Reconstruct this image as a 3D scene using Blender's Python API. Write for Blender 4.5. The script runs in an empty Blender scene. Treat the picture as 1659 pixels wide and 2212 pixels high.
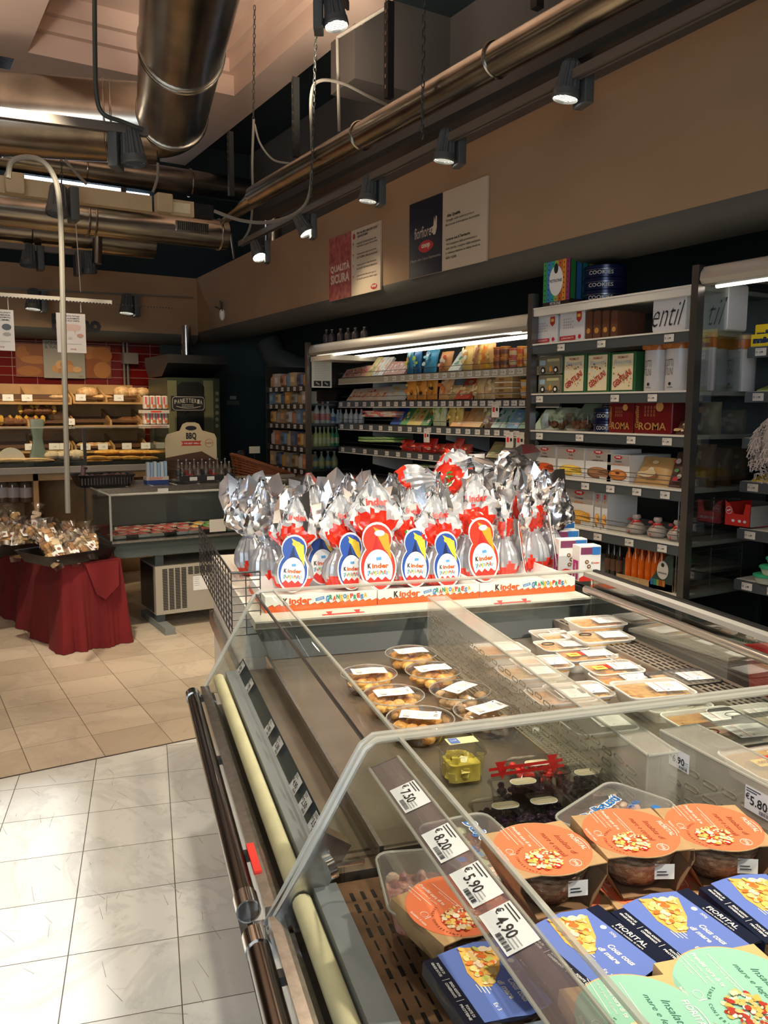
import bpy, math, random
from math import sin, cos, pi, radians as R, atan
from mathutils import Matrix, Vector
random.seed(7)
rnd=random.random
def U(a,b): return a+(b-a)*rnd()
C=bpy.context.scene.collection
# ---------------- camera geometry ----------------
F=1780.; H=1.55; PITCH=atan(221/1780); YAW=atan(.607); ROLL=R(.25)
fw=Vector((sin(YAW)*cos(PITCH),cos(YAW)*cos(PITCH),-sin(PITCH)))
rt=Vector((cos(YAW),-sin(YAW),0)); up=rt.cross(fw)
rt2=rt*cos(ROLL)+up*sin(ROLL); up2=up*cos(ROLL)-rt*sin(ROLL)
EYE=Vector((0,0,H))
def ray(x,y): return fw+rt2*((x-829.5)/F)+up2*((1106-y)/F)
def at(x,y,z): d=ray(x,y); return EYE+d*((z-H)/d.z)
def onX(x,y,X): d=ray(x,y); return EYE+d*(X/d.x)
def onY(x,y,Y): d=ray(x,y); return EYE+d*(Y/d.y)
cd=bpy.data.cameras.new('camera'); cam=bpy.data.objects.new('camera',cd); C.objects.link(cam)
cam.matrix_world=Matrix.Translation(EYE)@Matrix((rt2,up2,-fw)).transposed().to_4x4()
cd.sensor_fit='VERTICAL'; cd.sensor_height=24; cd.lens=F/2212*24; cd.clip_start=.02
bpy.context.scene.camera=cam
# ---------------- materials ----------------
MT={}
def mat(n,c,r=.5,m=0,e=0,nz=0,ns=20,bump=0,tr=0,coat=0,al=1,c2=None,bs=None,ec=None):
    if n in MT: return MT[n]
    M_=bpy.data.materials.new(n); M_.use_nodes=True; nt=M_.node_tree; b=nt.nodes['Principled BSDF']
    col=(*c,1); b.inputs['Base Color'].default_value=col; b.inputs['Roughness'].default_value=r; b.inputs['Metallic'].default_value=m
    if coat: b.inputs['Coat Weight'].default_value=coat
    if tr: b.inputs['Transmission Weight'].default_value=tr
    if al<1: b.inputs['Alpha'].default_value=al
    if e: b.inputs['Emission Color'].default_value=(*(ec or c),1); b.inputs['Emission Strength'].default_value=e
    tc=nt.nodes.new('ShaderNodeTexCoord')
    if nz:
        t=nt.nodes.new('ShaderNodeTexNoise'); t.inputs['Scale'].default_value=ns; t.inputs['Detail'].default_value=6; nt.links.new(tc.outputs['Object'],t.inputs['Vector'])
        cr=nt.nodes.new('ShaderNodeValToRGB'); cr.color_ramp.elements[0].position=.35; cr.color_ramp.elements[1].position=.68
        k=c2 or tuple(x*(1-nz) for x in c); cr.color_ramp.elements[0].color=(*k,1); cr.color_ramp.elements[1].color=col
        nt.links.new(t.outputs['Fac'],cr.inputs['Fac']); nt.links.new(cr.outputs['Color'],b.inputs['Base Color'])
    if bump:
        t=nt.nodes.new('ShaderNodeTexNoise'); t.inputs['Scale'].default_value=bs or ns*2; t.inputs['Detail'].default_value=4; nt.links.new(tc.outputs['Object'],t.inputs['Vector'])
        bn=nt.nodes.new('ShaderNodeBump'); bn.inputs['Strength'].default_value=bump; bn.inputs['Distance'].default_value=.02
        nt.links.new(t.outputs['Fac'],bn.inputs['Height']); nt.links.new(bn.outputs['Normal'],b.inputs['Normal'])
    MT[n]=M_; return M_
def clear(n,tint=(1,1,1),refl=.06,rough=.03,k=.9):
    M_=bpy.data.materials.new(n); M_.use_nodes=True; nt=M_.node_tree; nt.nodes.clear()
    o=nt.nodes.new('ShaderNodeOutputMaterial'); mx=nt.nodes.new('ShaderNodeMixShader'); t=nt.nodes.new('ShaderNodeBsdfTransparent'); g=nt.nodes.new('ShaderNodeBsdfGlossy')
    t.inputs[0].default_value=(*tint,1); g.inputs['Roughness'].default_value=rough
    fr=nt.nodes.new('ShaderNodeLayerWeight'); fr.inputs[0].default_value=.25
    ma=nt.nodes.new('ShaderNodeMath'); ma.operation='MULTIPLY_ADD'; ma.inputs[1].default_value=k; ma.inputs[2].default_value=refl
    nt.links.new(fr.outputs['Fresnel'],ma.inputs[0]); nt.links.new(ma.outputs[0],mx.inputs[0]); nt.links.new(t.outputs[0],mx.inputs[1]); nt.links.new(g.outputs[0],mx.inputs[2]); nt.links.new(mx.outputs[0],o.inputs[0])
    MT[n]=M_; return M_
def film(n,c,a=.35,rough=.15,k=.35):   # hazy plastic: part body colour, part see-through, part gloss
    M_=clear(n,(1,1,1),.03,rough,k); nt=M_.node_tree; o=[x for x in nt.nodes if x.type=='OUTPUT_MATERIAL'][0]
    mx=nt.nodes.new('ShaderNodeMixShader'); d=nt.nodes.new('ShaderNodeBsdfPrincipled'); d.inputs['Base Color'].default_value=(*c,1); d.inputs['Roughness'].default_value=.3
    mx.inputs[0].default_value=a; src=o.inputs[0].links[0].from_socket
    nt.links.new(src,mx.inputs[1]); nt.links.new(d.outputs[0],mx.inputs[2]); nt.links.new(mx.outputs[0],o.inputs[0]); return M_
def two(n,a,b,r=.5,axis='X',scale=30,**k): return mat(n,a,r,c2=b,nz=.5,ns=scale,**k)
white=mat('white_print',(.85,.85,.83),.45); paper=mat('paper',(.8,.8,.78),.7); black=mat('black_print',(.015,.015,.018),.5)
redp=mat('red_print',(.72,.03,.02),.4); red2=mat('tomato_red',(.8,.09,.03),.3,coat=.3); navy=mat('navy_print',(.008,.012,.04),.4); grey=mat('grey_print',(.35,.35,.36),.5); 
steel=mat('brushed_steel',(.55,.54,.52),.28,1,nz=.25,ns=60); chrome=mat('chrome',(.75,.74,.72),.12,1); darksteel=mat('dark_steel',(.16,.155,.15),.3,.9); 
galv=mat('galvanised',(.50,.47,.41),.24,1,nz=.35,ns=4,bump=.10,bs=2.5)
dkplastic=mat('dark_plastic',(.02,.022,.022),.4); blackp=mat('black_plastic',(.01,.01,.01),.3); railgrey=mat('shelf_grey',(.085,.10,.11),.4,.3)
shelfwhite=mat('shelf_white',(.66,.65,.6),.4); cream=mat('cream_foam',(.72,.68,.44),.6,nz=.15,ns=15); kraft=mat('kraft_card',(.52,.33,.16),.7,nz=.15,ns=40)
glass=clear('clear_glass',(.95,.975,.96),.015,.015,.6); acryl=clear('clear_acrylic',(.95,.95,.92),.05,.06,.5); acryledge=mat('acrylic_edge',(.52,.52,.46),.12,al=.55,coat=.5)
clearpl=clear('clear_plastic',(.97,.97,.97),.04,.08,.45); cellophane=clear('cellophane',(.97,.96,.93),.07,.14,.55)
haze=film('hazy_acrylic',(.78,.75,.64),.20); hazel=film('frosted_lid',(.85,.85,.82),.04)
orangec=mat('coral_card',(.80,.20,.085),.5); bluec=mat('periwinkle_card',(.14,.22,.62),.45); mintc=mat('mint_card',(.32,.62,.48),.5); palec=mat('pale_kraft',(.72,.46,.2),.6)
foil=mat('silver_foil',(.84,.84,.86),.2,1,bump=.12,bs=6); foilw=mat('white_wrap',(.60,.61,.63),.3,.1,coat=.3,bump=.3,bs=10); foilr=mat('red_wrap',(.75,.03,.012),.22,.1,coat=.6,bump=.3,bs=12)
foilg=mat('grey_wrap',(.46,.48,.52),.28,.45,bump=.2,bs=10); orangew=mat('orange_print',(.85,.13,.02),.4)
wood=mat('light_wood',(.52,.31,.13),.5,nz=.3,ns=5); bread=mat('bread_crust',(.55,.25,.08),.7,nz=.6,ns=25,c2=(.75,.55,.3),bump=.4); bread2=mat('dark_bread',(.25,.1,.04),.7,nz=.5,ns=30,bump=.4)
food_o=mat('orange_food',(.75,.22,.03),.4,nz=.5,ns=45,c2=(.78,.46,.08),bump=.5); food_y=mat('yellow_food',(.80,.55,.15),.4,nz=.4,ns=50,c2=(.55,.24,.04),bump=.4); food_p=mat('pink_food',(.7,.38,.3),.35,nz=.5,ns=70,c2=(.35,.08,.07),bump=.3)
food_m=mat('mixed_food',(.3,.06,.03),.25,nz=.8,ns=55,c2=(.75,.5,.3),bump=.6); food_g=mat('green_food',(.1,.3,.05),.4,nz=.5,ns=40); pine=mat('pineapple_yellow',(.85,.68,.12),.3,nz=.3,ns=60); berry=mat('dark_berries',(.03,.01,.03),.2,bump=.8,bs=180)
potato=mat('roast_potato',(.82,.50,.13),.4,nz=.6,ns=35,c2=(.42,.17,.04),bump=.3); cookie=mat('pale_biscuit',(.75,.5,.26),.6,nz=.4,ns=30)
def cmat(c,r=.4): return mat('c_%d_%d_%d_%d'%(c[0]*99,c[1]*99,c[2]*99,r*100),c,r)
# ---------------- mesh builder ----------------
TXT={}
def textmesh(s,bold=0,shear=0):
    k=(s,bold,shear)
    if k in TXT: return TXT[k]
    cu=bpy.data.curves.new('t','FONT'); cu.body=s; cu.size=1; cu.resolution_u=2; cu.offset=bold; cu.shear=shear; cu.fill_mode='FRONT'
    o=bpy.data.objects.new('t',cu); C.objects.link(o); dg=bpy.context.evaluated_depsgraph_get(); me=bpy.data.meshes.new_from_object(o.evaluated_get(dg))
    v=[tuple(x.co) for x in me.vertices]; f=[tuple(p.vertices) for p in me.polygons]
    x0=min(a[0] for a in v); x1=max(a[0] for a in v); y0=min(a[1] for a in v); y1=max(a[1] for a in v)
    bpy.data.objects.remove(o); bpy.data.curves.remove(cu); bpy.data.meshes.remove(me)
    TXT[k]=([((a[0]-x0),(a[1]-y0)) for a in v],f,x1-x0,y1-y0); return TXT[k]
def circ(r,n=24,ry=None,ph=0): return [(r*cos(2*pi*i/n+ph),(ry or r)*sin(2*pi*i/n+ph)) for i in range(n)]
def rr(w,h,r,n=4):
    o=[]
    for cx,cy,a in ((w/2-r,h/2-r,0),(-w/2+r,h/2-r,90),(-w/2+r,-h/2+r,180),(w/2-r,-h/2+r,270)):
        o+=[(cx+r*cos(R(a+90*i/n)),cy+r*sin(R(a+90*i/n))) for i in range(n+1)]
    return o
def sc(o,kx,ky=None,dx=0,dy=0): return [(x*kx+dx,y*(kx if ky is None else ky)+dy) for x,y in o]
class M:
    def __init__(s,T=None): s.v=[];s.f=[];s.mi=[];s.ml=[];s.T=T or Matrix()
    def add(s,vs,fs,m):
        b=len(s.v); s.v+=[tuple(s.T@Vector(v)) for v in vs]
        if m not in s.ml: s.ml.append(m)
        k=s.ml.index(m); s.f+=[tuple(b+i for i in f) for f in fs]; s.mi+=[k]*len(fs); return s
    def box(s,x0,y0,z0,x1,y1,z1,m):
        vs=[(x,y,z) for x in (x0,x1) for y in (y0,y1) for z in (z0,z1)]
        return s.add(vs,[(0,1,3,2),(4,6,7,5),(0,4,5,1),(2,3,7,6),(0,2,6,4),(1,5,7,3)],m)
    def loft(s,rings,m,c0=True,c1=True,mf=None,closed=True):
        n=len(rings[0]); vs=[p for r in rings for p in r]; fs=[]; groups={}
        for j in range(len(rings)-1):
            for i in range(n if closed else n-1):
                q=(j*n+i,j*n+(i+1)%n,(j+1)*n+(i+1)%n,(j+1)*n+i)
                groups.setdefault(mf(i,j) if mf else m,[]).append(q)
        if c0: groups.setdefault(mf(0,0) if mf else m,[]).append(tuple(range(n))[::-1])
        if c1: groups.setdefault(mf(0,len(rings)-2) if mf else m,[]).append(tuple((len(rings)-1)*n+i for i in range(n)))
        b=len(s.v); s.v+=[tuple(s.T@Vector(v)) for v in vs]
        for mm,fl in groups.items():
            if mm not in s.ml: s.ml.append(mm)
            k=s.ml.index(mm); s.f+=[tuple(b+i for i in f) for f in fl]; s.mi+=[k]*len(fl)
        return s
    def prism(s,o,z0,z1,m,bev=0,**k):
        if bev:
            w=max(abs(x) for x,y in o); kk=1-bev/w
            return s.loft([[(x*kk,y*kk,z0) for x,y in o],[(x,y,z0+bev) for x,y in o],[(x,y,z1-bev) for x,y in o],[(x*kk,y*kk,z1) for x,y in o]],m,**k)
        return s.loft([[(x,y,z0) for x,y in o],[(x,y,z1) for x,y in o]],m,**k)
    def lathe(s,pr,m,n=24,cx=0,cy=0,mf=None,c0=True,c1=True,ky=1): return s.loft([[(cx+x,cy+y*ky,z) for x,y in circ(max(r,1e-4),n)] for r,z in pr],m,mf=mf,c0=c0,c1=c1)
    def cyl(s,a,b,r,m,n=10,r2=None): return s.tube([a,b],r,m,n,r2)
    def tube(s,pts,r,m,n=8,r2=None,closed=False):
        P=[Vector(p) for p in pts]; rings=[]; u=None
        for i,p in enumerate(P):
            if closed: d=(P[(i+1)%len(P)]-P[i-1])
            else: d=(P[min(i+1,len(P)-1)]-P[max(i-1,0)])
            d.normalize()
            if u is None: u=d.orthogonal().normalized()
            u=(u-d*u.dot(d)); u.normalize(); w=d.cross(u)
            rr_=r if r2 is None else r+(r2-r)*i/(len(P)-1)
            rings.append([tuple(p+(u*cos(2*pi*k/n)+w*sin(2*pi*k/n))*rr_) for k in range(n)])
        if closed: rings.append(rings[0])
        return s.loft(rings,m,c0=not closed,c1=not closed)
    def ell(s,c,r,m,n=10,k=7,j=0):
        rx,ry,rz=r if isinstance(r,tuple) else (r,r,r); rings=[]
        for a in range(k+1):
            t=pi*a/k-pi/2; q=max(cos(t),.02); rings.append([(c[0]+rx*q*cos(2*pi*i/n)*(1+j*U(-1,1)),c[1]+ry*q*sin(2*pi*i/n)*(1+j*U(-1,1)),c[2]+rz*sin(t)*(1+j*U(-.5,.5))) for i in range(n)])
        return s.loft(rings,m)
    def flat(s,o,T,m,fn=None):
        vs=[T@Vector((x,y,0)) for x,y in o]; return s.add(vs,[tuple(range(len(o)))],m)
    def rect(s,T,x,y,w,h,m): return s.flat([(x-w/2,y-h/2),(x+w/2,y-h/2),(x+w/2,y+h/2),(x-w/2,y+h/2)],T,m)
    def text(s,t,T,x,y,w=None,h=None,m=None,bold=.01,shear=0,al='C',fn=None,rot=0):
        v,f,W,Hh=textmesh(t,bold,shear)
        kx=(w/W) if w else h/Hh; ky=(h/Hh) if h else kx
        ox=-W/2 if al=='C' else 0; oy=-Hh/2; c_,s_=cos(rot),sin(rot); vs=[]
        for a,b in v:
            p,q=(a+ox)*kx,(b+oy)*ky; p,q=x+p*c_-q*s_,y+p*s_+q*c_
            vs.append(fn(p,q) if fn else T@Vector((p,q,0)))
        return s.add(vs,f,m or black)
    def lines(s,T,x,y,w,n,dy,th,m,jit=.3):   # rows of unreadably small print
        for i in range(n):
            ww=w*(1-jit*rnd()); s.rect(T,x+ww/2,y-i*dy,ww,th,m)
        return s
    def build(s,name,parent=None,label=None,cat=None,group=None,kind=None,loc=None,ang=35,mw=None):
        me=bpy.data.meshes.new(name); me.from_pydata(s.v,[],s.f)
        for m in s.ml: me.materials.append(m)
        me.polygons.foreach_set('material_index',s.mi); me.polygons.foreach_set('use_smooth',[True]*len(s.f)); me.update()
        try: me.set_sharp_from_angle(angle=R(ang))
        except Exception: pass
        o=bpy.data.objects.new(name,me); C.objects.link(o)
        if parent: o.parent=parent
        if mw is not None: o.matrix_world=mw
        if loc is not None: o.location=loc
        tag(o,label,cat,group,kind); return o
def tag(o,label=None,cat=None,group=None,kind=None):
    if label and len(label.split())>16: print('LONG',label)
    for k,v in (('label',label),('category',cat),('group',group),('kind',kind)):
        if v: o[k]=v
def thing(name,label,cat,mw=None,group=None):
    o=bpy.data.objects.new(name,None); C.objects.link(o); o.empty_display_size=.05
    if mw is not None: o.matrix_world=mw if isinstance(mw,Matrix) else Matrix.Translation(mw)
    tag(o,label,cat,group); return o
KIDS={}
def dup(root,mw,label=None,group=None):
    if root.name not in KIDS: KIDS[root.name]=[(c,list(c.children)) for c in root.children]
    r=root.copy(); C.objects.link(r); r.matrix_world=mw
    if label: r['label']=label
    if group: r['group']=group
    for ch,gs in KIDS[root.name]:
        c=ch.copy(); C.objects.link(c); c.parent=r
        for g in gs: d=g.copy(); C.objects.link(d); d.parent=c
    return r
ORD=['first','second','third','fourth','fifth','sixth','seventh','eighth','ninth','tenth','eleventh','twelfth','thirteenth','fourteenth','fifteenth','sixteenth','seventeenth','eighteenth','nineteenth','twentieth','twenty-first','twenty-second','twenty-third','twenty-fourth']
def od(i,n):
    if n==1: return 'only'
    return 'leftmost' if i==0 else 'rightmost' if i==n-1 else ORD[i]+' from left'
def Tr(x,y,z): return Matrix.Translation((x,y,z))
def Rz(a): return Matrix.Rotation(R(a),4,'Z')
def Rx(a): return Matrix.Rotation(R(a),4,'X')
def Ry(a): return Matrix.Rotation(R(a),4,'Y')
def Fr(o,x,y):   # plane frame: origin, x axis, y axis
    x=Vector(x).normalized(); y=Vector(y); y=(y-x*y.dot(x)).normalized(); z=x.cross(y)
    m=Matrix((x,y,z)).transposed().to_4x4(); m.translation=Vector(o); return m
I4=Matrix()
FRONT=lambda x,y,z: Fr((x,y,z),(1,0,0),(0,0,1))        # faces -y
LEFT=lambda x,y,z: Fr((x,y,z),(0,-1,0),(0,0,1))         # faces -x
CO=Vector((.661,1.145,0)); CA=-13.5
CM=Matrix.Translation(CO)@Rz(CA); CMi=CM.inverted()
def cs(x,y,z): return CMi@at(x,y,z)    # point in the case's own frame
# ---------------- the room ----------------
def floor_mat(name,rot,sx,sy,ox,oy,base,dark,off=0.):
    M_=bpy.data.materials.new(name); M_.use_nodes=True; nt=M_.node_tree; b=nt.nodes['Principled BSDF']; L=nt.links.new
    tc=nt.nodes.new('ShaderNodeTexCoord'); mp=nt.nodes.new('ShaderNodeMapping'); mp.inputs['Location'].default_value=(ox,oy,0); mp.inputs['Rotation'].default_value=(0,0,R(rot)); L(tc.outputs['Object'],mp.inputs['Vector'])
    br=nt.nodes.new('ShaderNodeTexBrick'); br.offset=off; br.inputs['Scale'].default_value=1; br.inputs['Brick Width'].default_value=sx; br.inputs['Row Height'].default_value=sy; br.inputs['Mortar Size'].default_value=.0016
    br.inputs['Color1'].default_value=(1,1,1,1); br.inputs['Color2'].default_value=(.80,.79,.76,1) if rot else (.68,.65,.6,1); br.inputs['Mortar'].default_value=(.16,.14,.12,1); br.inputs['Bias'].default_value=-.35; L(mp.outputs[0],br.inputs['Vector'])
    n1=nt.nodes.new('ShaderNodeTexNoise'); n1.inputs['Scale'].default_value=1.6; n1.inputs['Detail'].default_value=12; n1.inputs['Roughness'].default_value=.68; n1.inputs['Distortion'].default_value=.8; L(tc.outputs['Object'],n1.inputs['Vector'])
    cr=nt.nodes.new('ShaderNodeValToRGB'); e=cr.color_ramp.elements; e[0].position=.40; e[0].color=(*base,1); e[1].position=.62; e[1].color=(*base,1)
    v=e.new(.50); v.color=tuple([x*.86 for x in base])+(1,); e.new(.47).color=(*base,1); e.new(.53).color=tuple([x*.93 for x in base])+(1,); L(n1.outputs['Fac'],cr.inputs['Fac'])
    mx=nt.nodes.new('ShaderNodeMix'); mx.data_type='RGBA'; mx.blend_type='MULTIPLY'; mx.inputs[0].default_value=1; L(cr.outputs[0],mx.inputs[6]); L(br.outputs['Color'],mx.inputs[7])
    n2=nt.nodes.new('ShaderNodeTexNoise'); n2.inputs['Scale'].default_value=11; n2.inputs['Detail'].default_value=8; n2.inputs['Roughness'].default_value=.75; L(tc.outputs['Object'],n2.inputs['Vector'])
    c2=nt.nodes.new('ShaderNodeValToRGB'); c2.color_ramp.elements[0].position=.24; c2.color_ramp.elements[0].color=(*dark,1); c2.color_ramp.elements[1].position=.42; c2.color_ramp.elements[1].color=(1,1,1,1); L(n2.outputs['Fac'],c2.inputs['Fac'])
    m2=nt.nodes.new('ShaderNodeMix'); m2.data_type='RGBA'; m2.blend_type='MULTIPLY'; m2.inputs[0].default_value=.9; L(mx.outputs[2],m2.inputs[6]); L(c2.outputs[0],m2.inputs[7])
    L(m2.outputs[2],b.inputs['Base Color']); b.inputs['Roughness'].default_value=.32
    bp=nt.nodes.new('ShaderNodeBump'); bp.inputs['Strength'].default_value=.06; bp.inputs['Distance'].default_value=.01; L(n2.outputs['Fac'],bp.inputs['Height']); L(bp.outputs[0],b.inputs['Normal']); return M_
def st(name,m,**k): return m.build(name,kind='structure',**k)
fA=floor_mat('marble_near',15.3,.305,.29,.263,-.02,(.73,.745,.72),(.62,.6,.57))
fB=floor_mat('marble_far',0,.308,.295,.155,-.115,(.62,.53,.41),(.5,.42,.36))
# rotate brick so columns run along y
m=M(); m.add([(-4,-3,0),(6,-3,0),(6,3.665,0),(-4,3.665,0)],[(0,1,2,3)],fA); m.add([(-4,3.665,0),(6,3.665,0),(6,12,0),(-4,12,0)],[(0,1,2,3)],fB)
m.box(-4,3.658,-.01,6,3.668,.0015,mat('floor_joint',(.07,.055,.045),.8)); st('floor',m)
# floor scuffs and dark vein marks
m=M(); sm=mat('scuff_mark',(.33,.30,.27),.6)
for i in range(60):
    p=at(U(0,500),U(1650,2200),0); a=R(U(60,110)) if rnd()<.7 else R(U(0,180)); l=U(.02,.10)
    m.add([(p.x,p.y,.0012),(p.x+.0018,p.y,.0012),(p.x+l*cos(a)+.001,p.y+l*sin(a),.0012),(p.x+l*cos(a),p.y+l*sin(a),.0012)],[(0,1,2,3)],sm)
m.build('floor_scuffs',kind='structure')
soff=mat('soffit_beige',(.33,.215,.125),.85,nz=.08,ns=2,bump=.03,bs=80); ceilm=mat('ceiling_plaster',(.74,.56,.45),.9,nz=.06,ns=3); ceild=mat('dark_teal_paint',(.02,.035,.04),.8); wallg=mat('wall_upper_grey',(.13,.115,.10),.9)
lip=mat('soffit_lip_grey',(.08,.08,.07),.7)
# soffit along the right wall: face at X=3.1, rounded lower lip
def soffit(pt,n0,n1,zt0,zt1,m,zbs):
    rings=[]
    for n,zt,zb in ((n0,zt0,zbs[0]),(n1,zt1,zbs[1])):
        prof=[(0,'t'),(0,zb)]+[(.14*(1-cos(a)),zb-.10*sin(a)) for a in [R(x) for x in (15,30,45,60,75,90)]]+[(.26,zb-.10),(.26,'t')]
        rings.append([pt(n,d,zt if z=='t' else z) for d,z in prof])
    m.loft(rings,soff,mf=lambda i,j:soff if i in(0,) else (lip if 1<=i<=7 else ceild))
m=M(); soffit(lambda n,d,z:(3.1+d,n,z),-2,9.3,3.30,2.99,m,(2.46,2.40)); st('wall_right',m)
m=M(); soffit(lambda n,d,z:(n,9.15+d,z),-4,3.1,2.99,2.99,m,(2.37,2.37)); st('wall_back',m)
bt=bpy.data.materials.new('red_tiles'); bt.use_nodes=True; nt=bt.node_tree; b=nt.nodes['Principled BSDF']; br=nt.nodes.new('ShaderNodeTexBrick'); tc=nt.nodes.new('ShaderNodeTexCoord'); mp=nt.nodes.new('ShaderNodeMapping'); mp.inputs['Rotation'].default_value=(R(90),0,0)
br.offset=0; br.inputs['Scale'].default_value=1; br.inputs['Brick Width'].default_value=.24; br.inputs['Row Height'].default_value=.09; br.inputs['Mortar Size'].default_value=.003; br.inputs['Color1'].default_value=(.16,.008,.006,1); br.inputs['Color2'].default_value=(.11,.006,.005,1); br.inputs['Mortar'].default_value=(.3,.22,.18,1)
nt.links.new(tc.outputs['Object'],mp.inputs[0]); nt.links.new(mp.outputs[0],br.inputs[0]); nt.links.new(br.outputs[0],b.inputs[0]); b.inputs['Roughness'].default_value=.2
m=M(); m.box(-4,9.45,0,2.75,9.55,2.5,bt); st('wall_back_tiles',m)
m=M(); m.box(2.75,9.45,0,4.5,9.55,2.5,mat('teal_wall',(.05,.075,.07),.7)); st('wall_back_corner',m)
m=M(); m.box(3.35,-2,2.75,4.4,9.6,2.8,ceild); m.box(4.12,-2,0,4.2,9.6,2.8,mat('teal_wall_side',(.03,.045,.045),.8)); st('wall_right_lower',m)
m=M(); m.box(4.2,-2,2.9,4.4,12,6,wallg); st('wall_right_upper',m)
m=M(); m.box(-4,10.25,0,5,10.35,6,ceild); st('wall_back_upper',m)
m=M(); m.box(-4.1,-3,0,-4,12,6,wallg); st('wall_left',m)
# wall behind the viewer with the shop window that lets the daylight in; its right jamb and an added unseen board outside shape the light on the floor
m=M(); fy=-1.6; jx=-.02
for x0_,x1_,z0_,z1_ in ((-4,-3.2,0,5),(-3.2,jx,0,.15),(-3.2,jx,3.25,5),(jx,4.4,0,5)): m.box(x0_,fy-.1,z0_,x1_,fy,z1_,wallg)
st('wall_front',m); m=M()
for x in (-3.2,-1.7,jx-.05): m.box(x,fy-.08,.15,x+.05,fy-.02,3.25,darksteel)
m.box(-3.2,fy-.08,3.2,jx,fy-.02,3.25,darksteel); m.build('window_2',kind='structure')
m=M(); m.box(-.42,fy-.3,0,-.02,fy-.15,1.55,cmat((.2,.15,.1))); m.box(-.24,fy-.3,1.55,-.02,fy-.15,2.3,cmat((.2,.15,.1))); m.build('sun_blocker',label='unseen brown stepped board added behind the viewer to block sun from the floor',cat='light blocker')  # added out of view; its stepped outline jags the sun patch on the floor
# coffered ceiling
m=M(); m.box(-4,-3,4.95,3.5,12,5.0,ceilm)
xs=[(-4,-1.3),(.72,1.23),(3.05,3.36)]; ysb=[(-3,2.6),(7.8,8.35),(10.3,10.7)]
for x0_,x1_ in xs: m.box(x0_,-3,4.5,x1_,10.7,4.95,ceilm); m.box(x0_-.07,-3,4.68,x1_+(.07 if x1_<3 else 0),10.7,4.95,ceilm); m.box(x0_-.14,-3,4.80,x1_+(.14 if x1_<3 else 0),10.7,4.95,ceilm)
for y0_,y1_ in ysb: m.box(-4,y0_,4.501,3.355,y1_,4.95,ceilm); m.box(-4,y0_-.07,4.681,3.355,y1_+.07,4.95,ceilm); m.box(-4,y0_-.14,4.801,3.355,y1_+.14,4.95,ceilm)
for k in range(9): m.box(2.76+k*.03,8.5+k*.02,4.494,2.775+k*.03,8.75+k*.02,4.5,blackp); m.box(.9,8.0+k*.03,4.494,1.15,8.015+k*.03,4.5,blackp)
st('ceiling',m)
m=M(); m.box(3.36,-3,4.75,4.4,12,4.85,ceild); m.box(3.3,5.9,4.1,4.4,6.3,4.75,wallg); st('ceiling_side',m)
# bright clerestory window strip at the back
p0=onY(190,398,10.2); p1=onY(322,426,10.2); wl=mat('daylight_pane',(.75,.85,1),.5,e=3.0)
m=M(); m.box(p0.x-.8,10.18,p1.z-.15,p0.x+.36,10.22,p0.z,wl); m.box(p0.x+.42,10.18,p1.z-.02,p1.x,10.22,p0.z-.02,wl); 
w=m.build('window_1',kind='structure')
m=M(); m.box(p0.x+.36,10.15,p1.z-.2,p0.x+.42,10.24,p0.z+.05,darksteel); m.build('window_frame',w)
# big letters on the back soffit
m=M(); T=Fr((0,9.13,0),(1,0,0),(0,0,1)); a=onY(111,712,9.13); bb=onY(217,684,9.13); ws=mat('sign_letters',(.03,.03,.035),.5); Wd=bb.x-a.x
m.text('F',T,a.x+Wd*.09,(a.z+bb.z)/2,w=Wd*.15,h=.17,m=ws,bold=.05); m.text('orno',T,a.x+Wd*.60,(a.z+bb.z)/2-.025,w=Wd*.80,h=.12,m=ws,bold=.05)
m.build('wall_lettering',label='dark lettering on beige soffit above the bakery, partly hidden by hanging poster',cat='sign')
# ---------------- ducts and ceiling services ----------------
def ductseam(m,c,r,axis,mm):
    n=32; P=[]
    for i in range(n):
        a=2*pi*i/n; P.append((c[0]+r*cos(a),c[1],c[2]+r*sin(a)) if axis=='y' else (c[0],c[1]+r*cos(a),c[2]+r*sin(a)))
    m.tube(P,.008,mm,6,closed=True)
# main supply duct: comes over the aisle then elbows left
zc=3.83; r=.265; c0=at(368,272,zc); dv=Vector((sin(R(14.2)),cos(R(14.2)),0)); lv=Vector((-cos(R(12)),sin(R(12)),0))
m=M(); rb_=.30; pts=[c0-dv*8,c0-dv*4,c0-dv*2,c0-dv*rb_]
for k in range(1,9):
    a=k/9; pts.append((c0-dv*rb_)*(1-a)**2+c0*2*a*(1-a)+(c0+lv*rb_)*a*a)
pts+=[c0+lv*rb_]
m.tube(pts,r,galv,40); ce=at(0,247,zc-.03); d2_=(ce-c0).normalized(); m.tube([c0+lv*.12,c0+d2_*.6,c0+d2_*5.2],.30,galv,40); lv=d2_
t=thing('air_duct','large galvanised supply duct running overhead and elbowing to the left','duct')
m.build('duct_pipe',t)
def seamd(c,d,rr_,parent):
    u=d.orthogonal().normalized(); w=d.cross(u); m=M()
    for o in (0,.05): m.tube([tuple(c+d*o+(u*cos(a)+w*sin(a))*rr_) for a in [2*pi*i/36 for i in range(36)]],.008,galv,6,closed=True)
    m.build('duct_seam',parent)
seamd(c0-dv*.32,dv,r+.004,t); seamd(c0-dv*1.55,dv,r+.004,t); seamd(c0-dv*3.0,dv,r+.004,t); seamd(c0+lv*.45,lv,.304,t); seamd(c0+lv*1.3,lv,.304,t)
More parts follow.
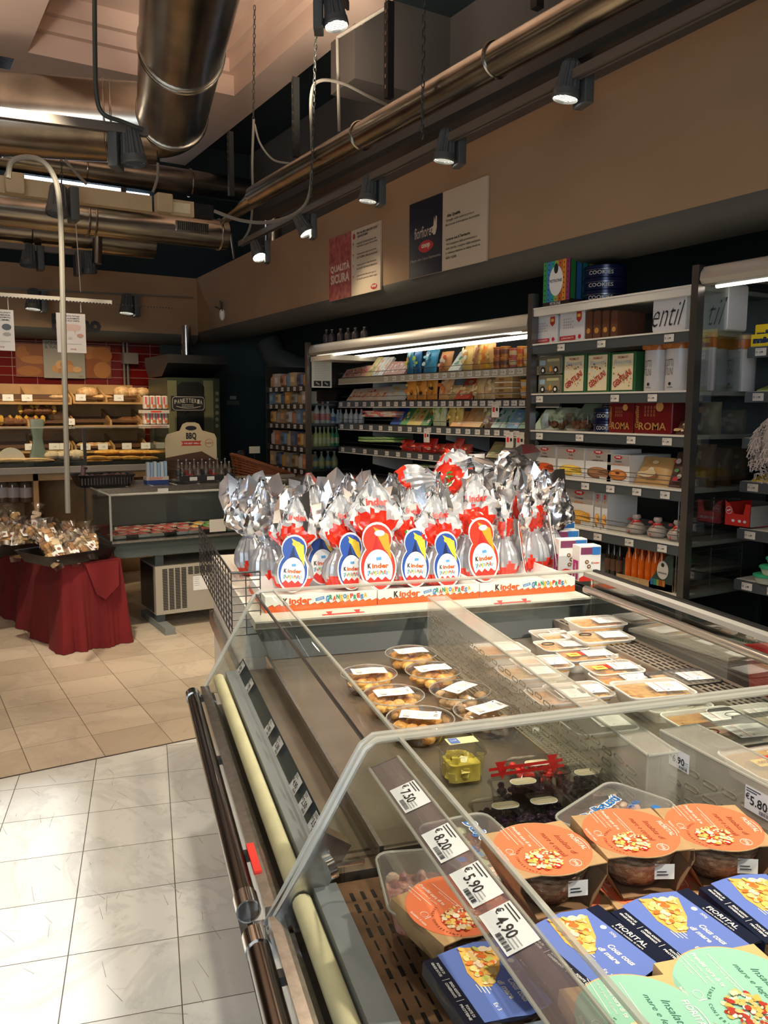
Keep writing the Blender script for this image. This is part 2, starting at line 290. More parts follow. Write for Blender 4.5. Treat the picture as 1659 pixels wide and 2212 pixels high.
# right duct along the wall
t=thing('air_duct','long galvanised duct hanging parallel to the beige wall with a slanted cut end','duct')
X=2.62; zc2=3.215; r2=.078
m=M(); m.tube([(X,-2,zc2-.01),(X,6.3,zc2)],r2,galv,28)
m.loft([[ (X+r2*cos(2*pi*i/28),6.3,zc2+r2*sin(2*pi*i/28)) for i in range(28)],[(X+r2*cos(2*pi*i/28)*.9,6.75-.5*sin(2*pi*i/28)-.2,zc2-.05+r2*.3*sin(2*pi*i/28)) for i in range(28)]],galv); m.build('duct_pipe',t)
for y in (2.0,3.3,4.6):
    m=M(); ductseam(m,(X,y,zc2),r2+.003,'y',galv); m.build('duct_seam',t)
m=M(); m.box(X+.06,-1.9,zc2-.15,X+.16,6.4,zc2-.11,dkplastic); m.build('cable_tray',t)
# cross ducts at the back
def cross(name,label,pl,pr,Y,grille):
    a=onY(*pl,Y); b=onY(*pr,Y); t=thing(name,label,'duct'); rr_=grille[0]
    z=(a.z+b.z)/2; m=M(); m.tube([(-3.8,Y,z),(b.x,Y,z)],rr_,galv,28); m.build('duct_pipe',t)
    for k in grille[1:]:
        c=onY(k,400,Y); m=M(); ductseam(m,(c.x,Y,z),rr_+.005,'x',galv); m.build('duct_seam',t)
    return t,Y,z,rr_,b
cross('air_duct','thick dark duct crossing behind the elbow near the clerestory',(0,350),(540,402),8.9,(.135,185,410))
t,Y,z,r_,b=cross('air_duct','round galvanised duct with a slotted grille and capped end',(0,470),(487,492),7.2,(.125,185,200,470))
g0=onY(380,470,Y-r_); g1=onY(450,488,Y-r_); m=M(); m.box(g0.x,Y-r_-.012,z-.035,g1.x,Y-r_+.02,z+.05,galv)
for i in range(16):
    x=g0.x+.015+(g1.x-g0.x-.03)*i/15; m.box(x-.004,Y-r_-.016,z-.025,x+.004,Y-r_-.01,z+.04,blackp)
m.build('grille',t)
cross('air_duct','lowest thin duct under the grilled duct at the back',(0,500),(330,520),8.3,(.14,60))
# box profile trunking with junction boxes
Y=6.2; a=onY(0,402,Y); b=onY(320,440,Y); z=(a.z+b.z)/2; beige=mat('beige_plastic',(.50,.40,.24),.5,nz=.1,ns=8)
t=thing('cable_trunking','beige box trunking with junction boxes hanging in front of the round ducts','trunking')
m=M(); m.box(-3.8,Y-.04,z-.055,onY(325,440,Y).x,Y+.04,z+.055,beige); m.build('channel',t)
for px in (28,345):
    x=onY(px,420,Y).x; m=M(); m.prism(rr(.115,.13,.012),0,.09,beige,bev=.006); m.build('junction_box',t,mw=None).matrix_local=Tr(x,Y-.045,z)@Rx(90)
x=onY(385,445,Y).x; m=M(); m.box(x-.13,Y-.03,z-.055,x+.11,Y+.03,z+.055,beige); m.box(x-.10,Y-.036,z-.035,x+.08,Y-.029,z+.035,cream); m.box(x+.11,Y-.03,z-.05,x+.26,Y+.03,z+.05,blackp); m.build('driver_box',t)
# track lights
lampwhite=mat('lamp_lens',(1,.95,.85),.4,e=9.0,ec=(1,.9,.75)); lampoff=mat('lamp_lens_dim',(.5,.5,.45),.3)
spotgrey=mat('spot_housing',(.07,.075,.075),.45)
def spot_light(p,label,s=1.,tilt=(0,0),lit=True,group=None,yaw=0):
    t=thing('track_spotlight',label,'spotlight',Matrix.Translation(p)@Rz(yaw),group)
    m=M(); m.prism(rr(.045*s,.11*s,.006),-.10*s,.07*s,spotgrey,bev=.004); o=m.build('ballast_box',t); o.matrix_local=Tr(.075*s,0,0)
    G=Matrix.Rotation(R(tilt[0]),4,'X')@Matrix.Rotation(R(tilt[1]),4,'Y')
    m=M(); n=48; rings=[]
    for rr_,z in ((.03,.085),(.042,.07),(.05,.0),(.056,-.045)): rings.append([( (rr_*(1 if (i//2)%2 else .86))*cos(2*pi*i/n)*s,(rr_*(1 if (i//2)%2 else .86))*sin(2*pi*i/n)*s,z*s) for i in range(n)])
    m.loft(rings,spotgrey); hd=m.build('finned_head',t,ang=20); hd.matrix_local=G
    m=M(); m.lathe([(.058*s,-.04*s),(.061*s,-.07*s),(.055*s,-.078*s),(.053*s,-.06*s)],spotgrey,32); m.build('bezel',hd)
    m=M(); m.lathe([(.053*s,-.066*s),(.02*s,-.062*s)],lampwhite if lit else lampoff,24); 
    for k in range(-3,4): m.box(-.05*s*cos(k*.4),k*.015*s-.0008,-.07*s,.05*s*cos(k*.4),k*.015*s+.0008,-.064*s,spotgrey)
    m.build('lens',hd)
    m=M(); m.cyl((.05*s,0,.03*s),(.07*s,0,.06*s),.008*s,spotgrey); m.build('arm',t)
    if lit:
        L=bpy.data.lights.new('spot_beam','SPOT'); L.energy=lit if lit is not True else 60; L.spot_size=R(95); L.spot_blend=.8; L.color=(1,.80,.55); L.shadow_soft_size=.05
        lo=bpy.data.objects.new('spot_beam',L); C.objects.link(lo); lo.matrix_world=Matrix.Translation(p)@Rz(yaw)@G@Tr(0,0,-.10*s)
    return t
def trk(name,label,a,b,w=.035,mm=None):
    m=M(); a=Vector(a); b=Vector(b); d=(b-a).normalized(); u=Vector((0,0,1)); w_=d.cross(u).normalized()
    m.loft([[tuple(q+w_*x*w/2+u*y*w/2) for x,y in ((-1,-1),(-.3,-1),(-.3,-.6),(.3,-.6),(.3,-1),(1,-1),(1,1),(-1,1))] for q in (a,b)],mm or darksteel); return m.build(name,label=label,cat='lighting track')
XT=2.66
trk('lighting_track','long dark lighting track below the slanted duct on the right',onX(519,527,XT),(XT,-1.5,3.07),.04,mat('track_metal',(.18,.16,.135),.45,.6))
names=['large lit spotlight high on the right wall','lit spotlight above the navy sign','lit spotlight above and left of the navy sign','tilted lit spotlight left of the red sign','small tilted spotlight at the far end of the right track']
for (px,py,s,tl),n in zip(((1228,175,1.,(4,8)),(963,316,1.,(4,6)),(797,408,.98,(0,6)),(653,484,1.,(-18,-25)),(556,540,1.,(-30,-10))),names):
    p=onX(px,py,XT); spot_light(p,n,s,tl,lit=24,yaw=-15)
p=at(722,22,3.15); spot_light(p,'lit spotlight at the top edge beside the chain',.85,(5,8),lit=60,yaw=150)
m=M(); q0=p+Vector((-.06,0,.12)); trk('lighting_track','short dark track holding the topmost spotlight',(p.x-.5,p.y-.6,p.z+.13),(p.x+.16,p.y+.2,p.z+.13))
p=onY(285,318,4.6); spot_light(p,'unlit dark spotlight under the big duct elbow',1.15,(0,6),lit=False,yaw=150)
trk('lighting_track','dark track running left under the elbow duct',onY(-200,218,4.6),onY(318,286,4.6),.045,MT['track_metal'])
for px,py,Y,n in ((62,552,8.2,'dim spotlight on the back rail, left one'),(190,568,8.2,'dim spotlight on the back rail, right one'),(72,647,8.9,'small spotlight on the soffit beside the hanging rail'),(274,657,8.9,'small spotlight mounted on the back soffit above the bread shelves'),(125,433,5.9,'shadowed spotlight behind the box trunking')):
    spot_light(onY(px,py,Y),n,1.25,(-5,5),lit=False if Y<8.3 else 6,yaw=0 if px!=190 else 180)
trk('lighting_track','thin beige rail hanging high at the back left',onY(-100,519,8.2),onY(205,549,8.2),.05,MT['track_metal'])
trk('lighting_track','thin rail fixed low on the back soffit face',onY(-40,620,8.95),onY(418,643,8.95),.02,MT['track_metal'])
def cable(name,label,pts,r,mm,cat='cable'):
    # smooth through points
    P=[Vector(p) for p in pts]; out=[]
    for i in range(len(P)-1):
        a=P[max(i-1,0)]; b=P[i]; c=P[i+1]; d=P[min(i+2,len(P)-1)]
        for k in range(6):
            t=k/6; out.append(.5*((2*b)+(-a+c)*t+(2*a-5*b+4*c-d)*t*t+(-a+3*b-3*c+d)*t**3))
    out.append(P[-1]); m=M(); m.tube(out,r,mm,8); return m.build(name,label=label,cat=cat)
cab=mat('cable_grey',(.20,.185,.15),.6); cabd=mat('cable_dark',(.03,.035,.03),.5)
def pc(pts,Y): return [onY(x,y,Y) for x,y in pts]
cable('power_cable','thick dark cable dropping beside the big duct to the left track',pc([(204,-30),(205,100),(208,200),(222,245),(262,262),(308,280)],4.55),.012,cabd)
cable('power_cable','pale hanging cable drop in front of the bakery, looping off the junction box',pc([(18,385),(24,352),(50,340),(85,345),(112,372),(127,420),(133,520),(137,700),(142,900),(147,1108)],4.95),.015,cab)
cable('power_cable','cable looping from the pale duct end up to the ceiling',pc([(463,456),(520,476),(580,480),(640,460),(668,420),(674,330),(672,210),(690,175),(740,180),(800,210),(835,226)],5.2),.011,cab)
cable('power_cable','grey cable falling from the chain to the end of the right track',pc([(548,258),(545,350),(546,430),(540,490),(525,520)],6.6),.011,cab)
cable('power_cable','thin cable curving from the chain to the duct top',pc([(550,268),(562,310),(590,345),(625,353)],6.6),.009,cab)
cable('power_cable','short cable rising from the second junction box',pc([(330,415),(340,385),(341,352)],6.1),.01,cab)
cable('power_cable','short diagonal cable behind the box trunking',pc([(140,345),(165,375),(188,398)],6.6),.012,cab)
def chain(label,x0,y0,x1,y1,Y,wire=False):
    a=onY(x0,y0,Y); b=onY(x1,y1,Y); m=M()
    if wire: m.tube([a,b],.0035,mat('wire',(.5,.42,.33),.5),6)
    else:
        n=int((a-b).length/.035)
        for i in range(n):
            c=a.lerp(b,(i+.5)/n); q=Matrix.Translation(c)@(Rz(90) if i%2 else I4)
            m.T=q; m.tube([(.009*cos(t),0,.022*sin(t)) for t in [2*pi*k/8 for k in range(8)]],.0035,cabd,4,closed=True)
        m.T=I4
    m.build('hanging_wire' if wire else 'hanging_chain',label=label,cat='wire' if wire else 'chain')
chain('dark chain hanging left of the slanted duct',550,12,547,262,6.6); chain('dark chain hanging from the ceiling beside the lit top spotlight',684,20,672,425,5.1); chain('dark chain over the middle of the right duct',916,-20,912,300,3.75)
chain('short chain above the box trunking',133,345,133,440,5.9); chain('thin wire down to the poster rail',163,470,174,630,6.0,True); 
strut=mat('strut_dark',(.03,.032,.03),.5,.5)
def strutf(label,x,y0,y1,X):
    a=onX(x,y0,X); b=onX(x,y1,X); m=M(); m.box(a.x-.022,a.y-.022,b.z,a.x+.022,a.y+.022,a.z,strut)
    k=b.z+.05
    while k<a.z: m.box(a.x-.025,a.y-.008,k,a.x-.0215,a.y+.008,k+.022,galv); k+=.06
    m.build('strut_channel',label=label,cat='strut')
strutf('dark perforated ceiling strut at the left end of the right duct',497,285,425,2.7); strutf('dark perforated strut beside the long chain',638,168,340,2.7); strutf('dark perforated strut near the top centre, holding the duct',841,5,212,2.7); strutf('dark perforated strut at the top right of the duct',1162,-60,18,2.7)
m=M(); a=onX(729,80,2.8); m.cyl(a,onX(733,285,2.8),.012,cab); m.cyl(a,onX(835,15,2.9),.012,cab); m.build('conduit',label='thin grey conduit rising from the right duct to the ceiling beam',cat='conduit')
m=M(); a=onY(210,490,8.15); m.tube([a,onY(210,570,8.15)],.045,galv,16); m.build('drop_duct',label='short vertical pipe joining the back rail',cat='duct')
m=M(); a=onY(495,520,8.7); m.tube([onY(497,505,8.7),onY(505,560,8.7)],.02,chrome,10); m.build('conduit',label='thin vertical chrome pipe behind the end of the beige wall',cat='conduit')
for px,py in ((590,510),):
    m=M(); m.tube([onX(590,470,3.6),onX(590,560,3.6)],.09,galv,20); m.build('drop_duct',label='vertical shiny duct behind the tilted spotlight',cat='duct')
# beige upright wall bracket details & white tassel on soffit
p=onX(480,680,3.08); m=M(); m.ell((p.x,p.y,p.z),(.03,.03,.06),paper); m.tube([(p.x,p.y,p.z),(p.x-.02,p.y,p.z+.14)],.006,black); m.tube([(p.x,p.y,p.z+.05),(p.x-.03,p.y+.12,p.z+.09)],.008,black); m.tube([(p.x,p.y,p.z),(p.x-.02,p.y-.06,p.z+.12)],.005,black); m.build('security_camera',label='small white security camera bracket on the beige wall near the corner',cat='camera')
# ---------------- refrigerated island cases ----------------
deckm=mat('deck_steel',(.34,.29,.235),.3,.75,nz=.25,ns=7); bodyg=mat('case_body_grey',(.11,.125,.12),.35,.5,nz=.2,ns=12); gut=mat('gutter_bronze',(.26,.15,.085),.4,.5,nz=.3,ns=25); dkwall=mat('case_end_wall',(.010,.016,.018),.5,0)
whitecase=mat('case_white',(.72,.69,.63),.4); tagm=mat('tag_white',(.72,.74,.78),.5); railc=film('price_rail_grey',(.17,.13,.14),.62,.1); pricered=mat('fill_line_red',(.75,.02,.015),.4)
def price_label(m,T,w,h,price,full=True):
    m.rect(T,0,0,w,h,tagm); T2=T@Tr(0,0,.0006)
    m.text(price,T2,-.02*w,-.04*h,h=h*.38,m=black,bold=.015); m.text('€',T2,-.40*w,.08*h,h=h*.26,m=black)
    if full:
        m.lines(T2,-.46*w,.40*h,w*.5,2,h*.1,h*.035,black); m.lines(T2,.2*w,.0,w*.26,3,h*.11,h*.03,grey)
        x=.0
        while x<.40: ww=U(.004,.014); m.rect(T2,(x+.02)*w,-.36*h,ww*w,h*.16,black); x+=ww+U(.006,.014)
def case_module(name,label,t0,t1,near):
    t=thing(name,label,'display case',CM)
    m=M(); m.loft([[(x,t,z) for x,z in ((-.055,.10),(-.07,.5),(-.15,.62),(-.15,.66),(1.14,.66),(1.14,.12))] for t in (t0,t1)],bodyg); m.box(-.17,t0+.004,.62,-.13,t1-.004,.70,steel); m.box(1.10,t0,.6,1.16,t1,.80,bodyg); m.build('cabinet_body',t)
    m=M(); m.box(-.08,t0+.02,0,1.06,t1-.02,.12,dkplastic); m.build('plinth',t)
    m=M(); m.cyl((-.195,t0+.03,.71),(-.195,t1-.03,.71),.019,mat('bumper_metal',(.20,.18,.165),.2,1),16); m.lathe([(.0215,0),(.0215,.05)],chrome,16) if 0 else None
    for q in (t0+.03,t1-.07): m.cyl((-.195,q,.71),(-.195,q+.04,.71),.0215,chrome,16)
    k=t0+.2
    while k<t1: m.box(-.195,k,.70,-.15,k+.02,.715,dkplastic); k+=.45
    m.build('bumper_rail',t)
    m=M(); m.box(-.17,t0+.01,.70,-.145,t1-.01,.725,steel); m.tube([(-.115,t0+.02,.745),(-.115,t1-.02,.745)],.017,cream,12); m.box(-.095,t0+.01,.70,-.055,t1-.01,.765,mat('sill_grey',(.30,.33,.35),.35,.3)); m.build('front_sill',t)
    # front gutter with perforated strip
    m=M(); m.box(-.055,t0+.01,.70,.03,t1-.01,.762,gut if near else deckm); k=t0+.03
    while k<t1-.04:
        if near:
            for i in range(4): m.box(-.042+i*.018+(.003 if int(k*40)%2 else 0),k,.7615,-.036+i*.018,k+.022,.7628,blackp)
        k+=.032
    m.build('air_grille',t)
    # deck
    m=M(); m.box(.03,t0+.005,.70,1.10,t1-.005,.795,deckm); m.box(.028,t0+.005,.79,.036,t1-.005,.803,steel)
    m.box(.50,t0+.02,.795,.565,t1-.02,.7985,mat('mesh_strip',(.42,.34,.22),.5,.5)); k=t0+.03
    while k<t1-.03:
        for i in range(5): m.box(.505+i*.012,k,.798,.513+i*.012,k+.006,.7991,blackp)
        k+=.011
    m.build('deck',t)
    m=M(); m.box(1.01,t0+.02,.795,1.135,t1-.02,.845,mat('vent_brown',(.30,.25,.20),.4,.4)); k=t0+.03
    while k<t1-.05:
        for i in range(6): m.box(1.02+i*.018,k,.8445,1.026+i*.018,k+.026,.8462,blackp)
        k+=.036
    m.build('rear_air_grille',t)
    m=M()
    # front glass, sloping, rolled over at the top
    prof=[(-.158,.715),(-.10,.815),(-.045,.91),(-.012,.968),(.004,.992),(.022,1.003),(.055,1.004)]
    m.loft([[(s,t0+.012,z) for s,z in prof],[(s,t1-.012,z) for s,z in prof]],glass,c0=False,c1=False,closed=False); m.build('front_glass',t)
    m=M(); (None if near else m.box(-.001,t0+.012,.991,.004,t1-.012,.997,blackp)); m.box(.052,t0+.012,1.001,.058,t1-.012,1.007,acryledge); m.build('glass_edge',t)
    m=M(); m.box(1.15,t0+.01,.80,1.156,t1-.01,.985,glass); m.build('rear_glass',t)
    m=M(); m.box(1.128,t0+.005,.985,1.172,t1-.005,1.0,mat('rail_plastic',(.36,.35,.33),.3)); m.box(1.16,t0+.005,1.0,1.178,t1-.005,1.006,blackp); m.build('rear_rail',t)
    m=M(); m.cyl((1.135,t0+.01,.94),(1.135,t1-.01,.94),.013,mat('rail_tube',(.42,.39,.35),.2,.6),14); m.build('rear_tube',t)
    # end panes
    op=[(-.168,.70),(-.012,.975),(.012,1.003),(1.16,1.003),(1.16,.80),(-.04,.80),(-.04,.70)]
    for q in (t0+.006,t1-.006):
        m=M(); m.loft([[(s,q-.004,z) for s,z in op],[(s,q+.004,z) for s,z in op]],glass); 
        e=[(-.168,q,.70),(-.016,q,.970),(-.004,q,.99),(.014,q,1.003),(1.16,q,1.003)]
        m.tube(e,.0065,acryledge,8); m.build('end_pane',t)
    return t
NC=case_module('display_case','near chilled island case holding salads and seafood packs',-1.7,-.004,True)
FC=case_module('display_case','middle chilled island case with potato bowls and white trays',.004,1.18,False)
# bracket, knob, sticker at the joint
m=M(); m.box(-.19,-.03,.66,-.10,.02,.70,steel); m.add([(-.20,-.02,.66),(-.135,-.02,.66),(-.03,-.02,.83),(-.075,-.02,.86),(-.20,.01,.66),(-.135,.01,.66),(-.03,.01,.83),(-.075,.01,.86)],[(0,1,2,3),(7,6,5,4),(0,4,5,1),(1,5,6,2),(2,6,7,3),(3,7,4,0)],steel); m.build('glass_bracket',NC)
m=M(); m.cyl((-.075,-.03,.80),(-.062,-.028,.803),.018,chrome,20); m.cyl((-.062,-.028,.803),(-.01,-.028,.803),.004,chrome,8); m.build('clamp_knob',NC)
m=M(); m.box(-.172,.12,.722,-.158,.22,.729,redp); m.build('red_sticker',FC,label='small red sticker on the bumper rail')
# far module price rail with tags
m=M(); T=CM@I4; m.T=I4; pr=Fr((-.052,.64,.787),(0,-1,0),(.55,0,.84)); m.rect(pr,0,0,1.05,.036,mat('rail_navy',(.012,.03,.045),.3)); m.build('price_rail',FC)
def tags(parent,items,z,s,frame,w=.05,h=.032):
    for px,py,txt in items:
        p=cs(px,py,z); mm=M(); price_label(mm,frame(p),w,h,txt); mm.build('price_tag',parent)
fa=lambda p:Fr((-.054,p.y,.790),(0,-1,0),(.55,0,.84))@Tr(0,0,.003)
tags(FC,[(514,1444,'3.90'),(531,1483,'7.90'),(588,1573,'2.90'),(602,1612,'5.50'),(652,1693,'4.90'),(673,1735,'2.50'),(703,1778,'3.50')],.79,0,fa)
# near module price rail
m=M(); pn=Fr((.028,-.75,.963),(0,-1,0),(.90,0,.28)); m.rect(pn,0,0,1.48,.052,railc); m.build('price_rail',NC)
m=M(); 
for dy in (-.026,.026): 
    a=pn@Vector((-.74,dy,0)); b=pn@Vector((.74,dy,0)); m.cyl(tuple(a),tuple(b),.0025,acryledge,8)
m.build('price_rail_edge',NC)
for px,py,txt in ((870,1725,'7.50'),(936,1827,'8.20'),(1008,1916,'5.90'),(1086,2010,'4.90')):
    p=cs(px,py,.963); m=M(); price_label(m,Fr((.028,p.y,.9655),(0,-1,0),(.90,0,.28)),.076,.042,txt); m.build('price_tag',NC)
# red fill line on the near end pane and at the far white ledge
m=M()
def fill(m,T,x0,x1,tri):
    m.rect(T,(x0+x1)/2,0,x1-x0,.006,pricered)
    for x in tri: m.flat([(x-.011,.013),(x,-.010),(x+.011,.013)],T@Tr(0,0,.001),pricered)
q0=onY(0,0,1); 
for zz,yy in ((.95,-.001),(.935,.0)):
    a=cs(1056,1660,zz); b=cs(1215,1640,zz)
T=Fr((0,-.003,.955),(1,0,0),(0,0,1)); 
def onT(px,py,t):   # ray hits plane t=const of the case frame
    o=CMi@EYE; d=(CMi.to_3x3()@ray(px,py)); k=(t-o.y)/d.y; return o+d*k
a=onT(1056,1661,-.004); b=onT(1215,1643,-.004); T=Fr((0,-.0045,(a.z+b.z)/2),(1,0,(b.z-a.z)/(b.x-a.x)*0),(0,0,1)); m=M(); fill(m,T,a.x,b.x,(a.x+.022,b.x-.022)); m.build('fill_line_decal',NC,label='red fill line with two arrowheads')
a=onT(1056,1680,.0); b=onT(1215,1655,.0); T=Fr((0,.0005,(a.z+b.z)/2+.002),(1,0,0),(0,0,1)); m=M(); fill(m,T,a.x+.004,b.x+.004,(a.x+.026,b.x-.018)); m.build('fill_line_decal',FC,label='red fill line with two arrowheads')
# far end: white ledge, dark end wall
m=M(); m.box(.0,1.19,.88,1.17,1.42,.905,whitecase); m.box(.0,1.185,.885,1.17,1.195,.90,steel)
m.add([(.0,1.19,.88),(1.16,1.19,.88),(1.10,1.14,.797),(.04,1.14,.797)],[(0,1,2,3)],dkwall); m.build('end_ledge',FC)
m=M()
for x0,x1 in ((.18,.30),(.79,.91)):
    T=Fr((0,1.30,.9055),(1,0,0),(0,1,0)); 
for pa,pb in (((695,1328),(788,1323)),((1066,1304),(1148,1299))):
    a=cs(*pa,.906); b=cs(*pb,.906); y=(a.y+b.y)/2; T=Fr((0,y,.9065),(1,0,0),(0,1,.6)); fill(m,T,a.x,b.x,(a.x+.025,b.x-.022))
m.build('fill_line_decal',FC,label='red fill lines on the white ledge')
# ---- acrylic dividers ----
def divider(label,a,b,zt,zb,lw,slots,tagsl=()):
    a=Vector((a.x,a.y,0)); b=Vector((b.x,b.y,0)); d=(b-a); L=d.length; d.normalize(); n=Vector((d.y*-1,d.x,0)); 
    if n.x<0: n=-n
    t=thing('case_divider',label,'divider',CM@Fr((a.x,a.y,0),d,(0,0,1)))   # x along, y up, z out of the face
    zz=1 if (d.cross(Vector((0,0,1)))).dot(n)>0 else -1
    m=M(); m.box(0,zb,-.002,L,zt,.002,haze); m.box(0,zt-.002,0,L,zt+.002,zz*lw,haze); m.box(0,zb,-.002,.004,zt,zz*lw,haze)
    m.tube([(0,zt,0),(L,zt,0)],.0032,acryledge,8); m.tube([(0,zt,0),(0,zt,zz*lw),(L,zt,zz*lw)],.0025,acryledge,6); m.build('divider_panel',t)
    m=M(); x=.03; j=0
    while x<L-.04:
        for i in range(slots):
            y=zb+.02+i*(zt-zb-.055)/(slots-.5)+(j%2)*.004; o=rr(.032,.009,.0045,3); m.T=Tr(x+.016,y,-zz*.0028)
            m.tube([(p[0],p[1],0) for p in o],.0011,mat('slot_edge',(.22,.20,.15),.2),5,closed=True)
        x+=.043; j+=1
    m.T=I4; m.build('slots',t); return t,L,zz
p1=cs(925,1290,.955); p2=cs(1400,1632,.955); divider('long clear slotted divider between the potato bowls and the white trays',p2,p1,.955,.80,.06,5)
p1=cs(1427,1578,.955); p2=cs(1659,1700,.955); dr=(p2-p1).normalized(); p3=p1+dr*1.1
t,L,zz=divider('clear box divider carrying two price labels at the right',p1,p3,.955,.80,.085,4)
for px,py,txt,w in ((1471,1640,'6.90',.052),(1645,1735,'5.80',.06)):
    o=CMi@EYE; dd=CMi.to_3x3()@ray(px,py); nn=Vector((-dr.y,dr.x,0)); k=(p1-o).dot(nn)/dd.dot(nn); h=o+dd*k; s_=(Vector((h.x,h.y,0))-Vector((p1.x,p1.y,0))).length
    m=M(); price_label(m,Fr((s_,h.z,-zz*.0045),(-zz,0,0),(0,1,0)),w,w*.68,txt); m.build('price_label',t)
# ---------------- food packs in the near case ----------------
def pxframe(px,py,z,a,b):   # frame on a horizontal plane from pixels: centre, text direction a->b
    c=at(px,py,z); d=at(b[0],b[1],z)-at(a[0],a[1],z); return Fr(c,d,Vector((0,0,1)).cross(d))
def foodpile(m,T,o,n,cols,r,inside):
    k=0
    while k<n:
        x,y=U(-1,1),U(-1,1)
        if inside(x,y):
            a=U(0,3.14); s=U(.5,1.2)*r; e=U(.45,1); q=[(x*o+s*cos(t)*cos(a)-s*e*sin(t)*sin(a),y*o+s*cos(t)*sin(a)+s*e*sin(t)*cos(a)) for t in [2*pi*i/8 for i in range(8)]]
            m.flat(q,T@Tr(0,0,.00002*k),cols[int(rnd()*len(cols))]); k+=1
foodc=[cmat(c) for c in ((.85,.66,.35),(.9,.82,.65),(.8,.45,.1),(.55,.03,.02),(.9,.75,.5),(.85,.6,.15),(.75,.12,.03))]
foodb=[cmat(c) for c in ((.88,.5,.12),(.9,.65,.25),(.85,.2,.04),(.9,.62,.45),(.92,.75,.4),(.6,.6,.15),(.95,.8,.55))]
foodn=[cmat(c) for c in ((.88,.7,.45),(.85,.5,.12),(.45,.05,.03),(.92,.85,.7),(.8,.55,.2))]
heart=lambda x,y:(x*x*1.1+y*y*1.3)<1 and x+y*.3>-.85
tri=lambda x,y: abs(y)<.62-.62*(x+1)/2.2+.1 and x>-1
def bowl(m,r,h,content,n=24,fill=.75):
    m.lathe([(r*.62,.001),(r*.66,.004),(r*.9,h*.6),(r*.98,h)],clearpl,n,c0=True,c1=False)
    m.lathe([(r*.60,.004),(r*.64,.006),(r*.84,h*.5),(r*.90,h*fill)],content,n)
def sleeve(m,L,W,z,out,inn,bot=True,arc=0):
    x=L/2; y=W/2; prof=[(y,z),(y*1.02,z*.72),(y*.62,.001),(-y*.62,.001),(-y*1.02,z*.72),(-y,z)]
    for e,mm,k in ((0,out,1),(.0012,inn,1)):
        f=[]; vs=[]
        for xx in (-x,x):
            for a,b in prof: vs.append((xx,a*(1-e*14),b-(e if b>.01 else -e)))
        n=len(prof); m.add(vs,[(i,i+1,n+i+1,n+i) for i in range(n-1)],mm)
